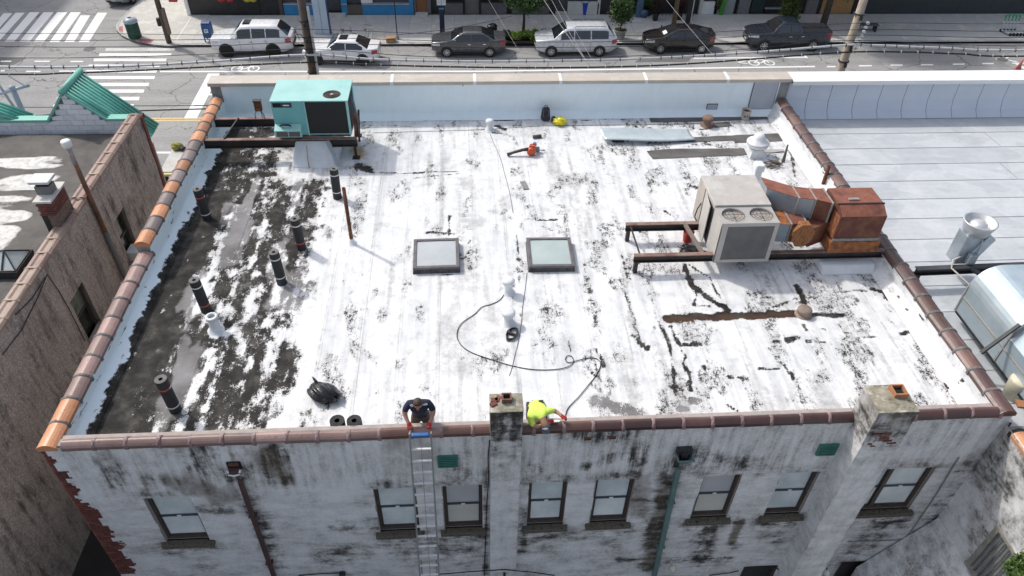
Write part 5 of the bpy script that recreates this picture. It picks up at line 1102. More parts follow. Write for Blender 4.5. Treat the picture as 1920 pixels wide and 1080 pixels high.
def person(label, base, nodes, edges, root, mats):
    names = list(nodes); idx = {n_: i for i, n_ in enumerate(names)}
    me = D.meshes.new('person_cage'); me.from_pydata([nodes[n_][0] for n_ in names], [(idx[a], idx[b]) for a, b in edges], [])
    o = D.objects.new('person_cage', me); COL.objects.link(o)
    sk = o.modifiers.new('skin', 'SKIN'); sk.use_smooth_shade = True
    for i, n_ in enumerate(names):
        r = nodes[n_][1]; v = me.skin_vertices[0].data[i]; v.radius = r if isinstance(r, tuple) else (r, r); v.use_root = (n_ == root)
    ss = o.modifiers.new('sub', 'SUBSURF'); ss.levels = 2; ss.render_levels = 2
    dg = bpy.context.evaluated_depsgraph_get(); m2 = D.meshes.new_from_object(o.evaluated_get(dg)); D.objects.remove(o)
    m2.name = 'person'; m2.materials.clear(); keys = list(mats)
    for k in keys: m2.materials.append(mats[k])
    E_ = [(Vector(nodes[a][0]), Vector(nodes[b][0]), nodes[a][2], nodes[b][2]) for a, b in edges]
    for p in m2.polygons:
        c = p.center; best = 1e9; reg = None
        for a, b, ra, rb in E_:
            d = b-a; t = max(0, min(1, (c-a).dot(d)/max(d.length_squared, 1e-9))); q = (a+d*t-c).length
            if q < best: best = q; reg = ra if t < .5 else rb
        p.material_index = keys.index(reg); p.use_smooth = True
    ob = D.objects.new('person', m2); COL.objects.link(ob); ob.location = base; tag(ob, label, 'person', 'roofers at the rear coping'); return ob
def body(mirror_skip=()): pass
B1 = (-1.02, 9.66, ZD)
n1 = {'pelvis': ((0, .07, .50), (.17, .13), 'leg'), 'waist': ((0, .03, .66), (.165, .125), 'top'), 'belly': ((0, -.02, .80), (.18, .135), 'top'), 'chest': ((0, -.09, .97), (.19, .13), 'top'), 'collar': ((0, -.15, 1.09), (.10, .08), 'top'), 'neck': ((0, -.20, 1.14), .062, 'skin'), 'head': ((0, -.27, 1.21), (.082, .095), 'skin'), 'crown': ((0, -.29, 1.29), (.075, .085), 'skin'), 'nose': ((0, -.375, 1.175), .014, 'skin')}
e1 = [('pelvis', 'waist'), ('waist', 'belly'), ('belly', 'chest'), ('chest', 'collar'), ('collar', 'neck'), ('neck', 'head'), ('head', 'crown'), ('head', 'nose')]
for s, t in ((-1, 'l'), (1, 'r')):
    n1.update({t+'sh': ((s*.19, -.11, 1.05), .085, 'top'), t+'slv': ((s*.265, -.15, .96), .078, 'top'), t+'el': ((s*.285, -.20, .87), .052, 'skin'), t+'wr': ((s*.225, -.32, .765), .036, 'skin'), t+'hand': ((s*.205, -.36, .725), (.045, .026), 'glove'),
               t+'hip': ((s*.11, .08, .44), .115, 'leg'), t+'kn': ((s*.15, -.03, .10), .085, 'leg'), t+'sh2': ((s*.15, .20, .08), .07, 'leg'), t+'an': ((s*.15, .42, .07), .05, 'leg'), t+'ft': ((s*.15, .54, .07), .045, 'boot')})
    e1 += [('chest', t+'sh'), (t+'sh', t+'slv'), (t+'slv', t+'el'), (t+'el', t+'wr'), (t+'wr', t+'hand'), ('pelvis', t+'hip'), (t+'hip', t+'kn'), (t+'kn', t+'sh2'), (t+'sh2', t+'an'), (t+'an', t+'ft')]
    fingers(n1, e1, t+'hand', (s*-.1, -.8, -.35), (s, 0, 0), (0, -.3, .9))
    n1[t+'ear'] = ((s*.092, -.255, 1.21), .018, 'skin'); e1.append(('head', t+'ear'))
man1 = person('kneeling man in navy polo shirt holding the ladder top with red gloves', B1, n1, e1, 'pelvis', {'top': NAVY, 'skin': SKIN, 'glove': GLOVE, 'leg': KHAKI, 'boot': BOOT})
def cap_shell(name, c, r, tilt, m, parent, cut=.0, sub=3, grow=1.0):
    bm = bmesh.new(); bmesh.ops.create_icosphere(bm, subdivisions=sub, radius=1)
    bmesh.ops.delete(bm, geom=[v for v in bm.verts if v.co.z < cut], context='VERTS')
    R_ = Matrix.Rotation(tilt, 3, 'X')
    for v in bm.verts: k = grow+random.uniform(-.015, .02); v.co = R_ @ Vector((v.co.x*r[0]*k, v.co.y*r[1]*k, v.co.z*r[2]*k)) + Vector(c)
    me = D.meshes.new(name); bm.to_mesh(me); bm.free(); me.polygons.foreach_set('use_smooth', [True]*len(me.polygons))
    o = obj(name, me, m, parent); s = o.modifiers.new('t', 'SOLIDIFY'); s.thickness = .006; return o
cap_shell('hair', (0, -.265, 1.245), (.098, .112, .112), rad(-18), HAIR, man1, -.02)
for s in (-1, 1): MB().lathe([(.002, -.008), (.009, -.004), (.011, 0), (.008, .004)], 8, (s*.034, -.357, 1.212), axis='y').build('eye', mat('eye_dark', (.02, .015, .012), None, 4, .3), man1)
MB().box((0, -.352, 1.135), (.05, .012, .010)).build('mouth', mat('lip', (.26, .10, .08), None, 4, .5), man1)
bv = BVHTree.FromPolygons([v.co.copy() for v in man1.data.vertices], [tuple(p.vertices) for p in man1.data.polygons])
for (px, py), (w, h), nm, m_ in (((772, 760), (.055, .055), 'chest_badge', WHITE), ((797, 758.5), (.10, .035), 'chest_print', mat('print_grey', (.5, .5, .52), (.1, .1, .14), 60, .7))):
    d = Vector(ray(px, py)).normalized(); hit = bv.ray_cast(Vector(CAM)-Vector(B1), d)
    if hit[0]:
        q = hit[1].to_track_quat('Z', 'Y').to_matrix(); rz_ = Matrix.Rotation(rad(45 if nm == 'chest_badge' else 0), 3, 'Z'); MB().box(hit[0]+hit[1]*.005, (w, h, .006), q @ rz_).build(nm, m_, man1)
        if nm == 'chest_badge': MB().box(hit[0]+hit[1]*.009, (w*.35, h*.35, .004), q @ rz_).build('badge_mark', NAVY, man1)
B2 = (1.40, 9.78, ZD)
n2 = {'pelvis': ((-.04, .10, .52), (.16, .13), 'leg'), 'waist': ((-.05, -.03, .64), (.155, .12), 'top'), 'belly': ((-.06, -.16, .72), (.17, .125), 'top'), 'chest': ((-.06, -.33, .78), (.18, .12), 'top'), 'collar': ((.0, -.45, .78), (.09, .07), 'top'), 'neck': ((.03, -.50, .76), .058, 'skin'), 'head': ((.06, -.565, .71), (.082, .09), 'skin'), 'crown': ((.07, -.61, .655), (.07, .08), 'skin'), 'nose': ((.10, -.60, .60), .014, 'skin'),
      'rsh': ((.13, -.34, .80), .082, 'top'), 'rslv': ((.22, -.29, .78), .072, 'top'), 'rel': ((.30, -.28, .74), .048, 'skin'), 'rwr': ((.39, -.38, .75), .034, 'skin'), 'rhand': ((.43, -.42, .745), (.044, .026), 'glove'),
      'lsh': ((-.22, -.40, .74), .085, 'top'), 'lslv': ((-.20, -.52, .68), .075, 'top'), 'lel': ((-.10, -.60, .66), .048, 'skin'), 'lwr': ((.14, -.52, .665), .034, 'skin'), 'lhand': ((.20, -.49, .69), (.044, .026), 'glove')}
e2 = [('pelvis', 'waist'), ('waist', 'belly'), ('belly', 'chest'), ('chest', 'collar'), ('collar', 'neck'), ('neck', 'head'), ('head', 'crown'), ('head', 'nose'), ('chest', 'rsh'), ('rsh', 'rslv'), ('rslv', 'rel'), ('rel', 'rwr'), ('rwr', 'rhand'), ('chest', 'lsh'), ('lsh', 'lslv'), ('lslv', 'lel'), ('lel', 'lwr'), ('lwr', 'lhand')]
for s, t in ((-1, 'l'), (1, 'r')):
    n2.update({t+'hip': ((s*.11-.03, .12, .44), .115, 'leg'), t+'kn': ((s*.15-.02, .0, .10), .085, 'leg'), t+'shn': ((s*.15-.02, .22, .08), .07, 'leg'), t+'an': ((s*.15-.02, .43, .07), .05, 'leg'), t+'ft': ((s*.15-.02, .54, .07), .045, 'boot')})
    e2 += [('pelvis', t+'hip'), (t+'hip', t+'kn'), (t+'kn', t+'shn'), (t+'shn', t+'an'), (t+'an', t+'ft')]
fingers(n2, e2, 'rhand', (.7, -.5, -.3), (.4, .7, 0), (0, 0, 1)); fingers(n2, e2, 'lhand', (.9, .1, -.2), (0, -1, 0), (0, 0, 1))
man2 = person('man in bright yellow shirt and grey cap bent over the rear coping', B2, n2, e2, 'pelvis', {'top': HIVIS, 'skin': SKIN, 'glove': GLOVE, 'leg': JEAN, 'boot': BOOT})
CAPM = mat('grey_cap', (.12, .12, .125), (.17, .17, .17), 10, .8)
cap_shell('cap', (.065, -.585, .705), (.10, .115, .105), rad(125), CAPM, man2, .0); cap_shell('cap_panel', (.065, -.59, .705), (.101, .117, .107), rad(120), WHITE, man2, .62, 3, 1.02)
MB().lathe([(.001, 0), (.085, .0), (.09, .01), (.001, .012)], 16, (.08, -.66, .60)).build('cap_brim', CAPM, man2, smooth=True)
MB().bb(.36, .46, -.36, -.27, .79, .86).build('tool_pouch', BLACKR, man2, bevel=.015).location = (-.38, .25, -.06)
tr_ = thing('trowel', 'small white trowel in the hand of the man in yellow', 'trowel', (1.65, 9.28, ZD+.70)); adopt_l(MB().prism([(0, -.03), (.11, -.02), (.13, 0), (.11, .02), (0, .03)], 'z', 0, .006), 'blade', WHITE, tr_); adopt_l(MB().tube([(0, 0, .005), (-.05, 0, .03), (-.12, 0, .03)], .011, 8), 'grip', GLOVE, tr_)
# ================================================================= left neighbour: brown stucco building
NX = -11.13; NZ = 7.30
nb = thing('stucco_building', 'brown pebble-stucco building with green-tiled gable beyond the alley', 'building', (-14, 16, 0))
def np_(mb, n, m, par=None, **kw): return adopt(mb.build(n, m, None, **kw), par or nb)
def stucco_mat():
    m, nt, b = _nt('pebble_stucco'); v = coords(nt, 'World'); vo = N(nt, 'ShaderNodeTexVoronoi'); vo.inputs['Scale'].default_value = 17; nt.links.new(v, vo.inputs['Vector'])
    n1 = noise(nt, v, .55, 6, .65); n2 = noise(nt, v, 5, 6, .7); st = noise(nt, coords(nt, 'World', (1, 3.0, .45)), 1, 5, .65)
    c = ramp(nt, n1, [(.3, (.44, .39, .365)), (.5, (.54, .485, .455)), (.7, (.62, .575, .545))])
    c = mixc(nt, .75, c, ramp(nt, vo.outputs['Distance'], [(.1, (1.0, 1.0, 1.0)), (.55, (.50, .46, .45))]), 'MULTIPLY')
    c = mixc(nt, ramp(nt, math_(nt, 'ADD', math_(nt, 'MULTIPLY', st, .7), math_(nt, 'MULTIPLY', n2, .3)), [(.50, 0.), (.66, .85)]), c, (.09, .082, .078))
    nt.links.new(c, b.inputs['Base Color']); b.inputs['Roughness'].default_value = .95; bumpn(nt, b, vo.outputs['Distance'], -.9, .035); MATS['pebble_stucco'] = m; return m
STUC = stucco_mat(); grime(STUC, (.05, .045, .042), .52, .66, .85, 1.3, (1, 1.6, .6))
nw = [(19.72, 20.55, 3.95, 5.65), (16.05, 16.95, 3.95, 5.55)]
us = lines(2, 23.9, .18, [h[0] for h in nw]+[h[1] for h in nw]); vs_ = lines(0, NZ-.08, .18, [h[2] for h in nw]+[h[3] for h in nw])
def nkeep(U, V):
    k = np.ones_like(U, bool)
    for a, b_, c_, d_ in nw: k &= ~((U > a) & (U < b_) & (V > c_) & (V < d_))
    return k
me, U, V = grid_mesh('side_wall', us, vs_, lambda U, V: (NX+(fbm(U*1.5, V*1.5, 9, 3)-.5)*.05, U, V), nkeep); adopt(obj('side_wall', me, STUC), nb)
np_(MB().bb(-30, NX-.35, 2, 23.85, 0, 6.5), 'block_core', DARKVOID)
np_(MB().bb(NX-.34, NX-.03, 2, 15.9, 0, NZ-.1).bb(NX-.34, NX-.03, 17.1, 19.6, 0, NZ-.1).bb(NX-.34, NX-.03, 20.7, 23.9, 0, NZ-.1).bb(NX-.34, NX-.03, 15.9, 17.1, 5.6, NZ-.1).bb(NX-.34, NX-.03, 19.6, 20.7, 5.7, NZ-.1), 'parapet_core', MATS['side_brick_render'])
for i, (a, b_, c_, d_) in enumerate(nw):
    w = thing('window', None, None, (NX, (a+b_)/2, c_)); adopt(w, nb)
    np_(MB().bb(NX-.22, NX-.2, a, b_, c_, d_), 'backing', mat('dark_pane', (.02, .024, .022), (.03, .034, .03), 3, .15), w)
    np_(MB().bb(NX-.19, NX-.17, a+.07, b_-.07, (c_+d_)/2+.04, d_-.06), 'pane', mat('dusty_green_pane', (.10, .12, .10), (.2, .22, .19), 4, .2) if i else MATS['dark_pane'], w)
    np_(MB().bb(NX-.2, NX-.12, a, a+.07, c_, d_).bb(NX-.2, NX-.12, b_-.07, b_, c_, d_).bb(NX-.2, NX-.12, a+.07, b_-.07, d_-.06, d_).bb(NX-.2, NX-.14, a+.07, b_-.07, (c_+d_)/2-.03, (c_+d_)/2+.03), 'frame', FRAME, w)
    np_(MB().bb(NX-.1, NX+.1, a-.08, b_+.08, c_-.1, c_), 'sill', MATS['lime_mortar'], w)
wa = thing('window_air_conditioner', 'white window air-conditioner sticking out of the brown stucco wall', 'air conditioner', (NX, 20.13, 3.95)); adopt_l(MB().box((.12, 0, .17), (.5, .52, .34)), 'case', WHITE, wa, bevel=.015); adopt_l(MB().box((.372, 0, .17), (.006, .42, .26)), 'grille', mat('ac_grille', (.2, .2, .2), None, 40, .7), wa)
np_(MB().bb(NX-.02, NX+.045, 23.78, 23.94, 0, NZ-.1), 'corner_bricks', mat('red_corner', (.20, .06, .045), (.14, .05, .04), 6, .85))
# coping tiles with double rolls
dm = MB().prism([(-.2, -.08), (-.2, 0), (-.14, .045), (-.08, .05), (-.03, .02), (.03, .02), (.08, .05), (.14, .045), (.2, 0), (.2, -.08)], 'y', -.31, .31).mesh('coping_tile')
NT = [mat('dusty_clay_a', (.30, .22, .18), (.36, .27, .22), 5, .6), mat('dusty_clay_b', (.25, .165, .14), (.31, .215, .18), 5, .6)]
dbm = MB().prism([(-.215, -.09), (-.215, .005), (-.14, .058), (-.08, .062), (.08, .062), (.14, .058), (.215, .005), (.215, -.09)], 'y', -.03, .03).mesh('mortar_band')
y = 8.0
while y < 23.6:
    o = obj('coping_tile', dm, random.choice(NT)); zz_ = NZ-.05 if y > 18.3 else NZ-.11; o.location = (NX-.17, y+.31, zz_); adopt(o, nb); b_ = obj('mortar_band', dbm, NT[0], o); b_.location = (0, .31, 0); y += .63
# its roof: dark felt with old white coating left in lobes
def nroof_mat():
    m, nt, b = _nt('worn_dark_roof'); v = coords(nt, 'World'); f = attr(nt, 'bare'); n1 = noise(nt, v, 5, 6, .7); n2 = noise(nt, v, 1.5, 5)
    k = ramp(nt, math_(nt, 'ADD', f, math_(nt, 'MULTIPLY', math_(nt, 'SUBTRACT', n1, .5), .25)), [(.42, 0.), (.56, 1.)])
    c = mixc(nt, k, ramp(nt, n1, [(.3, (.36, .35, .335)), (.55, (.64, .63, .61))]), ramp(nt, n2, [(.3, (.045, .042, .040)), (.6, (.095, .088, .083))])); nt.links.new(c, b.inputs['Base Color']); b.inputs['Roughness'].default_value = .75; bumpn(nt, b, n1, .3, .02); return m
me, U, V = grid_mesh('roof_felt', np.linspace(-24, NX-.34, 110), np.linspace(8, 23.6, 150), lambda U, V: (U, V, 6.62+(fbm(U, V, 3, 3)-.5)*.03))
lob = sstep(-12.3, -13.4, U + .0*V)*sstep(22.8, 21.8, V); setattrs(me, bare=np.clip(1.15 - 1.05*lob*np.clip((fbm(U*.45, V*1.6, 5, 4)-.30)*2.9, 0, 1.3), 0, 1)); adopt(obj('roof_felt', me, nroof_mat()), nb)
# front parapet of white painted blocks with the gable
WB = [mat('white_block_%d' % i, c, tuple(x*.9 for x in c), 4, .7, 0, .15, 30) for i, c in enumerate(((.80, .82, .86), (.84, .86, .90), (.74, .77, .81)))]
gxn, gzn = -13.42, 8.05      # gable apex
def outline(x):
    if x > -12.32: return 6.99
    if x > gxn: return 6.99 + (gzn-6.99)*(-12.32-x)/(-12.32-gxn)
    if x > -14.28: return 6.99 + (gzn-6.99)*(x+14.28)/(gxn+14.28)
    return 6.97
np_(MB().prism([(-24, 6.0), (NX-.36, 6.0), (NX-.36, 6.95), (-12.34, 6.95), (gxn, gzn-.05), (-14.27, 6.95), (-24, 6.95)], 'y', 23.93, 24.1), 'gable_wall', mat('block_mortar', (.2, .21, .24), None, 5, .9))
bl = {}
z = 6.42; r = 0
while z < 8.0:
    x = NX-.42 - (.2 if r % 2 else 0)
    while x > -17.5:
        x0 = x-.40; xc = x0+.2; top = min(outline(x0+.03), outline(x-.03), outline(xc))-.02
        if top > z+.19:
            if 'b' not in bl: bl['b'] = MB().box((0, 0, 0), (.388, .05, .188)).mesh('block')
            o = obj('block', bl['b'], random.choice(WB)); o.location = (xc, 23.915+random.uniform(-.003, .003), z+.1); adopt(o, nb)
        elif outline(xc) > z+.06:
            zt_ = [max(z+.012, min(outline(q)-.02, z+.194)) for q in (x0+.006, x-.006)]
            np_(MB().prism([(x0+.006, z+.006), (x-.006, z+.006), (x-.006, zt_[1]), (x0+.006, zt_[0])], 'y', 23.89, 23.93), 'block', random.choice(WB))
        x -= .40
    z += .2; r += 1
np_(MB().bb(-24, NX-.34, 23.84, 23.93, 6.3, 6.41), 'base_tar', BLACKR)
GRT = mat('green_roof_tile', (.12, .40, .33), (.15, .46, .38), 2, .5, c3=(.10, .34, .29)); GRT2 = mat('green_roof_edge', (.16, .45, .37), (.19, .5, .41), 3, .5)
np_(MB().bb(-24, -14.22, 23.85, 24.2, 6.96, 7.06), 'edge_cap', GRT2, bevel=.02); np_(MB().bb(-12.40, NX-.42, 23.85, 24.2, 6.98, 7.08), 'edge_cap', GRT2, bevel=.02)
np_(MB().tube([(gxn, 23.78, gzn+.06), (gxn, 25.5, gzn+.06)], .10, 12), 'ridge', GRT2, smooth=True)
np_(MB().bar((gxn, 23.88, gzn+.02), (-12.3, 23.88, 7.03), .10, .07).bar((gxn, 23.88, gzn+.02), (-14.3, 23.88, 7.0), .10, .07), 'verge', GRT2)
A_, B_, C_, D_ = Vector((gxn+.05, 23.85, gzn)), Vector((gxn+.05, 25.45, gzn)), Vector((-11.35, 25.45, 5.95)), Vector((-12.30, 23.85, 7.03)); C2 = Vector((-11.25, 24.25, 6.05))
np_(MB().add([A_, B_, C_, C2, Vector((-12.25, 24.2, 7.0)), D_], [(0, 1, 2, 3, 4, 5)]), 'roof_slope', GRT)
for k in range(9):
    t = (k+.5)/9; a = A_.lerp(B_, t)+Vector((0, 0, .015)); y_ = a.y; b_ = Vector((-12.3, y_, 7.03)) if y_ < 24.2 else Vector((-11.3, y_, 6.0)); 
    np_(MB().tube([a, b_+Vector((0, 0, .015))], .05, 8), 'tile_row', GRT, smooth=True)
np_(MB().quad((gxn-.05, 23.85, gzn), (gxn-.05, 25.45, gzn), (-14.6, 25.45, 6.6), (-14.3, 23.85, 7.0)), 'roof_slope', GRT); np_(MB().bb(-14.2, -11.5, 24.2, 25.4, 5.75, 5.85), 'soffit', mat('dark_green_soffit', (.02, .06, .05), None, 4, .7))
sl_ = MB().add([(-24, 24.1, 7.2), (-15.7, 24.1, 7.1), (-15.2, 25.4, 6.5), (-24, 25.4, 6.5), (-24, 24.3, 8.6), (-17.0, 24.3, 8.5)], [(0, 1, 2, 3), (1, 5, 4, 0)]); np_(MB().quad((-15.35, 23.9, 7.04), (-16.95, 23.9, 7.75), (-16.95, 24.7, 7.75), (-15.1, 24.7, 6.8)), 'roof_slope', GRT)
for k in range(4): np_(MB().tube([(-16.95, 24.0+k*.2, 7.77), (-15.33+k*.06, 24.0+k*.2, 7.05-k*.06)], .05, 8), 'tile_row', GRT, smooth=True)
np_(MB().bb(-24, NX, 23.94, 24.12, 0, 6.0), 'front_wall', MATS['front_wall_render'])
np_(MB().bb(NX-.38, NX-.02, 23.7, 24.2, 6.95, 7.12), 'parapet_end', BLACKR)
# brick chimney with a capped flue
cz = 8.02; q = [gz(62, 381, cz), gz(120, 381, cz), gz(141, 345, cz), gz(85, 345, cz)]
cx0 = min(q[0].x, q[3].x)+.1; cx1 = min(max(q[1].x, q[2].x), NX-.12); cy0 = (q[0].y+q[1].y)/2; cy1 = (q[2].y+q[3].y)/2
chn = thing('chimney', None, None, ((cx0+cx1)/2, (cy0+cy1)/2, 0)); adopt(chn, nb)
np_(MB().bb(cx0+.02, cx1-.02, cy0+.02, cy1-.02, 6.5, cz), 'stack_core', mat('stained_brickwork', (.12, .085, .07), (.2, .15, .125), 8, .9, 0, .4, 30), chn); np_(MB().bb(cx0+.01, cx1-.25, cy0+.012, cy1-.012, 6.5, cz-.42), 'tarred_base', FELT, chn)
bm2 = {1: MB().box((0, 0, 0), (.19, .02, .057)).mesh('brick'), 2: MB().box((0, 0, 0), (.02, .19, .057)).mesh('brick')}
for r in range(5):
    z = cz-.05-r*.075
    n_ = int((cx1-cx0)/.2)
    for k in range(n_): o = obj('brick', bm2[1], random.choice(BR)); o.location = (cx0+.1+k*.2+(.06 if r % 2 else 0), cy0, z-.03); adopt(o, chn)
    for k in range(int((cy1-cy0)/.2)): o = obj('brick', bm2[2], random.choice(BR)); o.location = (cx1, cy0+.1+k*.2+(.06 if r % 2 else 0), z-.03); adopt(o, chn)
np_(MB().bb(cx0-.03, cx1+.03, cy0-.03, cy1+.03, cz, cz+.06), 'slab', mat('pale_slab', (.60, .58, .54), (.5, .48, .45), 4, .8), chn)
mx, my = (cx0+cx1)/2-.05, (cy0+cy1)/2+.02
np_(MB().bb(mx-.2, mx+.2, my-.16, my+.16, cz+.06, cz+.30), 'flue', mat('grey_flue', (.14, .14, .14), (.2, .2, .2), 6, .8), chn); np_(MB().bb(mx-.16, mx+.16, my-.12, my+.12, cz+.30, cz+.42), 'flue_gap', DARKVOID, chn); np_(MB().bb(mx-.27, mx+.27, my-.24, my+.24, cz+.42, cz+.5), 'cap', mat('white_cap', (.66, .66, .66), (.6, .6, .6), 4, .6), chn, bevel=.015)
# tall vent pipe against the wall
vp = thing('vent_pipe', 'tall rusty vent pipe with white cap on the stucco wall', 'pipe', (-11.02, 18.9, 2)); adopt(MB().tube([(-11.03, 18.93, 0), (-11.03, 18.93, 3.9), (-11.04, 18.9, 5.9)], .075, 12).build('lower_pipe', mat('grey_pipe', (.16, .15, .14), None, 4, .6), smooth=True), vp); adopt(MB().tube([(-11.04, 18.9, 5.9), (-11.05, 18.88, 7.4), (-11.06, 18.87, 8.4)], .07, 12).build('rusty_pipe', mat('orange_pipe', (.26, .12, .06), (.12, .07, .055), 3, .7), smooth=True), vp)
adopt(MB().tube([(-11.06, 18.87, 8.3), (-11.06, 18.86, 8.92)], .075, 12).build('upper_pipe', mat('pale_pipe', (.4, .38, .36), (.25, .2, .18), 5, .6), smooth=True), vp); adopt(MB().lathe([(.10, 8.86), (.13, 8.9), (.135, 9.04), (.12, 9.07), (.01, 9.08)], 16, (-11.06, 18.86, 0)).build('cap', WHITE, smooth=True), vp)
sk_ = thing('skylight', 'hipped wired-glass skylight on the dark left roof', 'skylight', tuple(gz(20, 500, 6.65))); SP = mat('pale_skylight_glass', (.42, .48, .48), (.5, .56, .55), 3, .2, coat=.4)
adopt_l(MB().box((-.4, 0, .1), (1.7, 1.0, .2)), 'kerb', FELT, sk_); adopt_l(MB().add([(-1.2, -.45, .2), (.4, -.45, .2), (.4, .45, .2), (-1.2, .45, .2), (-.8, 0, .55), (.05, 0, .55)], [(0, 1, 5, 4), (1, 2, 5), (2, 3, 4, 5), (3, 0, 4)]), 'glazing', SP, sk_)
for a, b_ in (((-.8, 0, .56), (.05, 0, .56)), ((.05, 0, .56), (.4, -.45, .21)), ((.05, 0, .56), (.4, .45, .21)), ((-.4, 0, .56), (-.4, -.45, .21)), ((.4, -.45, .21), (.4, .45, .21)), ((-1.2, -.45, .21), (.4, -.45, .21)), ((.05, 0, .56), (.05, -.45, .21))): adopt_l(MB().bar(a, b_, .035), 'glazing_bar', BLACKM, sk_)
wc = mat('wall_wire', (.02, .02, .02), None, 5, .7)
for pts in ([(88, 514), (110, 545), (130, 580), (160, 640)], [(88, 516), (70, 560), (40, 620), (5, 665)], [(85, 520), (60, 560), (30, 590)]): np_(MB().tube([gx(x, y, NX+.03) for x, y in pts], .012, 5), 'wall_wire', wc)

# ================================================================= right neighbour: white membrane roof
RZ = 7.2
rn = thing('white_roofed_building', 'neighbouring building with clean white membrane roof and white coping', 'building', (22, 16, 0))
def rp(mb, n, m, par=None, **kw): return adopt(mb.build(n, m, None, **kw), par or rn)
MEMB = mat('white_membrane', (.48, .505, .53), (.53, .555, .58), .5, .5, 0, .05, 20, c3=(.45, .475, .50)); MEMB2 = mat('white_membrane_b', (.52, .54, .565), (.47, .495, .52), .6, .5, c3=(.55, .57, .59)); 
for m_ in (MEMB, MEMB2):
    nt = m_.node_tree; b_ = nt.nodes['Principled BSDF']; src = b_.inputs['Base Color'].links[0].from_socket; n_ = noise(nt, coords(nt, 'World', (.35, .5, 1)), 1, 3, .5, 1.5); n2_ = noise(nt, coords(nt, 'World'), 6, 6, .7); n3_ = noise(nt, coords(nt, 'World', (.5, 6, 1)), 1, 5, .7)
    c_ = mixc(nt, 1., src, ramp(nt, n_, [(.47, (.92, .93, .94)), (.50, (1.03, 1.03, 1.03)), (.60, (1.0, 1.0, 1.0))]), 'MULTIPLY'); c_ = mixc(nt, .5, c_, ramp(nt, n2_, [(.3, (.82, .82, .82)), (.5, (1, 1, 1))]), 'MULTIPLY'); c_ = mixc(nt, .4, c_, ramp(nt, n3_, [(.35, (.85, .85, .86)), (.55, (1, 1, 1))]), 'MULTIPLY'); nt.links.new(c_, b_.inputs['Base Color'])
LINE = mat('seam_line', (.2, .21, .23), None, 4, .7)
rp(MB().bb(XR+.01, 45, 2, 23.4, 0, RZ-.05), 'block_core', MATS['parapet_render']); rp(MB().bb(XR+.012, 45, 23.4, 23.85, 0, 8.5), 'front_parapet', MATS['parapet_render'])
y = 22.98; k = 0
while y > 3:
    rp(MB().hex8([(XR+.02, y-.985, RZ-.04), (45, y-.985, RZ-.04), (45, y, RZ-.04), (XR+.02, y, RZ-.04), (XR+.02, y-.985, RZ+.012), (45, y-.985, RZ+.012), (45, y, RZ+.002), (XR+.02, y, RZ+.002)]), 'membrane_sheet', MEMB if k % 2 else MEMB2, bevel=.004)
    rp(MB().bb(XR+.3, 45, y-1.0, y-.986, RZ-.03, RZ+.003), 'seam', LINE)
    if k in (1, 3, 4, 6, 8): xx = 15.5+(k*2.7 % 6); rp(MB().bar((xx, y-.97, RZ+.014), (xx-.05, y-.02, RZ+.006), .012, .004), 'end_lap', LINE)
    y -= 1.0; k += 1
rp(MB().bb(XR+.02, 45, 22.98, 23.42, RZ-.04, RZ+.0), 'membrane_sheet', MEMB)
xs = [gz(x, 196, RZ+.1).x for x in (1493, 1534, 1580, 1626, 1671, 1717, 1764, 1810, 1856, 1902)]; xs = [XR+.02]+xs+[xs[-1]+1.08*i for i in range(1, 12)]
GREYP = mat('grey_blue_lining', (.60, .65, .73), (.64, .69, .77), .9, .55)
for a, b_ in zip(xs[:-1], xs[1:]):
    rp(MB().prism([(23.42, 8.42), (23.385, 8.42), (23.36, 7.75), (23.24, 7.42), (23.02, 7.215), (23.42, 7.215)], 'x', a+.012, b_-.006), 'lining_panel', GREYP); rp(MB().prism([(23.42, 8.42), (23.392, 8.42), (23.37, 7.75), (23.25, 7.42), (23.04, 7.212), (23.42, 7.212)], 'x', b_-.006, b_+.012), 'seam', BLACKM)
rp(MB().prism([(23.14, 8.46), (23.16, 8.46), (23.16, 8.57), (23.86, 8.59), (23.86, 8.35), (23.88, 8.35), (23.88, 8.62), (23.14, 8.60)], 'x', XR+.06, 45), 'metal_cap', mat('white_cap_metal', (.80, .81, .81), (.76, .77, .78), 1, .4))
# black beam, exhaust fan, ducts
bmb, bmt = MB(), MB(); ibeam(bmb, bmt, (11.55, 14.0, 7.82), (17.5, 14.15, 7.82), .2, .16); fb = thing('steel_beam', 'black steel beam on the white roof under the exhaust fan', 'steel beam', (14, 14, RZ)); adopt(bmb.build('web', BLACKM), fb); adopt(bmt.build('flange', mat('black_flange', (.05, .05, .055), None, 5, .5)), fb)
for x in (11.7, 14.4, 17.2): adopt(MB().bb(x-.05, x+.05, 13.98, 14.12, RZ, 7.62).build('leg', BLACKM), fb)
adopt(MB().bar((13.0, 14.0, 7.8), (13.6, 13.3, 7.6), .14, .06).build('brace', BLACKM), fb)
ef = thing('exhaust_fan', 'white upblast exhaust fan tilted on a galvanised duct at right', 'exhaust fan', (13.0, 14.35, 7.82)); AL2 = mat('spun_aluminium', (.58, .59, .60), (.66, .67, .68), 3, .4, .5)
adopt_l(MB().box((-.08, .1, .35), (.42, .42, .9)), 'duct', GALV, ef, bevel=.02); adopt_l(MB().box((.2, .0, .42), (.26, .34, .75), Matrix.Rotation(rad(22), 3, 'Y')), 'elbow', GALV, ef, bevel=.02)
adopt_l(MB().lathe([(.24, .78), (.30, .80), (.40, 1.12), (.41, 1.15), (.37, 1.15), (.27, .86)], 26, (0, .08, 0), cap=False), 'bowl', AL2, ef, smooth=True); adopt_l(MB().lathe([(.27, .87), (.23, 1.0), (.2, 1.08), (.1, 1.13), (.005, 1.14)], 24, (0, .08, 0), cap=False), 'dome', AL2, ef, smooth=True)
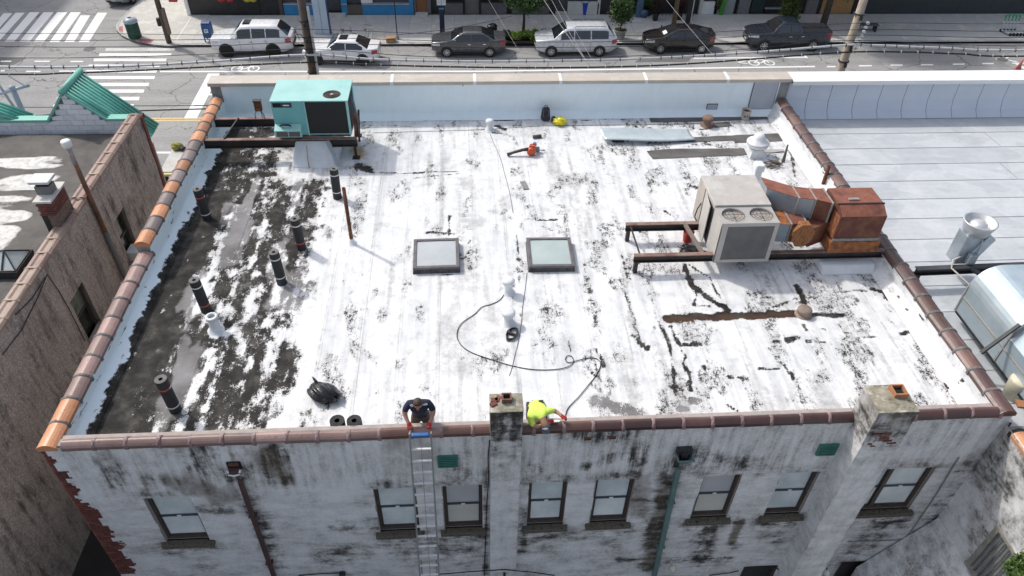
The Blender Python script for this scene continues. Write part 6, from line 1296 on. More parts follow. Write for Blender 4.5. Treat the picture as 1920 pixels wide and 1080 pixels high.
adopt_l(MB().box((.02, -.22, .17), (.22, .16, .3)), 'motor', mat('motor_grey', (.35, .38, .42), None, 5, .5, .3), ef, bevel=.03); adopt_l(MB().tube([(-.1, -.1, .2), (-.45, -.2, .12), (-.55, -.4, .02), (-.3, -.9, -.1), (-.35, -1.3, -.55)], .022, 8), 'conduit', mat('cream_conduit', (.5, .47, .42), None, 5, .5), ef, smooth=True)
adopt_l(MB().tube([(.1, -.08, .85), (.12, -.2, .6), (.08, -.22, .3)], .018, 8), 'conduit', GALV, ef, smooth=True)
rd = thing('barrel_duct', 'large silver barrel-topped duct on the right roof with rusty end', 'duct', (12.8, 11.4, RZ)); SIL = mat('silver_duct', (.46, .55, .60), (.52, .61, .66), 2, .32, .5, c3=(.56, .63, .67))
arc = [(12.05, 7.5), (12.05, 8.2)] + [(12.65-.6*math.cos(rad(a)), 8.3+.62*math.sin(rad(a))) for a in range(0, 95, 10)] + [(14.4, 8.92), (14.4, 7.5)]
adopt(MB().prism(arc, 'y', 11.0, 12.75).build('barrel', SIL), rd)
adopt(MB().prism([(12.05, 7.5), (12.05, 8.25), (12.3, 8.62), (12.5, 8.7), (14.4, 8.7), (14.4, 7.5)], 'y', 9.75, 10.98).build('duct_section', mat('silver_duct_b', (.40, .48, .53), (.46, .54, .59), 2, .35, .4)), rd); adopt(MB().bb(12.52, 14.4, 9.76, 10.97, 8.7, 8.712).build('rusty_top', RPLATE), rd)
for yy in (9.74, 10.99, 12.74): adopt(MB().prism([(12.03, 7.48), (12.03, 8.25), (12.06, 8.4), (12.3, 8.62), (12.05, 8.2)], 'y', yy-.02, yy+.02).build('seam', SEAL), rd)
adopt(MB().bar((11.5, 10.9, 7.9), (12.12, 11.02, 8.65), .07).build('strut', BLACKM), rd); adopt(MB().bar((12.045, 9.78, 7.95), (12.045, 12.72, 7.95), .012, .05).build('rail', SEAL), rd); adopt(MB().bar((12.04, 9.75, 7.5), (12.04, 12.7, 7.5), .02, .06).build('base_seam', BLACKM), rd)
jr = thing('white_pail', 'cream pail beside the duct at the right edge', 'bucket', tuple(gz(1908, 726, RZ+.3))); adopt_l(MB().lathe([(.2, -.3), (.24, .2), (.22, .25), (.01, .27)], 18), 'pail', mat('cream_plastic', (.6, .55, .42), None, 4, .5), jr, smooth=True)
pk = MB().bar((11.6, 9.55, 7.75), (13.5, 9.1, 7.75), .2, .05).build('plank', mat('orange_plank', (.35, .16, .07), (.26, .12, .06), 5, .8)); tag(pk, 'orange-brown plank by the cream pail at the right edge', 'plank')
# rear wing of that neighbour
WX = XR-.04
us = np.linspace(2, YB, 130); vz = np.linspace(0, 7.55, 130)
me, U, V = grid_mesh('rear_wing_wall', us, vz, lambda U, V: (WX+(fbm(U*1.4, V*1.4, 77, 3)-.5)*.04, U, V), lambda U, V: ~((U > 6.6) & (U < 7.9) & (V > 4.15) & (V < 5.62)))
setattrs(me, dark=np.clip(.75*sstep(.42, .62, fbm(U*.9, V*.8, 78, 5))-.15, -.2, .8), vert=U*0+.5, brown=np.clip((fbm(U*1.2, V, 79, 4)-.5)*1.6, 0, .6)); adopt(obj('rear_wing_wall', me, REND), rn)
rp(MB().bb(WX+.03, 20, 2, YB-.05, 0, 4.1).bb(WX+.03, 20, 2, 6.5, 4.1, 5.65).bb(WX+.03, 20, 7.95, YB-.05, 4.1, 5.65).bb(WX+.03, 20, 2, YB-.05, 5.65, 7.5), 'rear_wing_core', MATS['parapet_render'])
y = 9.0; k = 0
while y > 5: o = obj('coping_tile', TL[min(TL)], TM['orange']); o.location = (WX+.17, y-.3, 7.52); adopt(o, rn); b_ = obj('mortar_band', bandme, BLACKR, o); b_.location = (0, .28, 0); y -= .61; k += 1
rp(MB().bb(WX+.08, WX+.12, 6.6, 7.9, 4.15, 5.62), 'dark_window', DARKVOID); rp(MB().bb(WX-.03, WX+.1, 7.84, 7.96, 4.1, 5.66).bb(WX-.03, WX+.1, 6.6, 7.84, 5.58, 5.66).bb(WX-.06, WX+.1, 6.5, 7.98, 4.06, 4.15), 'window_frame', mat('grey_frame', (.3, .29, .26), (.2, .19, .17), 5, .8))
for k in range(8): rp(MB().bb(WX-.01, WX+.015, 6.7+k*.145, 6.73+k*.145, 4.16, 5.58), 'window_bar', mat('bar_grey', (.09, .09, .095), (.2, .2, .2), 4, .5))
lt = MB().prism([(9.95, 0), (9.95, 1.75), (WX-.01, 4.02), (WX-.01, 0)], 'y', 3, YB-.04).build('lean_to', REND); 
me = lt.data; setattrs(me, dark=[.25]*len(me.vertices), vert=[.5]*len(me.vertices), brown=[.2]*len(me.vertices)); tag(lt, 'stained sloping lean-to in the corner below the right wall', 'lean-to')
# ================================================================= vehicles
TYRE = mat('tyre', (.012, .012, .013), (.02, .02, .02), 10, .8); RIMS = mat('alloy_rim', (.55, .56, .57), (.45, .46, .47), 5, .3, .8); RIMB = mat('black_rim', (.02, .02, .022), None, 5, .3, .5); CGLASS = mat('car_glass', (.012, .015, .018), (.02, .024, .028), 2, .05, 0, spec=.7, coat=1.); TLIGHT = mat('tail_light', (.45, .02, .03), None, 5, .2, coat=.8); HLIGHT = mat('head_light', (.62, .64, .66), (.5, .52, .54), 8, .12, .2, coat=1.); TRIM = mat('black_trim', (.015, .015, .016), None, 5, .5); PLATE = mat('number_plate', (.6, .58, .5), None, 5, .5); CHROME = mat('chrome', (.6, .61, .62), None, 5, .12, 1.)
def carpaint(n, c, metal=.0): return mat('paint_'+n, c, tuple(x*.93 for x in c), 1.5, .28, metal, coat=.9)
def car(label, loc, rz, paint, L, W, H, xa, xb, xc, xd, zf, zc, zr, zt, wheels, side, R=.33, rim=RIMS, ground=.22, bed=None, extras=(), name='parked_car', cat='car'):
    """front at local x=0, rear at x=L; xa cowl, xb roof start, xc roof end, xd rear deck; zf hood nose, zc cowl, zr belt at rear glass, zt tail height."""
    t = thing(name, label, cat, loc, rz, 'vehicles on the far side of the street'); hw = W/2
    def belt(x):
        if x < xa: u = x/xa; return zf + (zc-zf)*(u**.7)
        if x < xd: return zc + (zr-zc)*(x-xa)/(xd-xa)
        return zr + (zt-zr)*(x-xd)/max(L-xd, .01)
    def gh(x):
        if x <= xa or x >= xd: return 0.
        f = 1.
        if x < xb: u = (x-xa)/(xb-xa); f = .55*u+.45*math.sin(u*math.pi/2)
        elif x > xc: u = (xd-x)/(xd-xc); f = (.6*u+.4*math.sin(u*math.pi/2)) if xd-xc > .5 else math.sin(u*math.pi/2)**.85
        crown = 1-.05*((x-(xb+xc)/2)/((xc-xb)/2+.5))**2
        return max(0, (H-belt(x))*f*crown)
    def w(x):
        e = min(x, L-x); k = 1 - .27*max(0, 1-e/.75)**2.2; return hw*k
    def sec(x):
        b = belt(x); g = gh(x); ww = w(x); e = min(x, L-x); zb = ground + .14*max(0, 1-e/.5); rise = .035 if g < .02 else 0
        k = g/max(H-b, .01)
        c5w = ww*(.93-.25*k); 
        return [(ww*.86, zb), (ww*.965, zb+.10), (ww, (zb+b)*.5), (ww*.985, b-.10), (ww*.95, b-.02+rise*.3), (c5w, b+g*.86+rise), (c5w*.86, b+g*.955+rise*1.3), (c5w*.5, b+g+rise*1.5), (0, b+g*1.012+rise*1.6)]
    xs = sorted(set([0, .04, .12, .28, .5, .8, 1.1, xa-.12, xa] + [xa+(xb-xa)*q for q in (.1, .3, .5, .7, .9, 1)] + list(np.linspace(xb, xc, 6)) + [xc+(xd-xc)*q for q in (.15, .35, .55, .75, .92, 1)] + [L-.5, L-.28, L-.12, L-.04, L]))
    xs = [x for x in xs if 0 <= x <= L]; xs = [x for i, x in enumerate(xs) if i == 0 or x-xs[i-1] > .025 or x == L]; xs = [x for i, x in enumerate(xs) if i == len(xs)-1 or xs[i+1]-x > .02]; S = [sec(x) for x in xs]; nc = len(S[0]); vs = []
    for x, s in zip(xs, S): vs += [(x, -y, z) for y, z in s] + [(x, y, z) for y, z in s[-2::-1]]
    m_ = 2*nc-1; fs = []
    for i in range(len(xs)-1):
        for j in range(m_-1): fs.append((i*m_+j, i*m_+j+1, (i+1)*m_+j+1, (i+1)*m_+j))
        fs.append((i*m_+m_-1, i*m_, (i+1)*m_, (i+1)*m_+m_-1))
    fs += [tuple(range(m_)), tuple(range((len(xs)-1)*m_, len(xs)*m_))[::-1]]
    MB().add(vs, fs).build('body', paint, t, smooth=True)
    def top(x, y):
        s = sec(x)
        for (y0, z0), (y1, z1) in zip(s[4:-1], s[5:]):
            if y1 <= abs(y) <= y0: u = (y0-abs(y))/max(y0-y1, 1e-6); return z0+(z1-z0)*u
        return s[-1][1]
    def screen(x0, x1, name, yr0, yr1, m=CGLASS, off=.010):
        vs, n_, k_ = [], 9, 7
        for i in range(k_):
            u = i/(k_-1); x = x0+(x1-x0)*u; lim = sec(x)[5][0]*(yr0+(yr1-yr0)*u)
            for j in range(n_): y = -lim + 2*lim*j/(n_-1); vs.append((x, y, top(x, y)+off))
        MB().add(vs, [(i*n_+j, i*n_+j+1, (i+1)*n_+j+1, (i+1)*n_+j) for i in range(k_-1) for j in range(n_-1)]).build(name, m, t, smooth=True)
    screen(xa+.06, xb-.03, 'windscreen', .95, .86); 
    if xd-xc > .12 and not bed: screen(xc+.05, xd-.05, 'rear_window', .84, .93)
    for x0, x1 in side:
        for sgn in (-1, 1):
            vs = []; k_ = 9
            for i in range(k_):
                x = x0+(x1-x0)*i/(k_-1); s = sec(x); (y4, z4), (y5, z5) = s[4], s[5]
                for u in (.10, .88): vs.append((x, sgn*(y4+(y5-y4)*u+.008), z4+(z5-z4)*u))
            if max(v[2] for v in vs)-min(v[2] for v in vs) > .1: MB().add(vs, [(2*i, 2*i+2, 2*i+3, 2*i+1) for i in range(k_-1)]).build('side_window', CGLASS, t, smooth=True)
    for x in wheels:
        for sgn in (-1, 1):
            y = sgn*(hw-.01); ww = thing('wheel', None, None, (x, y, R)); ww.parent = t
            MB().lathe([(R*1.16, -.03), (R*1.18, .012), (R*1.02, .014), (.02, .014)] if sgn > 0 else [(R*1.16, .03), (R*1.18, -.012), (R*1.02, -.014), (.02, -.014)], 26, (0, 0, .03), axis='y').build('wheel_arch', TRIM, ww)
            MB().lathe([(R*.66, -.10), (R*.95, -.10), (R, -.07), (R, .015), (R*.94, .04), (R*.66, .03)] if sgn > 0 else [(R*.66, .10), (R*.95, .10), (R, .07), (R, -.015), (R*.94, -.04), (R*.66, -.03)], 28, axis='y', cap=False).build('tyre', TYRE, ww, smooth=True)
            rm = MB().lathe([(R*.66, sgn*.028), (R*.6, sgn*.034), (R*.58, sgn*.015)], 24, axis='y', cap=False)
            for k in range(6 if rim is RIMB else 8): a = 2*math.pi*k/(6 if rim is RIMB else 8); rm.bar((0, sgn*.022, 0), (R*.62*math.cos(a), sgn*.026, R*.62*math.sin(a)), .05, .018, (0, 1, 0))
            rm.lathe([(.055, sgn*.02), (.05, sgn*.036)], 12, axis='y'); rm.build('rim', rim, ww)
    # lights, grille, bumper, plate, mirrors, handles, seams
    zl = zf-.10
    for sgn in (-1, 1):
        def patch(xl_, c0, c1, nm, m):
            vs = []
            for x in xl_:
                q = sec(x)
                for u in np.linspace(c0, c1, 4): i_ = min(int(u), 7); f_ = u-i_; vs.append((x, sgn*(q[i_][0]*(1-f_)+q[i_+1][0]*f_+.010), q[i_][1]*(1-f_)+q[i_+1][1]*f_+.006))
            MB().add(vs, [(4*i+j, 4*i+4+j, 4*i+5+j, 4*i+1+j) for i in range(len(xl_)-1) for j in range(3)]).build(nm, m, t, smooth=True)
        patch((.03, .12, .25, .38, .52), 2.75, 3.85, 'headlight', HLIGHT); patch((L-.36, L-.24, L-.12, L-.03), 2.35, 3.75, 'tail_light', TLIGHT)
        MB().box((L+.006, sgn*hw*.60, zt-.17), (.02, hw*.26, .13)).build('tail_light', TLIGHT, t); MB().box((-.006, sgn*hw*.60, zf-.13), (.02, hw*.28, .10)).build('headlight', HLIGHT, t)
        MB().hex8([(xa+.28, sgn*(hw-.06), zc+.02), (xa+.40, sgn*(hw-.06), zc+.02), (xa+.40, sgn*(hw+.17), zc+.04), (xa+.30, sgn*(hw+.16), zc+.04), (xa+.28, sgn*(hw-.06), zc+.14), (xa+.40, sgn*(hw-.06), zc+.14), (xa+.42, sgn*(hw+.17), zc+.17), (xa+.32, sgn*(hw+.16), zc+.17)]).build('mirror', paint, t, bevel=.03)
        for x in [s_[0] for s_ in side[:2]]:
            y = sgn*(w(x)+.004); MB().bb(x+.70, x+.90, min(y, y+sgn*.02), max(y, y+sgn*.02), belt(x)-.17, belt(x)-.13).build('door_handle', CHROME if paint.name not in ('paint_black',) else paint, t)
        for x in [side[0][0]+.12]+[s_[1]+.02 for s_ in side[:2]]: y = sgn*(hw*.999+.002); MB().bb(x, x+.012, min(y, y+sgn*.004), max(y, y+sgn*.004), ground+.16, belt(x)-.08).build('door_seam', TRIM, t)
        y = sgn*(hw*.965+.004); MB().bb(wheels[0]+R*1.2, wheels[1]-R*1.2, min(y, y+sgn*.02), max(y, y+sgn*.02), ground+.02, ground+.10).build('sill', TRIM, t)
    MB().bb(-.012, .03, -hw*.5, hw*.5, zf-.26, zf-.10).build('grille', TRIM, t, bevel=.02); MB().bb(-.02, .05, -hw*.62, hw*.62, ground+.1, ground+.2).build('lower_grille', TRIM, t, bevel=.02)
    MB().bb(-.028, -.012, -.15, .15, ground+.20, ground+.29).build('number_plate', PLATE, t); MB().bb(L-.0, L+.012, -.15, .15, zt-.32, zt-.22).build('number_plate', PLATE, t)
    for kind, a in extras:
        if kind == 'sunroof': screen(a[0], a[1], 'sunroof', .62, .62)
        if kind == 'rails':
            for sgn in (-1, 1): MB().tube([(a[0], sgn*hw*.62, H*.985), (a[0]+.1, sgn*hw*.62, H+.05), (a[1]-.1, sgn*hw*.62, H+.05), (a[1], sgn*hw*.62, H*.985)], .018, 6).build('roof_rail', TRIM, t)
        if kind == 'bed': MB().bb(a[0], a[1], -hw*.84, hw*.84, a[2], a[2]+.03).build('bed_cover', mat('bed_vinyl', (.02, .024, .032), None, 5, .5), t); [MB().bb(a[0]+(a[1]-a[0])*k/3-.01, a[0]+(a[1]-a[0])*k/3+.01, -hw*.84, hw*.84, a[2]+.03, a[2]+.036).build('bed_cover_rib', TRIM, t) for k in (1, 2)]
        if kind == 'paper': MB().box((xa+.3, -.2, top(xa+.3, -.2)+.018), (.25, .5, .006), Matrix.Rotation(rad(-28), 3, 'Y')).build('windscreen_paper', WHITE, t)
        if kind == 'spare': MB().bb(L-.02, L+.05, -hw*.6, hw*.55, .55, .72).build('rear_bumper_insert', TRIM, t)
    return t
def park(px, py, wheel_x, hw=0): p = gz(px, py, 0); return p.x-wheel_x, p.y
# white SUV
x, y = park(428, 107.5, .95); car('white SUV with black wheels parked by the blue mailbox', (x, y+.96, 0), 0, carpaint('white', (.80, .81, .83)), 4.95, 1.92, 1.86, 1.25, 1.95, 4.15, 4.80, .98, 1.10, 1.18, 1.10, (.95, 3.78), ((1.72, 2.55), (2.62, 3.42), (3.48, 4.3)), .39, RIMB, .28, extras=(('sunroof', (2.05, 2.5)), ('spare', 0)))
x, y = park(686, 121, 3.75); car('white sedan with dark sunroof standing behind the wooden pole', (x, y+.92, 0), rad(-3.5), carpaint('white_b', (.78, .79, .81)), 4.62, 1.81, 1.43, 1.45, 2.15, 3.25, 4.05, .72, .92, .98, .98, (.86, 3.68), ((1.75, 2.65), (2.70, 3.70)), .34, RIMB, extras=(('sunroof', (2.25, 2.75)),))
x, y = park(838, 108, .93); car('dark grey sedan parked behind the wayfinding sign', (x, y+.88, 0), 0, carpaint('grey', (.10, .105, .115), .4), 4.63, 1.76, 1.50, 1.15, 2.0, 3.1, 4.0, .80, .98, 1.03, 1.04, (.93, 3.63), ((1.55, 2.45), (2.5, 3.6)), .32)
x, y = park(1033, 107, .95); car('silver minivan with roof rails parked beside the young tree', (x, y+1.0, 0), 0, carpaint('silver', (.62, .64, .67), .15), 5.14, 2.0, 1.75, 1.05, 1.95, 4.5, 5.05, .88, 1.05, 1.10, 1.08, (.95, 4.03), ((1.55, 2.35), (2.42, 3.4), (3.48, 4.55)), .33, extras=(('rails', (2.4, 4.4)),))
x, y = park(1237, 101.5, .95); car('black hatchback with a sheet of paper behind the windscreen', (x, y+.88, 0), 0, carpaint('black', (.008, .008, .010)), 4.48, 1.75, 1.49, .95, 2.0, 3.0, 4.38, .80, .98, 1.08, 1.12, (.95, 3.65), ((1.5, 2.4), (2.46, 3.5)), .32, extras=(('paper', 0),))
x, y = park(1430, 97, .98); car('dark blue pickup truck with covered bed parked under the conifer', (x, y+.95, 0), 0, carpaint('navy', (.022, .032, .052), .3), 5.45, 1.89, 1.80, 1.35, 2.05, 3.05, 3.42, 1.02, 1.14, 1.16, 1.16, (.98, 4.24), ((1.8, 2.55), (2.6, 3.1)), .37, RIMS, .3, bed=True, extras=(('bed', (3.5, 5.35, 1.185)),), cat='pickup truck', name='pickup_truck')
p = gz(222, 15, 0); car('silver-blue car with dark grille waiting at the top-left corner', (p.x-.2, p.y+.1, 0), rad(80), carpaint('silverblue', (.30, .34, .38), .4), 4.6, 1.8, 1.5, 1.2, 1.95, 3.1, 4.0, .85, 1.0, 1.05, 1.05, (.9, 3.6), ((1.6, 2.45), (2.5, 3.5)), .33)
# flat-bed in the alley gap
fbz = .95; q = gz(327, 275, fbz); q2 = gz(308, 322, fbz)
ft_ = thing('flatbed_cart', 'white flat-topped cart with yellow bumper at the kerb beyond the alley', 'cart', (q.x, q2.y, 0)); ln = q.y-q2.y
adopt_l(MB().box((1.25, ln/2, fbz-.04), (2.6, ln, .08)), 'bed', mat('white_deck', (.52, .53, .52), (.42, .40, .37), 1.5, .6), ft_, bevel=.01); adopt_l(MB().box((1.2, -.09, fbz-.1), (2.8, .16, .12)), 'bumper', mat('yellow_bumper', (.62, .55, .22), None, 4, .5), ft_, bevel=.02); adopt_l(MB().box((1.25, ln/2, .6), (2.2, .9, .35)), 'chassis', BLACKM, ft_)
for yy in (.25, ln-.25):
    for xx in (-.08, 2.5): adopt_l(MB().lathe([(.12, -.1), (.36, -.1), (.38, -.05), (.38, .05), (.36, .1), (.12, .1)], 20, (xx, yy, .38), axis='x'), 'tyre', TYRE, ft_, smooth=True)
ld_ = blob('cargo', mat('yellow_green_cargo', (.32, .30, .04), (.2, .2, .05), 6, .6), .28, .24, .2, 8, .25, 3, parent=ft_); ld_.location = (.22, ln-.2, fbz); b2 = blob('dark_cargo', BPM, .16, .14, .12, 9, .2, 3, parent=ft_); b2.location = (.52, ln-.35, fbz)
# ================================================================= poles, wires
POLE = mat('pole_wood', (.075, .055, .042), (.11, .085, .068), 4, .9, 0, .4, 20, stretch=(4, 4, .5), c3=(.055, .04, .032)); POLEP = mat('pale_pole_wood', (.32, .26, .20), (.40, .34, .28), 4, .9, 0, .4, 20, stretch=(5, 5, .5), c3=(.24, .18, .13))
YP = 27.45
def tpole(px, py, r, h, m, label, Y=YP, z0=.15):
    c = gy(px, py, Y); t = thing('utility_pole', label, 'utility pole', (c.x, Y, z0)); adopt_l(MB().tube([(0, 0, 0), (0, 0, h*.5), (0, 0, h)], [r, r*.9, r*.75], 14), 'shaft', m, t, smooth=True); return t, c.x
pa, xA = tpole(583, 110, .19, 11.5, POLE, 'dark wooden utility pole in front of the white sedan'); pb, xB = tpole(1580, 120, .19, 11.5, POLEP, 'pale weathered wooden utility pole at the right')
for (t, zz) in ((pa, (7.0, 7.7, 7.95, 8.4, 9.0)), (pb, (7.3, 8.0, 9.2))):
    for z in zz: adopt_l(MB().box((.02, -.21, z-.15), (.10, .1, .16)), 'bracket', BLACKM, t, bevel=.02); adopt_l(MB().lathe([(.22, z-.06), (.215, z-.02)], 14), 'band', BLACKM, t)
for k in range(7): adopt_l(MB().lathe([(.02, 0), (.07, .02), (.07, .07), (.03, .1)], 10, (.30+.02*k, -.08, 7.75+k*.17)), 'insulator', WHITE, pb, smooth=True)
adopt_l(MB().tube([(.2, -.1, 6.5), (.2, -.1, 9.5)], .05, 8), 'white_conduit', mat('pale_conduit', (.55, .56, .57), None, 5, .6), pa)
def wire(label, pts, r, m, name='overhead_cable', rings=0, ringm=None, Y=YP-.25, n=10):
    P_ = [gy(x, y, Y) for x, y in pts]; Q = []
    e0_ = (P_[0]-P_[1]).normalized()*14; e1_ = (P_[-1]-P_[-2]).normalized()*14; e0_.z = e1_.z = .3; P_ = [P_[0]+e0_]+P_+[P_[-1]+e1_]
    for i in range(len(P_)-1):
        p0, p1, p2, p3 = P_[max(i-1, 0)], P_[i], P_[i+1], P_[min(i+2, len(P_)-1)]
        for k in range(n): u = k/n; Q.append(.5*((2*p1)+(-p0+p2)*u+(2*p0-5*p1+4*p2-p3)*u*u+(-p0+3*p1-3*p2+p3)*u**3))
    Q.append(P_[-1])
    t = thing(name, label, 'cable', tuple(Q[0])); adopt(MB().tube(Q, r, 7).build('cable', m, smooth=True), t)
    if rings:
        L = 0
        for a, b_ in zip(Q[:-1], Q[1:]):
            d = b_-a; L += d.length
            if L > rings:
                L = 0; o = MB().bar(a-d.normalized()*.012, a+d.normalized()*.012, r*2.5, r*2.5).bar(a+Vector((0, 0, r)), a+Vector((0, 0, r+.09)), .008).build('lashing', ringm or BLACKM); adopt(o, t)
    return t
PALEC = mat('pale_cable_sleeve', (.58, .59, .61), (.50, .51, .53), 3, .45)
wire('thick pale sleeved cable strung along the street between the poles', [(-20, 125), (120, 126), (260, 123), (400, 115), (574, 103), (700, 111), (860, 115), (1020, 114.5), (1200, 110), (1400, 99), (1586, 84.5), (1640, 85), (1760, 89.5), (1940, 94)], .042, PALEC, rings=.42)
wire('black bundled cable strung just below the pale cable', [(-20, 139), (120, 137), (260, 132), (400, 125), (580, 117), (700, 121.5), (860, 125.5), (1020, 127), (1180, 124.5), (1300, 119), (1420, 110), (1585, 98), (1700, 97.5), (1800, 101), (1940, 105)], .032, BLACKR, rings=.50, ringm=PALEC)
for i, (lab, pts, r) in enumerate((('thin upper wire crossing high over the crosswalk', [(-10, 75), (150, 75.5), (400, 74), (575, 70), (900, 78), (1250, 76), (1594, 56), (1940, 58)], .011), ('thin wire just above the pale cable at left', [(-10, 87), (200, 88), (400, 86), (577, 80), (900, 89), (1300, 84), (1592, 66), (1940, 70)], .012), ('thin wire touching the top of the pale cable', [(-10, 108), (200, 107), (400, 101), (578, 92), (800, 106), (1100, 108), (1400, 92), (1590, 76), (1940, 86)], .012), ('topmost thin wire above the parked cars', [(-10, 62), (200, 63), (420, 65), (572, 55), (900, 66), (1250, 65), (1597, 44), (1940, 44)], .009), ('wire passing just above the mailbox line', [(-10, 216), (100, 215), (250, 208), (390, 204), (420, 203)], .026), ('thin wire just above the one behind the gable', [(-10, 201), (200, 199), (390, 197.5), (415, 197)], .012))):
    wire(lab, pts, r, BLACKR)
GREYW = mat('grey_wire', (.30, .30, .31), None, 4, .5)
def span(label, a, b, sag, r, m=GREYW):
    o = MB().tube(sagline(a, b, 14, sag), r, 6).build('service_wire', m, smooth=True); tag(o, label, 'wire')
c0 = gy(1108, 127, YP-.25); c1 = gy(1100, 115, YP-.25)
span('pale service wire rising left over the minivan', c0, (2.9, 51.4, 5.6), .25, .013); span('second pale service wire rising beside the first', c1, (4.2, 51.4, 5.2), .3, .009); span('third thin service wire over the minivan', c1+Vector((.25, 0, 0)), (4.6, 51.4, 5.3), .25, .007); span('thin wire over the black hatchback', gy(1345, 112, YP-.25), (11.6, 51.4, 4.2), .15, .009); span('thin wire crossing the silver minivan vertically', gy(985, 115, YP-.25), (.2, 51.4, 4.3), .1, .006); span('thin dark wire from the meter pole to the young tree', gz(745, 65, 3.4), gz(960, 30, 4.2), .15, .014, BLACKR)
# far-side poles
t3, _ = tpole(318, 82, .17, 9, POLE, 'dark utility pole with equipment box on the sunny corner', 46.95); adopt_l(MB().bb(-.36, -.16, -.12, .12, 1.1, 1.6), 'equipment_box', BLACKM, t3, bevel=.02); adopt_l(MB().bb(.1, .28, -.16, .1, .6, 2.2), 'bark_patch', mat('torn_wood', (.2, .14, .12), None, 6, .9), t3)
adopt_l(MB().bb(.30, 1.1, -.06, .0, 3.0, 3.06), 'sign_arm', BLACKM, t3); adopt_l(MB().box((1.0, -.1, 2.8), (.5, .2, .35)), 'signal_head', mat('red_signal_box', (.5, .05, .04), None, 4, .4), t3, bevel=.04)
p = gz(1262, 52, .15); t4 = thing('utility_pole', 'brown wooden pole behind the black hatchback', 'utility pole', (p.x, p.y, .15)); adopt_l(MB().tube([(0, 0, 0), (0, 0, 9)], [.17, .13], 12), 'shaft', mat('brown_pole', (.14, .10, .065), (.19, .14, .09), 4, .9), t4, smooth=True)
p = gz(1288, 47, .15); t5 = thing('sign_post', 'dark flat post with pale edge next to the brown pole', 'post', (p.x, p.y, .15)); adopt_l(MB().bb(-.16, .16, -.05, .05, 0, 4), 'panel', TRIM, t5); adopt_l(MB().bb(.17, .24, -.04, .04, 0, 4), 'edge', GALV, t5)
p = gz(745, 72, .15); t6 = thing('sign_post', 'thin black sign pole by the cardboard box', 'post', (p.x, p.y, .15)); adopt_l(MB().tube([(0, 0, 0), (0, 0, 4)], .035, 8), 'shaft', BLACKM, t6); adopt_l(MB().lathe([(.12, 0), (.1, .2), (.05, .22)], 12), 'base', mat('pale_base', (.45, .46, .48), (.1, .1, .1), 20, .6), t6)
p = gz(733, 78, .15); o = MB().box((0, 0, .15), (.62, .42, .3)).build('cardboard_box', mat('cardboard', (.42, .27, .14), (.36, .22, .11), 3, .8), bevel=.01); o.location = p; o.rotation_euler[2] = rad(8); tag(o, 'brown cardboard box on the far pavement', 'box')
# blue-white street-lamp mast beyond the left gable
sl2 = thing('lamp_mast', 'pale blue street mast with a crossarm behind the left gable', 'street lamp', (gy(45, 215, 26.8).x, 26.8, .15)); MP = mat('pale_blue_paint', (.42, .50, .58), (.36, .44, .52), 3, .5); m0 = gy(45, 215, 26.8); m1 = gy(26, 172, 26.8); off_ = Vector((m0.x, 26.8, .15))
adopt(MB().tube([(m0.x, 26.8, .15), (m0.x, 26.8, m0.z), (m1.x, 26.8, m1.z+.05)], .10, 12).build('mast', MP, smooth=True), sl2); e0 = gy(-4, 177, 26.8); e1_ = gy(54, 160, 26.8); adopt(MB().tube([e0, e1_], .06, 10).build('crossarm', MP, smooth=True), sl2); adopt(MB().tube([gy(-5, 155, 26.8), gy(36, 215, 26.8)], .05, 8).build('brace', MP, smooth=True), sl2); adopt(MB().tube([gy(15, 142, 26.8), gy(47, 161, 26.8)], .02, 6).build('stay', MP), sl2); adopt(MB().lathe([(.1, 0), (.13, .03), (.09, .1), (.01, .13)], 12, gy(23, 166, 26.8)).build('finial', MP, smooth=True), sl2)

# ================================================================= street furniture
p = gz(254, 70, .15); tc_ = thing('litter_bin', 'green slatted litter bin with domed blue-grey lid at the corner', 'litter bin', p); GB = mat('dark_green_bin', (.015, .07, .05), (.02, .09, .06), 4, .5)
adopt_l(MB().lathe([(.36, 0), (.38, .05), (.38, 1.0)], 24), 'barrel', GB, tc_)
for k in range(24): a = 2*math.pi*k/24; adopt_l(MB().box((.39*math.cos(a), .39*math.sin(a), .52), (.02, .06, .94), Matrix.Rotation(a, 3, 'Z')), 'slat', GB, tc_)
adopt_l(MB().lathe([(.42, 1.0), (.44, 1.04), (.42, 1.12), (.36, 1.2), (.2, 1.27), (.13, 1.28)], 24), 'lid', mat('bluegrey_lid', (.28, .36, .42), (.34, .42, .48), 3, .4), tc_, smooth=True); adopt_l(MB().lathe([(.13, 1.281), (.01, 1.282)], 14), 'opening', DARKVOID, tc_)
for k in range(6): a = rad(190+k*32); adopt_l(MB().lathe([(.04, 0), (.04, .015)], 10, (.425*math.cos(a), .425*math.sin(a), 1.03)), 'rim_stud', WHITE, tc_)
p = gz(394, 76, .15); mbx = thing('mailbox', 'blue street mailbox on legs beside the white SUV', 'mailbox', p); BL = mat('mailbox_blue', (.02, .09, .27), (.025, .11, .32), 3, .4)
arcp = [(-.3, .28), (-.3, .95)] + [(-.3*math.cos(rad(a)), .95+.3*math.sin(rad(a))) for a in range(15, 180, 15)] + [(.3, .95), (.3, .28)]
adopt_l(MB().prism(arcp, 'x', -.26, .26), 'box', BL, mbx)
for a in (-.22, .22):
    for b_ in (-.25, .25): adopt_l(MB().bb(a-.03, a+.03, b_-.03, b_+.03, 0, .3), 'leg', BL, mbx)
adopt_l(MB().bb(-.12, .12, -.312, -.302, .62, .86), 'emblem', WHITE, mbx); adopt_l(MB().prism([(-.07, .68), (.06, .74), (-.03, .76), (.08, .80), (-.08, .79), (.02, .75)], 'y', -.318, -.313), 'emblem_mark', BL, mbx); adopt_l(MB().bb(-.22, .22, -.25, -.2, 1.14, 1.17), 'chute_handle', BLACKM, mbx)
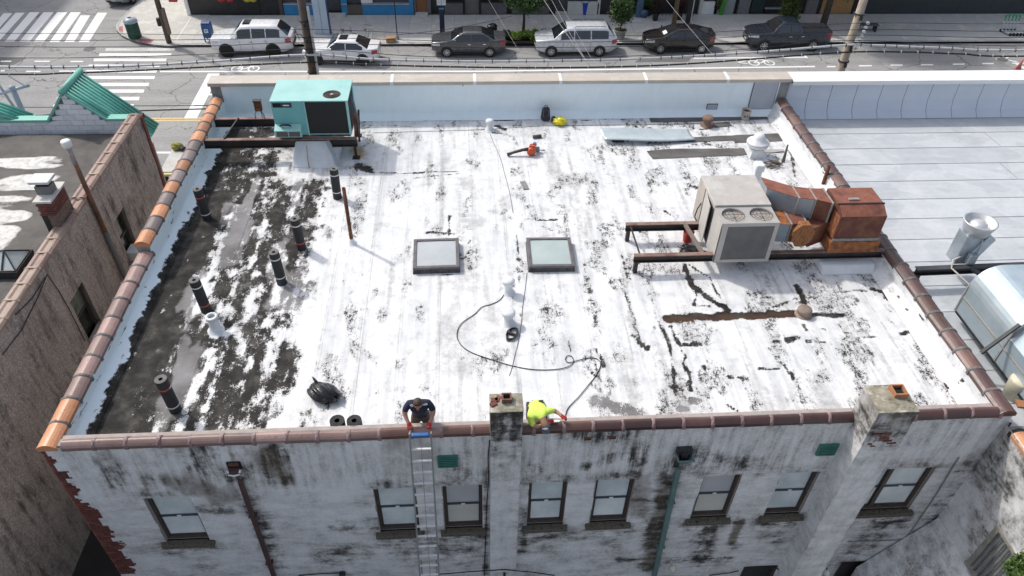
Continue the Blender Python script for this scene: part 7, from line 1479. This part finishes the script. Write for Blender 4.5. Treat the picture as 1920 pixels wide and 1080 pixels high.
# tall information kiosk
p = gz(607, 63, .15); ki = thing('information_kiosk', 'tall pale blue information kiosk slab behind the white sedan', 'kiosk', p, rad(-8)); adopt_l(MB().bb(-.45, .45, -.12, .12, 0, 2.9), 'slab', mat('kiosk_pale', (.46, .56, .66), (.42, .52, .62), 1.2, .35), ki, bevel=.02); adopt_l(MB().bb(-.04, .02, -.13, -.121, .05, 2.85), 'panel_joint', mat('kiosk_joint', (.3, .38, .48), None, 4, .4), ki); adopt_l(MB().bb(.452, .50, -.13, .13, 0, 2.9), 'edge', mat('kiosk_navy', (.03, .07, .2), None, 4, .4), ki); adopt_l(MB().bb(-.5, .52, -.2, .2, 0, .06), 'plinth', GALV, ki)
p = gz(830, 70, .15); wf = thing('wayfinding_sign', 'navy wayfinding pillar with white map panels on top', 'sign', p, rad(2)); adopt_l(MB().bb(-.16, .16, -.05, .05, 0, 2.1), 'pillar', mat('navy_sign', (.012, .022, .05), None, 4, .35), wf, bevel=.01); adopt_l(MB().bb(-.16, .16, -.055, -.05, 1.85, 1.95), 'blue_band', mat('sky_band', (.03, .25, .5), None, 4, .4), wf)
for s in (-1, 1): adopt_l(MB().bb(s*.15-.135, s*.15+.135, -.06, .03, 2.12, 2.62), 'map_panel', mat('map_white', (.66, .69, .72), (.55, .6, .64), 6, .35), wf)
for s in (-1, 1):
    for k in range(4): adopt_l(MB().bb(s*.15-.06, s*.15+.07, -.063, -.061, 2.28+k*.06, 2.295+k*.06), 'printed_line', mat('faint_print', (.4, .44, .5), None, 5, .5), wf)
# bicycles leaning at the kerb (thin pale frames)
def bicycle(px, py, label, m, rz=0):
    t = thing('bicycle', label, 'bicycle', gz(px, py, .15), rz, 'bicycles at the far kerb')
    for x in (-.52, .52):
        ring = [(x+.33*math.cos(a), 0, .34+.33*math.sin(a)) for a in np.linspace(0, 2*math.pi, 20)]; w_ = thing('wheel', None, None, (0, 0, 0)); w_.parent = t; MB().tube(ring, .022, 6, cap=False).build('tyre', m, w_, smooth=True)
        sp = MB()
        for k in range(6): a = math.pi*k/6; sp.bar((x-.3*math.cos(a), 0, .34-.3*math.sin(a)), (x+.3*math.cos(a), 0, .34+.3*math.sin(a)), .006)
        sp.build('spokes', GALV, w_)
    MB().tube([(-.52, 0, .34), (-.15, 0, .85), (.38, 0, .82), (.05, 0, .34), (-.15, 0, .85)], .02, 6).tube([(-.52, 0, .34), (.05, 0, .34)], .016, 6).tube([(.52, 0, .34), (.36, 0, .95)], .018, 6).build('frame', m, t, smooth=True)
    MB().tube([(.3, -.25, 1.02), (.4, -.1, 1.0), (.4, .1, 1.0), (.3, .25, 1.02)], .014, 6).build('handlebar', BLACKM, t); MB().box((-.18, 0, .93), (.24, .12, .05)).build('saddle', BLACKR, t, bevel=.02); MB().tube([(-.15, 0, .85), (-.17, 0, .91)], .014, 6).build('seat_post', GALV, t); return t
bicycle(650, 82, 'dark bicycle behind the roof of the white sedan', BLACKM, rad(4)); bicycle(548, 83, 'dark bicycle between the SUV and the wooden pole', BLACKM, rad(-5)); bicycle(690, 80, 'pale bicycle left of the cardboard box', mat('pale_bike', (.35, .36, .37), None, 4, .4), rad(70))
# scooters
def scooter():
    t = thing('electric_scooter', 'scooter', 'scooter', (0, 0, 0), 0, 'parked rental scooters'); GS = mat('scooter_green', (.03, .30, .12), (.04, .36, .15), 4, .5); WS = mat('scooter_white', (.62, .64, .66), None, 4, .4)
    MB().box((0, 0, .15), (.16, .62, .06)).build('deck', WS, t, bevel=.015); MB().tube([(0, .36, .16), (0, .42, .5), (0, .46, .75)], .04, 10).build('stem', WS, t, smooth=True); MB().tube([(0, .46, .75), (0, .5, 1.15)], .035, 10).build('upper_stem', GS, t, smooth=True); MB().tube([(-.26, .46, 1.14), (0, .5, 1.17), (.26, .46, 1.14)], .022, 8).build('handlebar', GS, t, smooth=True); MB().box((0, .52, 1.05), (.1, .08, .14)).build('display', GS, t, bevel=.02)
    for y in (-.38, .4): MB().lathe([(.04, -.03), (.10, -.03), (.115, 0), (.10, .03), (.04, .03)], 16, (0, y, .115), axis='x').build('wheel', TYRE, t, smooth=True)
    return t
s0 = scooter()
for i, lab in enumerate(('leftmost green and white scooter of the row of five', 'second scooter from the left in the row of five', 'middle green and white scooter of the row of five', 'fourth scooter from the left in the row of five', 'rightmost green and white scooter of the row of five')):
    o = s0 if i == 0 else copy_tree(s0); p = gz(1884+i*6.5, 64, .15); o.location = p; o.rotation_euler = (0, rad(4), rad(18)); o['label'] = lab
p = gz(1620, 58, .15); bn = thing('street_bench', 'grey metal backless bench beside the pale pole', 'bench', p, 0)
for k in range(5): adopt_l(MB().box((0, -.22+k*.11, .46), (1.7, .09, .03)), 'slat', mat('bench_grey', (.12, .14, .17), (.16, .18, .21), 4, .4, .4), bn)
for x in (-.7, .7): adopt_l(MB().bb(x-.03, x+.03, -.24, .24, 0, .44), 'leg', BLACKM, bn)
p = gz(1908, 131, 0); cn = thing('traffic_cone', 'faded red traffic cone on the street at right', 'traffic cone', p); adopt_l(MB().lathe([(.16, .03), (.04, .7), (.01, .71)], 16), 'cone', mat('cone_red', (.6, .16, .14), None, 4, .5), cn, smooth=True); adopt_l(MB().box((0, 0, .015), (.38, .38, .03)), 'base', MATS['cone_red'], cn)
p = gz(1095, 26, .15); bb_ = thing('blue_bin', 'bright blue plastic bin against the white shop base', 'bin', p); adopt_l(MB().lathe([(.24, 0), (.30, .85), (.32, .86), (.28, .86), (.22, .05)], 16, cap=False), 'tub', mat('bright_blue', (.02, .06, .5), (.02, .08, .55), 3, .4), bb_, smooth=True)
p = gz(923, 72, .15); td = thing('litter_bin', 'black wire litter bin behind the grey sedan', 'litter bin', p); adopt_l(MB().lathe([(.26, 0), (.33, .8), (.35, .82), (.3, .8)], 16, cap=False), 'basket', BLACKM, td); bg_ = blob('bag', TBM, .3, .28, .15, 31, .2, 3, parent=td); bg_.location = (0, 0, .72)
# ================================================================= plants
LEAF = [mat('leaf_%d' % i, c, tuple(x*1.35 for x in c), 3, .55) for i, c in enumerate(((.035, .075, .016), (.065, .115, .022), (.022, .05, .014)))]
def leaves(name, c, r, n, size, m, parent, seed, clumps=14, flat=1., shell=.55):
    rng = np.random.default_rng(seed); cc_ = rng.normal(0, 1, (clumps, 3)); cc_ /= np.linalg.norm(cc_, axis=1)[:, None]; cc_ *= (rng.uniform(.35, 1, (clumps, 1))**.5)
    k = rng.integers(0, clumps, n); P_ = cc_[k]*.72 + rng.normal(0, .17, (n, 3)); P_ = P_*np.array(r)+np.array(c)
    a = rng.normal(0, 1, (n, 3)); a /= np.linalg.norm(a, axis=1)[:, None]; b_ = np.cross(a, rng.normal(0, 1, (n, 3))); b_ /= np.linalg.norm(b_, axis=1)[:, None]; nn = np.cross(a, b_)
    s = size*rng.uniform(.6, 1.3, (n, 1)); V_ = np.stack([P_-a*s, P_+b_*s*.42+nn*s*.12, P_+a*s, P_-b_*s*.42+nn*s*.12], 1).reshape(-1, 3)
    me = D.meshes.new(name); me.from_pydata(V_.tolist(), [], [(4*i, 4*i+1, 4*i+2, 4*i+3) for i in range(n)]); me.update(); return obj(name, me, m, parent)
def tree(label, px, py, h, crown_c, crown_r, n, size, trunk_r, seed, cat='tree', name='street_tree', z0=.15, mats=LEAF, trunkm=None, group='street trees'):
    p = gz(px, py, z0); t = thing(name, label, cat, p, 0, group); tm = trunkm or mat('tree_bark', (.05, .04, .032), (.08, .065, .05), 6, .9, 0, .5, 20); cz_ = crown_c[2]
    rnd = random.Random(seed); tk = MB().tube([(0, 0, -.02), (.03, .02, cz_*.4), (-.03, 0, cz_*.75), (crown_c[0]*.8, crown_c[1]*.8, cz_)], [trunk_r*1.2, trunk_r, trunk_r*.85, trunk_r*.5], 10); tk.build('trunk', tm, t, smooth=True)
    for k in range(9):
        a = rnd.uniform(0, 6.28); e = Vector((crown_c[0]+crown_r[0]*.75*math.cos(a), crown_c[1]+crown_r[1]*.75*math.sin(a), cz_+crown_r[2]*rnd.uniform(-.5, .7))); s = Vector((0, 0, cz_*rnd.uniform(.55, .95))); m_ = s.lerp(e, .5)+Vector((0, 0, .15)); MB().tube([s, m_, e], [trunk_r*.45, trunk_r*.3, trunk_r*.12], 6).build('limb', tm, t, smooth=True)
    for i, m in enumerate(mats): leaves('crown', crown_c, crown_r, n//len(mats), size, m, t, seed*7+i, 26)
    return t
tree('young street tree in a planted bed beside the silver minivan', 981, 63, 4.5, (.1, 0, 2.55), (1.75, 1.5, 1.15), 6500, .10, .09, 3)
tree('large dark street tree behind the blue pickup', 1542, 50, 9, (1.2, -.3, 6.6), (4.6, 3.2, 3.4), 8000, .15, .20, 5)
for i_ in range(2): leaves('crown', (1.0, -.4, 2.9), (1.5, 1.1, .8), 700, .11, LEAF[i_], D.objects['street_tree.001'], 300+i_, 10)
tree('second large tree leaning in at the top right', 1590, 16, 9, (2.5, .0, 7.2), (4.2, 3.0, 3.0), 5000, .15, .18, 6)
# potted tree, conifer, topiary
def pot(px, py, r, h, m, label, name, cat, crown, n, size, mats, seed, stem=.5):
    p = gz(px, py, .15); t = thing(name, label, cat, p, 0, 'plants on the far pavement'); MB().lathe([(r*.72, 0), (r*.95, h*.85), (r*1.08, h*.88), (r*1.08, h), (r*.92, h), (r*.9, h-.06)], 20, cap=False).build('pot', m, t, smooth=True); MB().lathe([(r*.9, h-.06), (.01, h-.05)], 18, cap=False).build('soil', mat('soil', (.03, .022, .016), None, 8, .95), t)
    MB().tube([(0, 0, h-.08), (.02, 0, h+stem*.5), (0, 0, crown[0][2])], .04, 8).build('trunk', MATS['tree_bark'], t, smooth=True)
    for i, m_ in enumerate(mats): leaves('crown', crown[0], crown[1], n//len(mats), size, m_, t, seed+i, 22)
    return t
GREYPOT = mat('grey_planter', (.33, .34, .33), (.27, .28, .27), 4, .7)
pot(1161, 72, .42, .62, GREYPOT, 'bushy green tree in a round grey pot by the kerb', 'potted_tree', 'potted plant', ((0, 0, 1.9), (.85, .8, 1.15)), 4200, .085, LEAF, 40)
CON = [mat('conifer_%d' % i, c, tuple(x*1.3 for x in c), 4, .6) for i, c in enumerate(((.06, .085, .018), (.035, .06, .014), (.09, .11, .025)))]
p = gz(1474, 46, .15); cf_ = thing('conifer', 'tall column conifer standing behind the blue pickup', 'conifer', p, 0, 'plants on the far pavement'); MB().tube([(0, 0, 0), (0, 0, 4.2)], [.07, .02], 8).build('trunk', MATS['tree_bark'], cf_)
for i, m_ in enumerate(CON):
    for k in range(5): leaves('crown', (0, 0, .7+k*.8), (.82-.13*k, .78-.13*k, .75), 620, .10, m_, cf_, 60+i*10+k, 12)
PUR = [mat('purple_leaf_%d' % i, c, None, 4, .6) for i, c in enumerate(((.035, .012, .016), (.055, .018, .02)))]
pot(1228, 38, .24, .5, mat('charcoal_pot', (.025, .026, .03), None, 4, .5), 'round dark purple topiary in a charcoal pot', 'potted_topiary', 'potted plant', ((0, 0, 1.0), (.42, .42, .42)), 1500, .06, PUR, 80)
pot(1272, 36, .26, .5, MATS['charcoal_pot'], 'second purple shrub between the brown pole and the dark post', 'potted_topiary', 'potted plant', ((0, 0, 1.0), (.45, .42, .5)), 1300, .06, PUR, 84)
pot(1215, 28, .3, .4, MATS['charcoal_pot'], 'leafy green shrub behind the purple topiary', 'potted_shrub', 'potted plant', ((0, .1, .9), (.5, .4, .5)), 1300, .08, LEAF[:2], 90)
LIME = [mat('lime_leaf_%d' % i, c, tuple(x*1.2 for x in c), 4, .55) for i, c in enumerate(((.14, .24, .02), (.09, .17, .02)))]
p = gz(985, 76, .15); pbd = thing('planted_bed', 'lime-green shrubs with dark grasses around the young tree', 'planting', p, 0, 'plants on the far pavement'); MB().box((0, .0, .03), (2.9, 1.2, .08)).build('soil', MATS['soil'], pbd)
leaves('lime_shrub', (-.55, -.05, .4), (.6, .45, .32), 900, .08, LIME[0], pbd, 101, 12); leaves('lime_shrub', (.55, 0, .42), (.55, .45, .34), 900, .08, LIME[0], pbd, 102, 12); leaves('lime_shrub', (0, .1, .4), (.8, .4, .3), 700, .08, LIME[1], pbd, 103, 12); leaves('dark_foliage', (-1.25, 0, .35), (.45, .5, .35), 800, .09, LEAF[2], pbd, 104, 10); leaves('dark_foliage', (1.2, 0, .35), (.5, .5, .35), 800, .09, LEAF[2], pbd, 105, 10); leaves('red_foliage', (1.05, .2, .4), (.4, .4, .3), 300, .08, PUR[1], pbd, 106, 6)
GRN = mat('bright_green_wrap', (.05, .24, .03), (.07, .30, .05), 4, .5); p = gz(1351, 27, .15); gp_ = thing('green_planter', 'bright green slim planter with mixed leaves at the shop door', 'potted plant', p, rad(20), 'plants on the far pavement'); adopt_l(MB().lathe([(.16, 0), (.24, .9), (.26, 1.2), (.2, 1.2)], 14, cap=False), 'planter', GRN, gp_, smooth=True); leaves('foliage', (-.15, .1, 1.0), (.35, .3, .5), 500, .08, LEAF[1], gp_, 111, 8); leaves('foliage', (-.3, .1, .7), (.25, .25, .4), 250, .07, PUR[1], gp_, 112, 6)
p = gz(1198, 32, .15); bc = thing('blue_cover', 'tall blue-grey covered stand with a round lid leaning on it', 'covered stand', p); adopt_l(MB().box((0, .1, .8), (.5, .4, 1.6), taper=.8), 'cover', mat('tarp_blue', (.06, .11, .18), (.08, .14, .22), 4, .6, 0, .4, 8), bc, bevel=.06); adopt_l(MB().lathe([(.28, 0), (.28, .05), (.01, .06)], 20, (.32, -.2, .3), axis='y'), 'round_lid', MATS['tarp_blue'], bc, smooth=True)
# shrub at the bottom right
c = gy(1922, 1068, 6.6); t = thing('climbing_shrub', 'green leafy shrub at the bottom right corner by the barred window', 'shrub', (c.x, 6.6, 0)); MB().tube([(0, 0, 0), (.05, 0, c.z*.6), (0, 0, c.z)], [.06, .05, .02], 8).build('trunk', MATS['tree_bark'], t)
for i, m_ in enumerate(LEAF[:2]): leaves('crown', (.1, 0, c.z-.05), (.42, .35, .45), 2600, .05, m_, t, 130+i, 20)
# ================================================================= buildings across the street
FY = 51.62
def fx(px, py=20): return gy(px, py, FY).x
WDK = mat('dark_shopfront', (.016, .016, .018), (.03, .03, .032), 3, .4); WGL = mat('shop_glass', (.03, .035, .04), (.05, .055, .06), 1, .06, coat=.8); CBLUE = mat('shop_blue', (.03, .20, .42), (.035, .24, .48), 2, .5); GREYS = mat('grey_shutter', (.11, .11, .115), (.14, .14, .145), 2, .6); WBASE = mat('white_shop_base', (.58, .58, .56), (.50, .50, .48), 2, .7); WOODD = mat('wood_door', (.20, .085, .035), (.26, .12, .05), 4, .5, stretch=(6, 1, 1)); BRK = mat('far_brick', (.20, .10, .075), (.26, .14, .10), 3, .85)
def shop(label, pa_, pb_, H_, upper):
    x0, x1 = fx(pa_), fx(pb_); t = thing('shop_building', label, 'building', ((x0+x1)/2, FY, .15), 0, 'shops across the street')
    def sp(mb, n, m, **kw): return adopt(mb.build(n, m, None, **kw), t)
    sp(MB().bb(x0+.01, x1-.01, FY+.35, FY+9, .15, H_), 'block', upper); sp(MB().bb(x0+.01, x1-.01, FY, FY+.35, 3.2, H_), 'upper_wall', upper)
    for k in range(max(1, int((x1-x0)/2.2))):
        xx = x0+1.1+k*2.2
        if xx+.6 < x1: sp(MB().bb(xx-.5, xx+.5, FY-.03, FY, 4.4, 6.2), 'window', WGL)
    return t, sp, x0, x1
HB = 7.6
t, sp, x0, x1 = shop('corner shop with white pilaster, dark windows and red flowers', 350, 533, HB, WBASE)
sp(MB().bb(x0, x0+.22, FY-.05, FY+.35, .15, 3.2), 'pilaster', WHITE); sp(MB().bb(x0+.22, x1-.3, FY+.05, FY+.2, .15, 3.2), 'shop_window', WDK); sp(MB().bb(x1-.3, x1-.05, FY-.04, FY+.3, .15, 3.2), 'pilaster', mat('brown_pilaster', (.09, .07, .055), None, 4, .7))
for px, m_ in ((420, mat('red_flower', (.45, .03, .03), None, 20, .6)), (436, MATS['red_flower']), (468, mat('yellow_goods', (.5, .42, .03), None, 8, .5)), (478, MATS['yellow_goods'])): xx = fx(px); o = blob('goods', m_, .26, .12, .13, int(px), .3, 3); o.location = (xx, FY-.02, 1.05); adopt(o, t)
sp(MB().bb(fx(448), fx(488), FY-.02, FY+.05, .3, 1.6), 'poster_board', BLACKM)
t, sp, x0, x1 = shop('shop with bright blue bulkheads under its windows', 533, 797, HB, BRK)
sp(MB().bb(x0, x1, FY+.25, FY+.35, .15, 3.2), 'shop_window', WGL); 
for a, b_ in ((533, 592), (641, 652), (680, 768)): sp(MB().bb(fx(a), fx(b_), FY-.02, FY+.25, .15, .85 if b_ != 652 else 3), 'bulkhead', CBLUE); sp(MB().bb(fx(a), fx(b_), FY-.05, FY+.25, .85, .93), 'ledge', GALV)
sp(MB().bb(fx(652), fx(680), FY, FY+.25, .15, .8), 'bulkhead', mat('brown_base', (.12, .10, .085), None, 4, .7)); sp(MB().bb(fx(768), fx(776), FY-.04, FY+.3, .15, 3.2), 'pilaster', CBLUE); sp(MB().bb(fx(612), fx(648), FY-.5, FY-.02, .15, .3), 'step', CONC); sp(MB().bb(fx(679), fx(700), FY-.01, FY+.1, .95, 1.3), 'window_notice', WHITE)
t, sp, x0, x1 = shop('dark shop with a varnished wooden door and grey shutters', 797, 1040, HB, WDK)
sp(MB().bb(x0, x1, FY+.2, FY+.35, .15, 3.2), 'recess_back', WDK); sp(MB().bb(fx(781), fx(801), FY+.12, FY+.2, .2, 2.4), 'door', WOODD); sp(MB().bb(fx(779), fx(802), FY-.4, FY+.1, .15, .3), 'step', CONC2); sp(MB().bb(fx(777), fx(780.5), FY, FY+.2, .15, 3.2).bb(fx(801.5), fx(808), FY, FY+.2, .15, 3.2), 'pilaster', GREYS)
for a, b_ in ((834, 868), (902, 950), (960, 1030)):
    sp(MB().bb(fx(a), fx(b_), FY+.05, FY+.15, .15, .95), 'bulkhead', GREYS); sp(MB().bb(fx(a), fx(b_), FY, FY+.15, .95, 1.05), 'ledge', BLACKM)
sp(MB().bb(fx(872), fx(898), FY+.1, FY+.16, .15, 2.4), 'shutter_door', mat('mid_shutter', (.16, .155, .15), None, 3, .6)); [sp(MB().bb(fx(a), fx(b_), FY-.02, FY+.2, .15, 3.2), 'post', BLACKM) for a, b_ in ((869, 872), (898, 901.5))]
t, sp, x0, x1 = shop('shop with a white base wall and black door', 1040, 1165, HB, WBASE)
sp(MB().bb(x0, x1, FY+.2, FY+.35, .15, 3.2), 'recess_back', WGL); sp(MB().bb(fx(1064), fx(1122), FY-.15, FY+.2, .15, 1.0), 'base_wall', WBASE, bevel=.03); sp(MB().bb(fx(1124), fx(1147), FY+.1, FY+.2, .15, 2.4), 'door', WDK); sp(MB().bb(fx(1119), fx(1124), FY-.15, FY+.2, .15, 3.2).bb(fx(1148), fx(1153), FY-.1, FY+.2, .15, 3.2), 'pilaster', WBASE); sp(MB().bb(fx(1042), fx(1063), FY-.05, FY+.2, .15, .3), 'step', CONC2)
t, sp, x0, x1 = shop('shop with grey stone piers behind the conifer', 1165, 1535, HB, BRK)
sp(MB().bb(x0, x1, FY+.2, FY+.35, .15, 3.2), 'recess_back', WDK)
for a, b_, m_ in ((1310, 1316, WBASE), (1316, 1338, WHITE), (1345, 1375, mat('pale_teal_base', (.28, .33, .33), None, 3, .6)), (1383, 1404, mat('stone_pier', (.22, .22, .225), (.12, .12, .125), 12, .8, 0, .4, 20)), (1510, 1530, MATS['stone_pier'])): sp(MB().bb(fx(a), fx(b_), FY-.05, FY+.2, .15, 2.6 if m_ is not WHITE else 1.0), 'pier', m_)
sp(MB().bb(fx(1408), fx(1432), FY+.08, FY+.2, .15, 2.3), 'door', mat('dark_teal_door', (.02, .045, .05), None, 3, .4)); sp(MB().bb(fx(1434), fx(1470), FY, FY+.2, .15, .5), 'bulkhead', BLACKM); sp(MB().bb(fx(1434), fx(1470), FY-.05, FY+.2, .5, .58), 'ledge', GALV)
for k in range(9): xx = fx(1240)+k*.28; sp(MB().bb(xx-.015, xx+.015, FY-.4, FY-.37, .15, 1.2), 'railing_bar', BLACKM)
t, sp, x0, x1 = shop('shop boarded with tan plywood beside the charcoal wall', 1535, 1610, HB, WDK)
sp(MB().bb(fx(1538), fx(1596), FY+.02, FY+.2, .15, 2.4), 'plywood', mat('plywood', (.36, .20, .08), (.42, .25, .11), 3, .7)); [sp(MB().bb(fx(a), fx(b_), FY-.02, FY+.3, .15, 3.2), 'post', BLACKM) for a, b_ in ((1530, 1537), (1597, 1606))]; sp(MB().bb(x0, x1, FY+.2, FY+.35, 2.4, 3.2), 'lintel', WDK)
x0 = fx(1612); t = thing('charcoal_building', 'long charcoal painted blank wall at the top right', 'building', (x0+15, FY, .15), 0, 'shops across the street'); CHW = mat('charcoal_wall', (.026, .036, .042), (.034, .044, .05), 1, .6)
xx = x0
while xx < x0+34: adopt(MB().bb(xx+.006, xx+2.43, FY-.02, FY+9, .15, HB).build('wall_panel', CHW), t); xx += 2.44
# tall block across the side street
o = thing('apartment_block', 'tall brick block across the side street, outside the corner', 'building', (-55, 60, 0)); adopt(MB().bb(-75, -39.5, 52.5, 95, 0, 17).build('wall', BRK), o); adopt(MB().bb(-75.2, -39.3, 52.3, 95.2, 17, 17.4).build('cornice', CONC2), o)
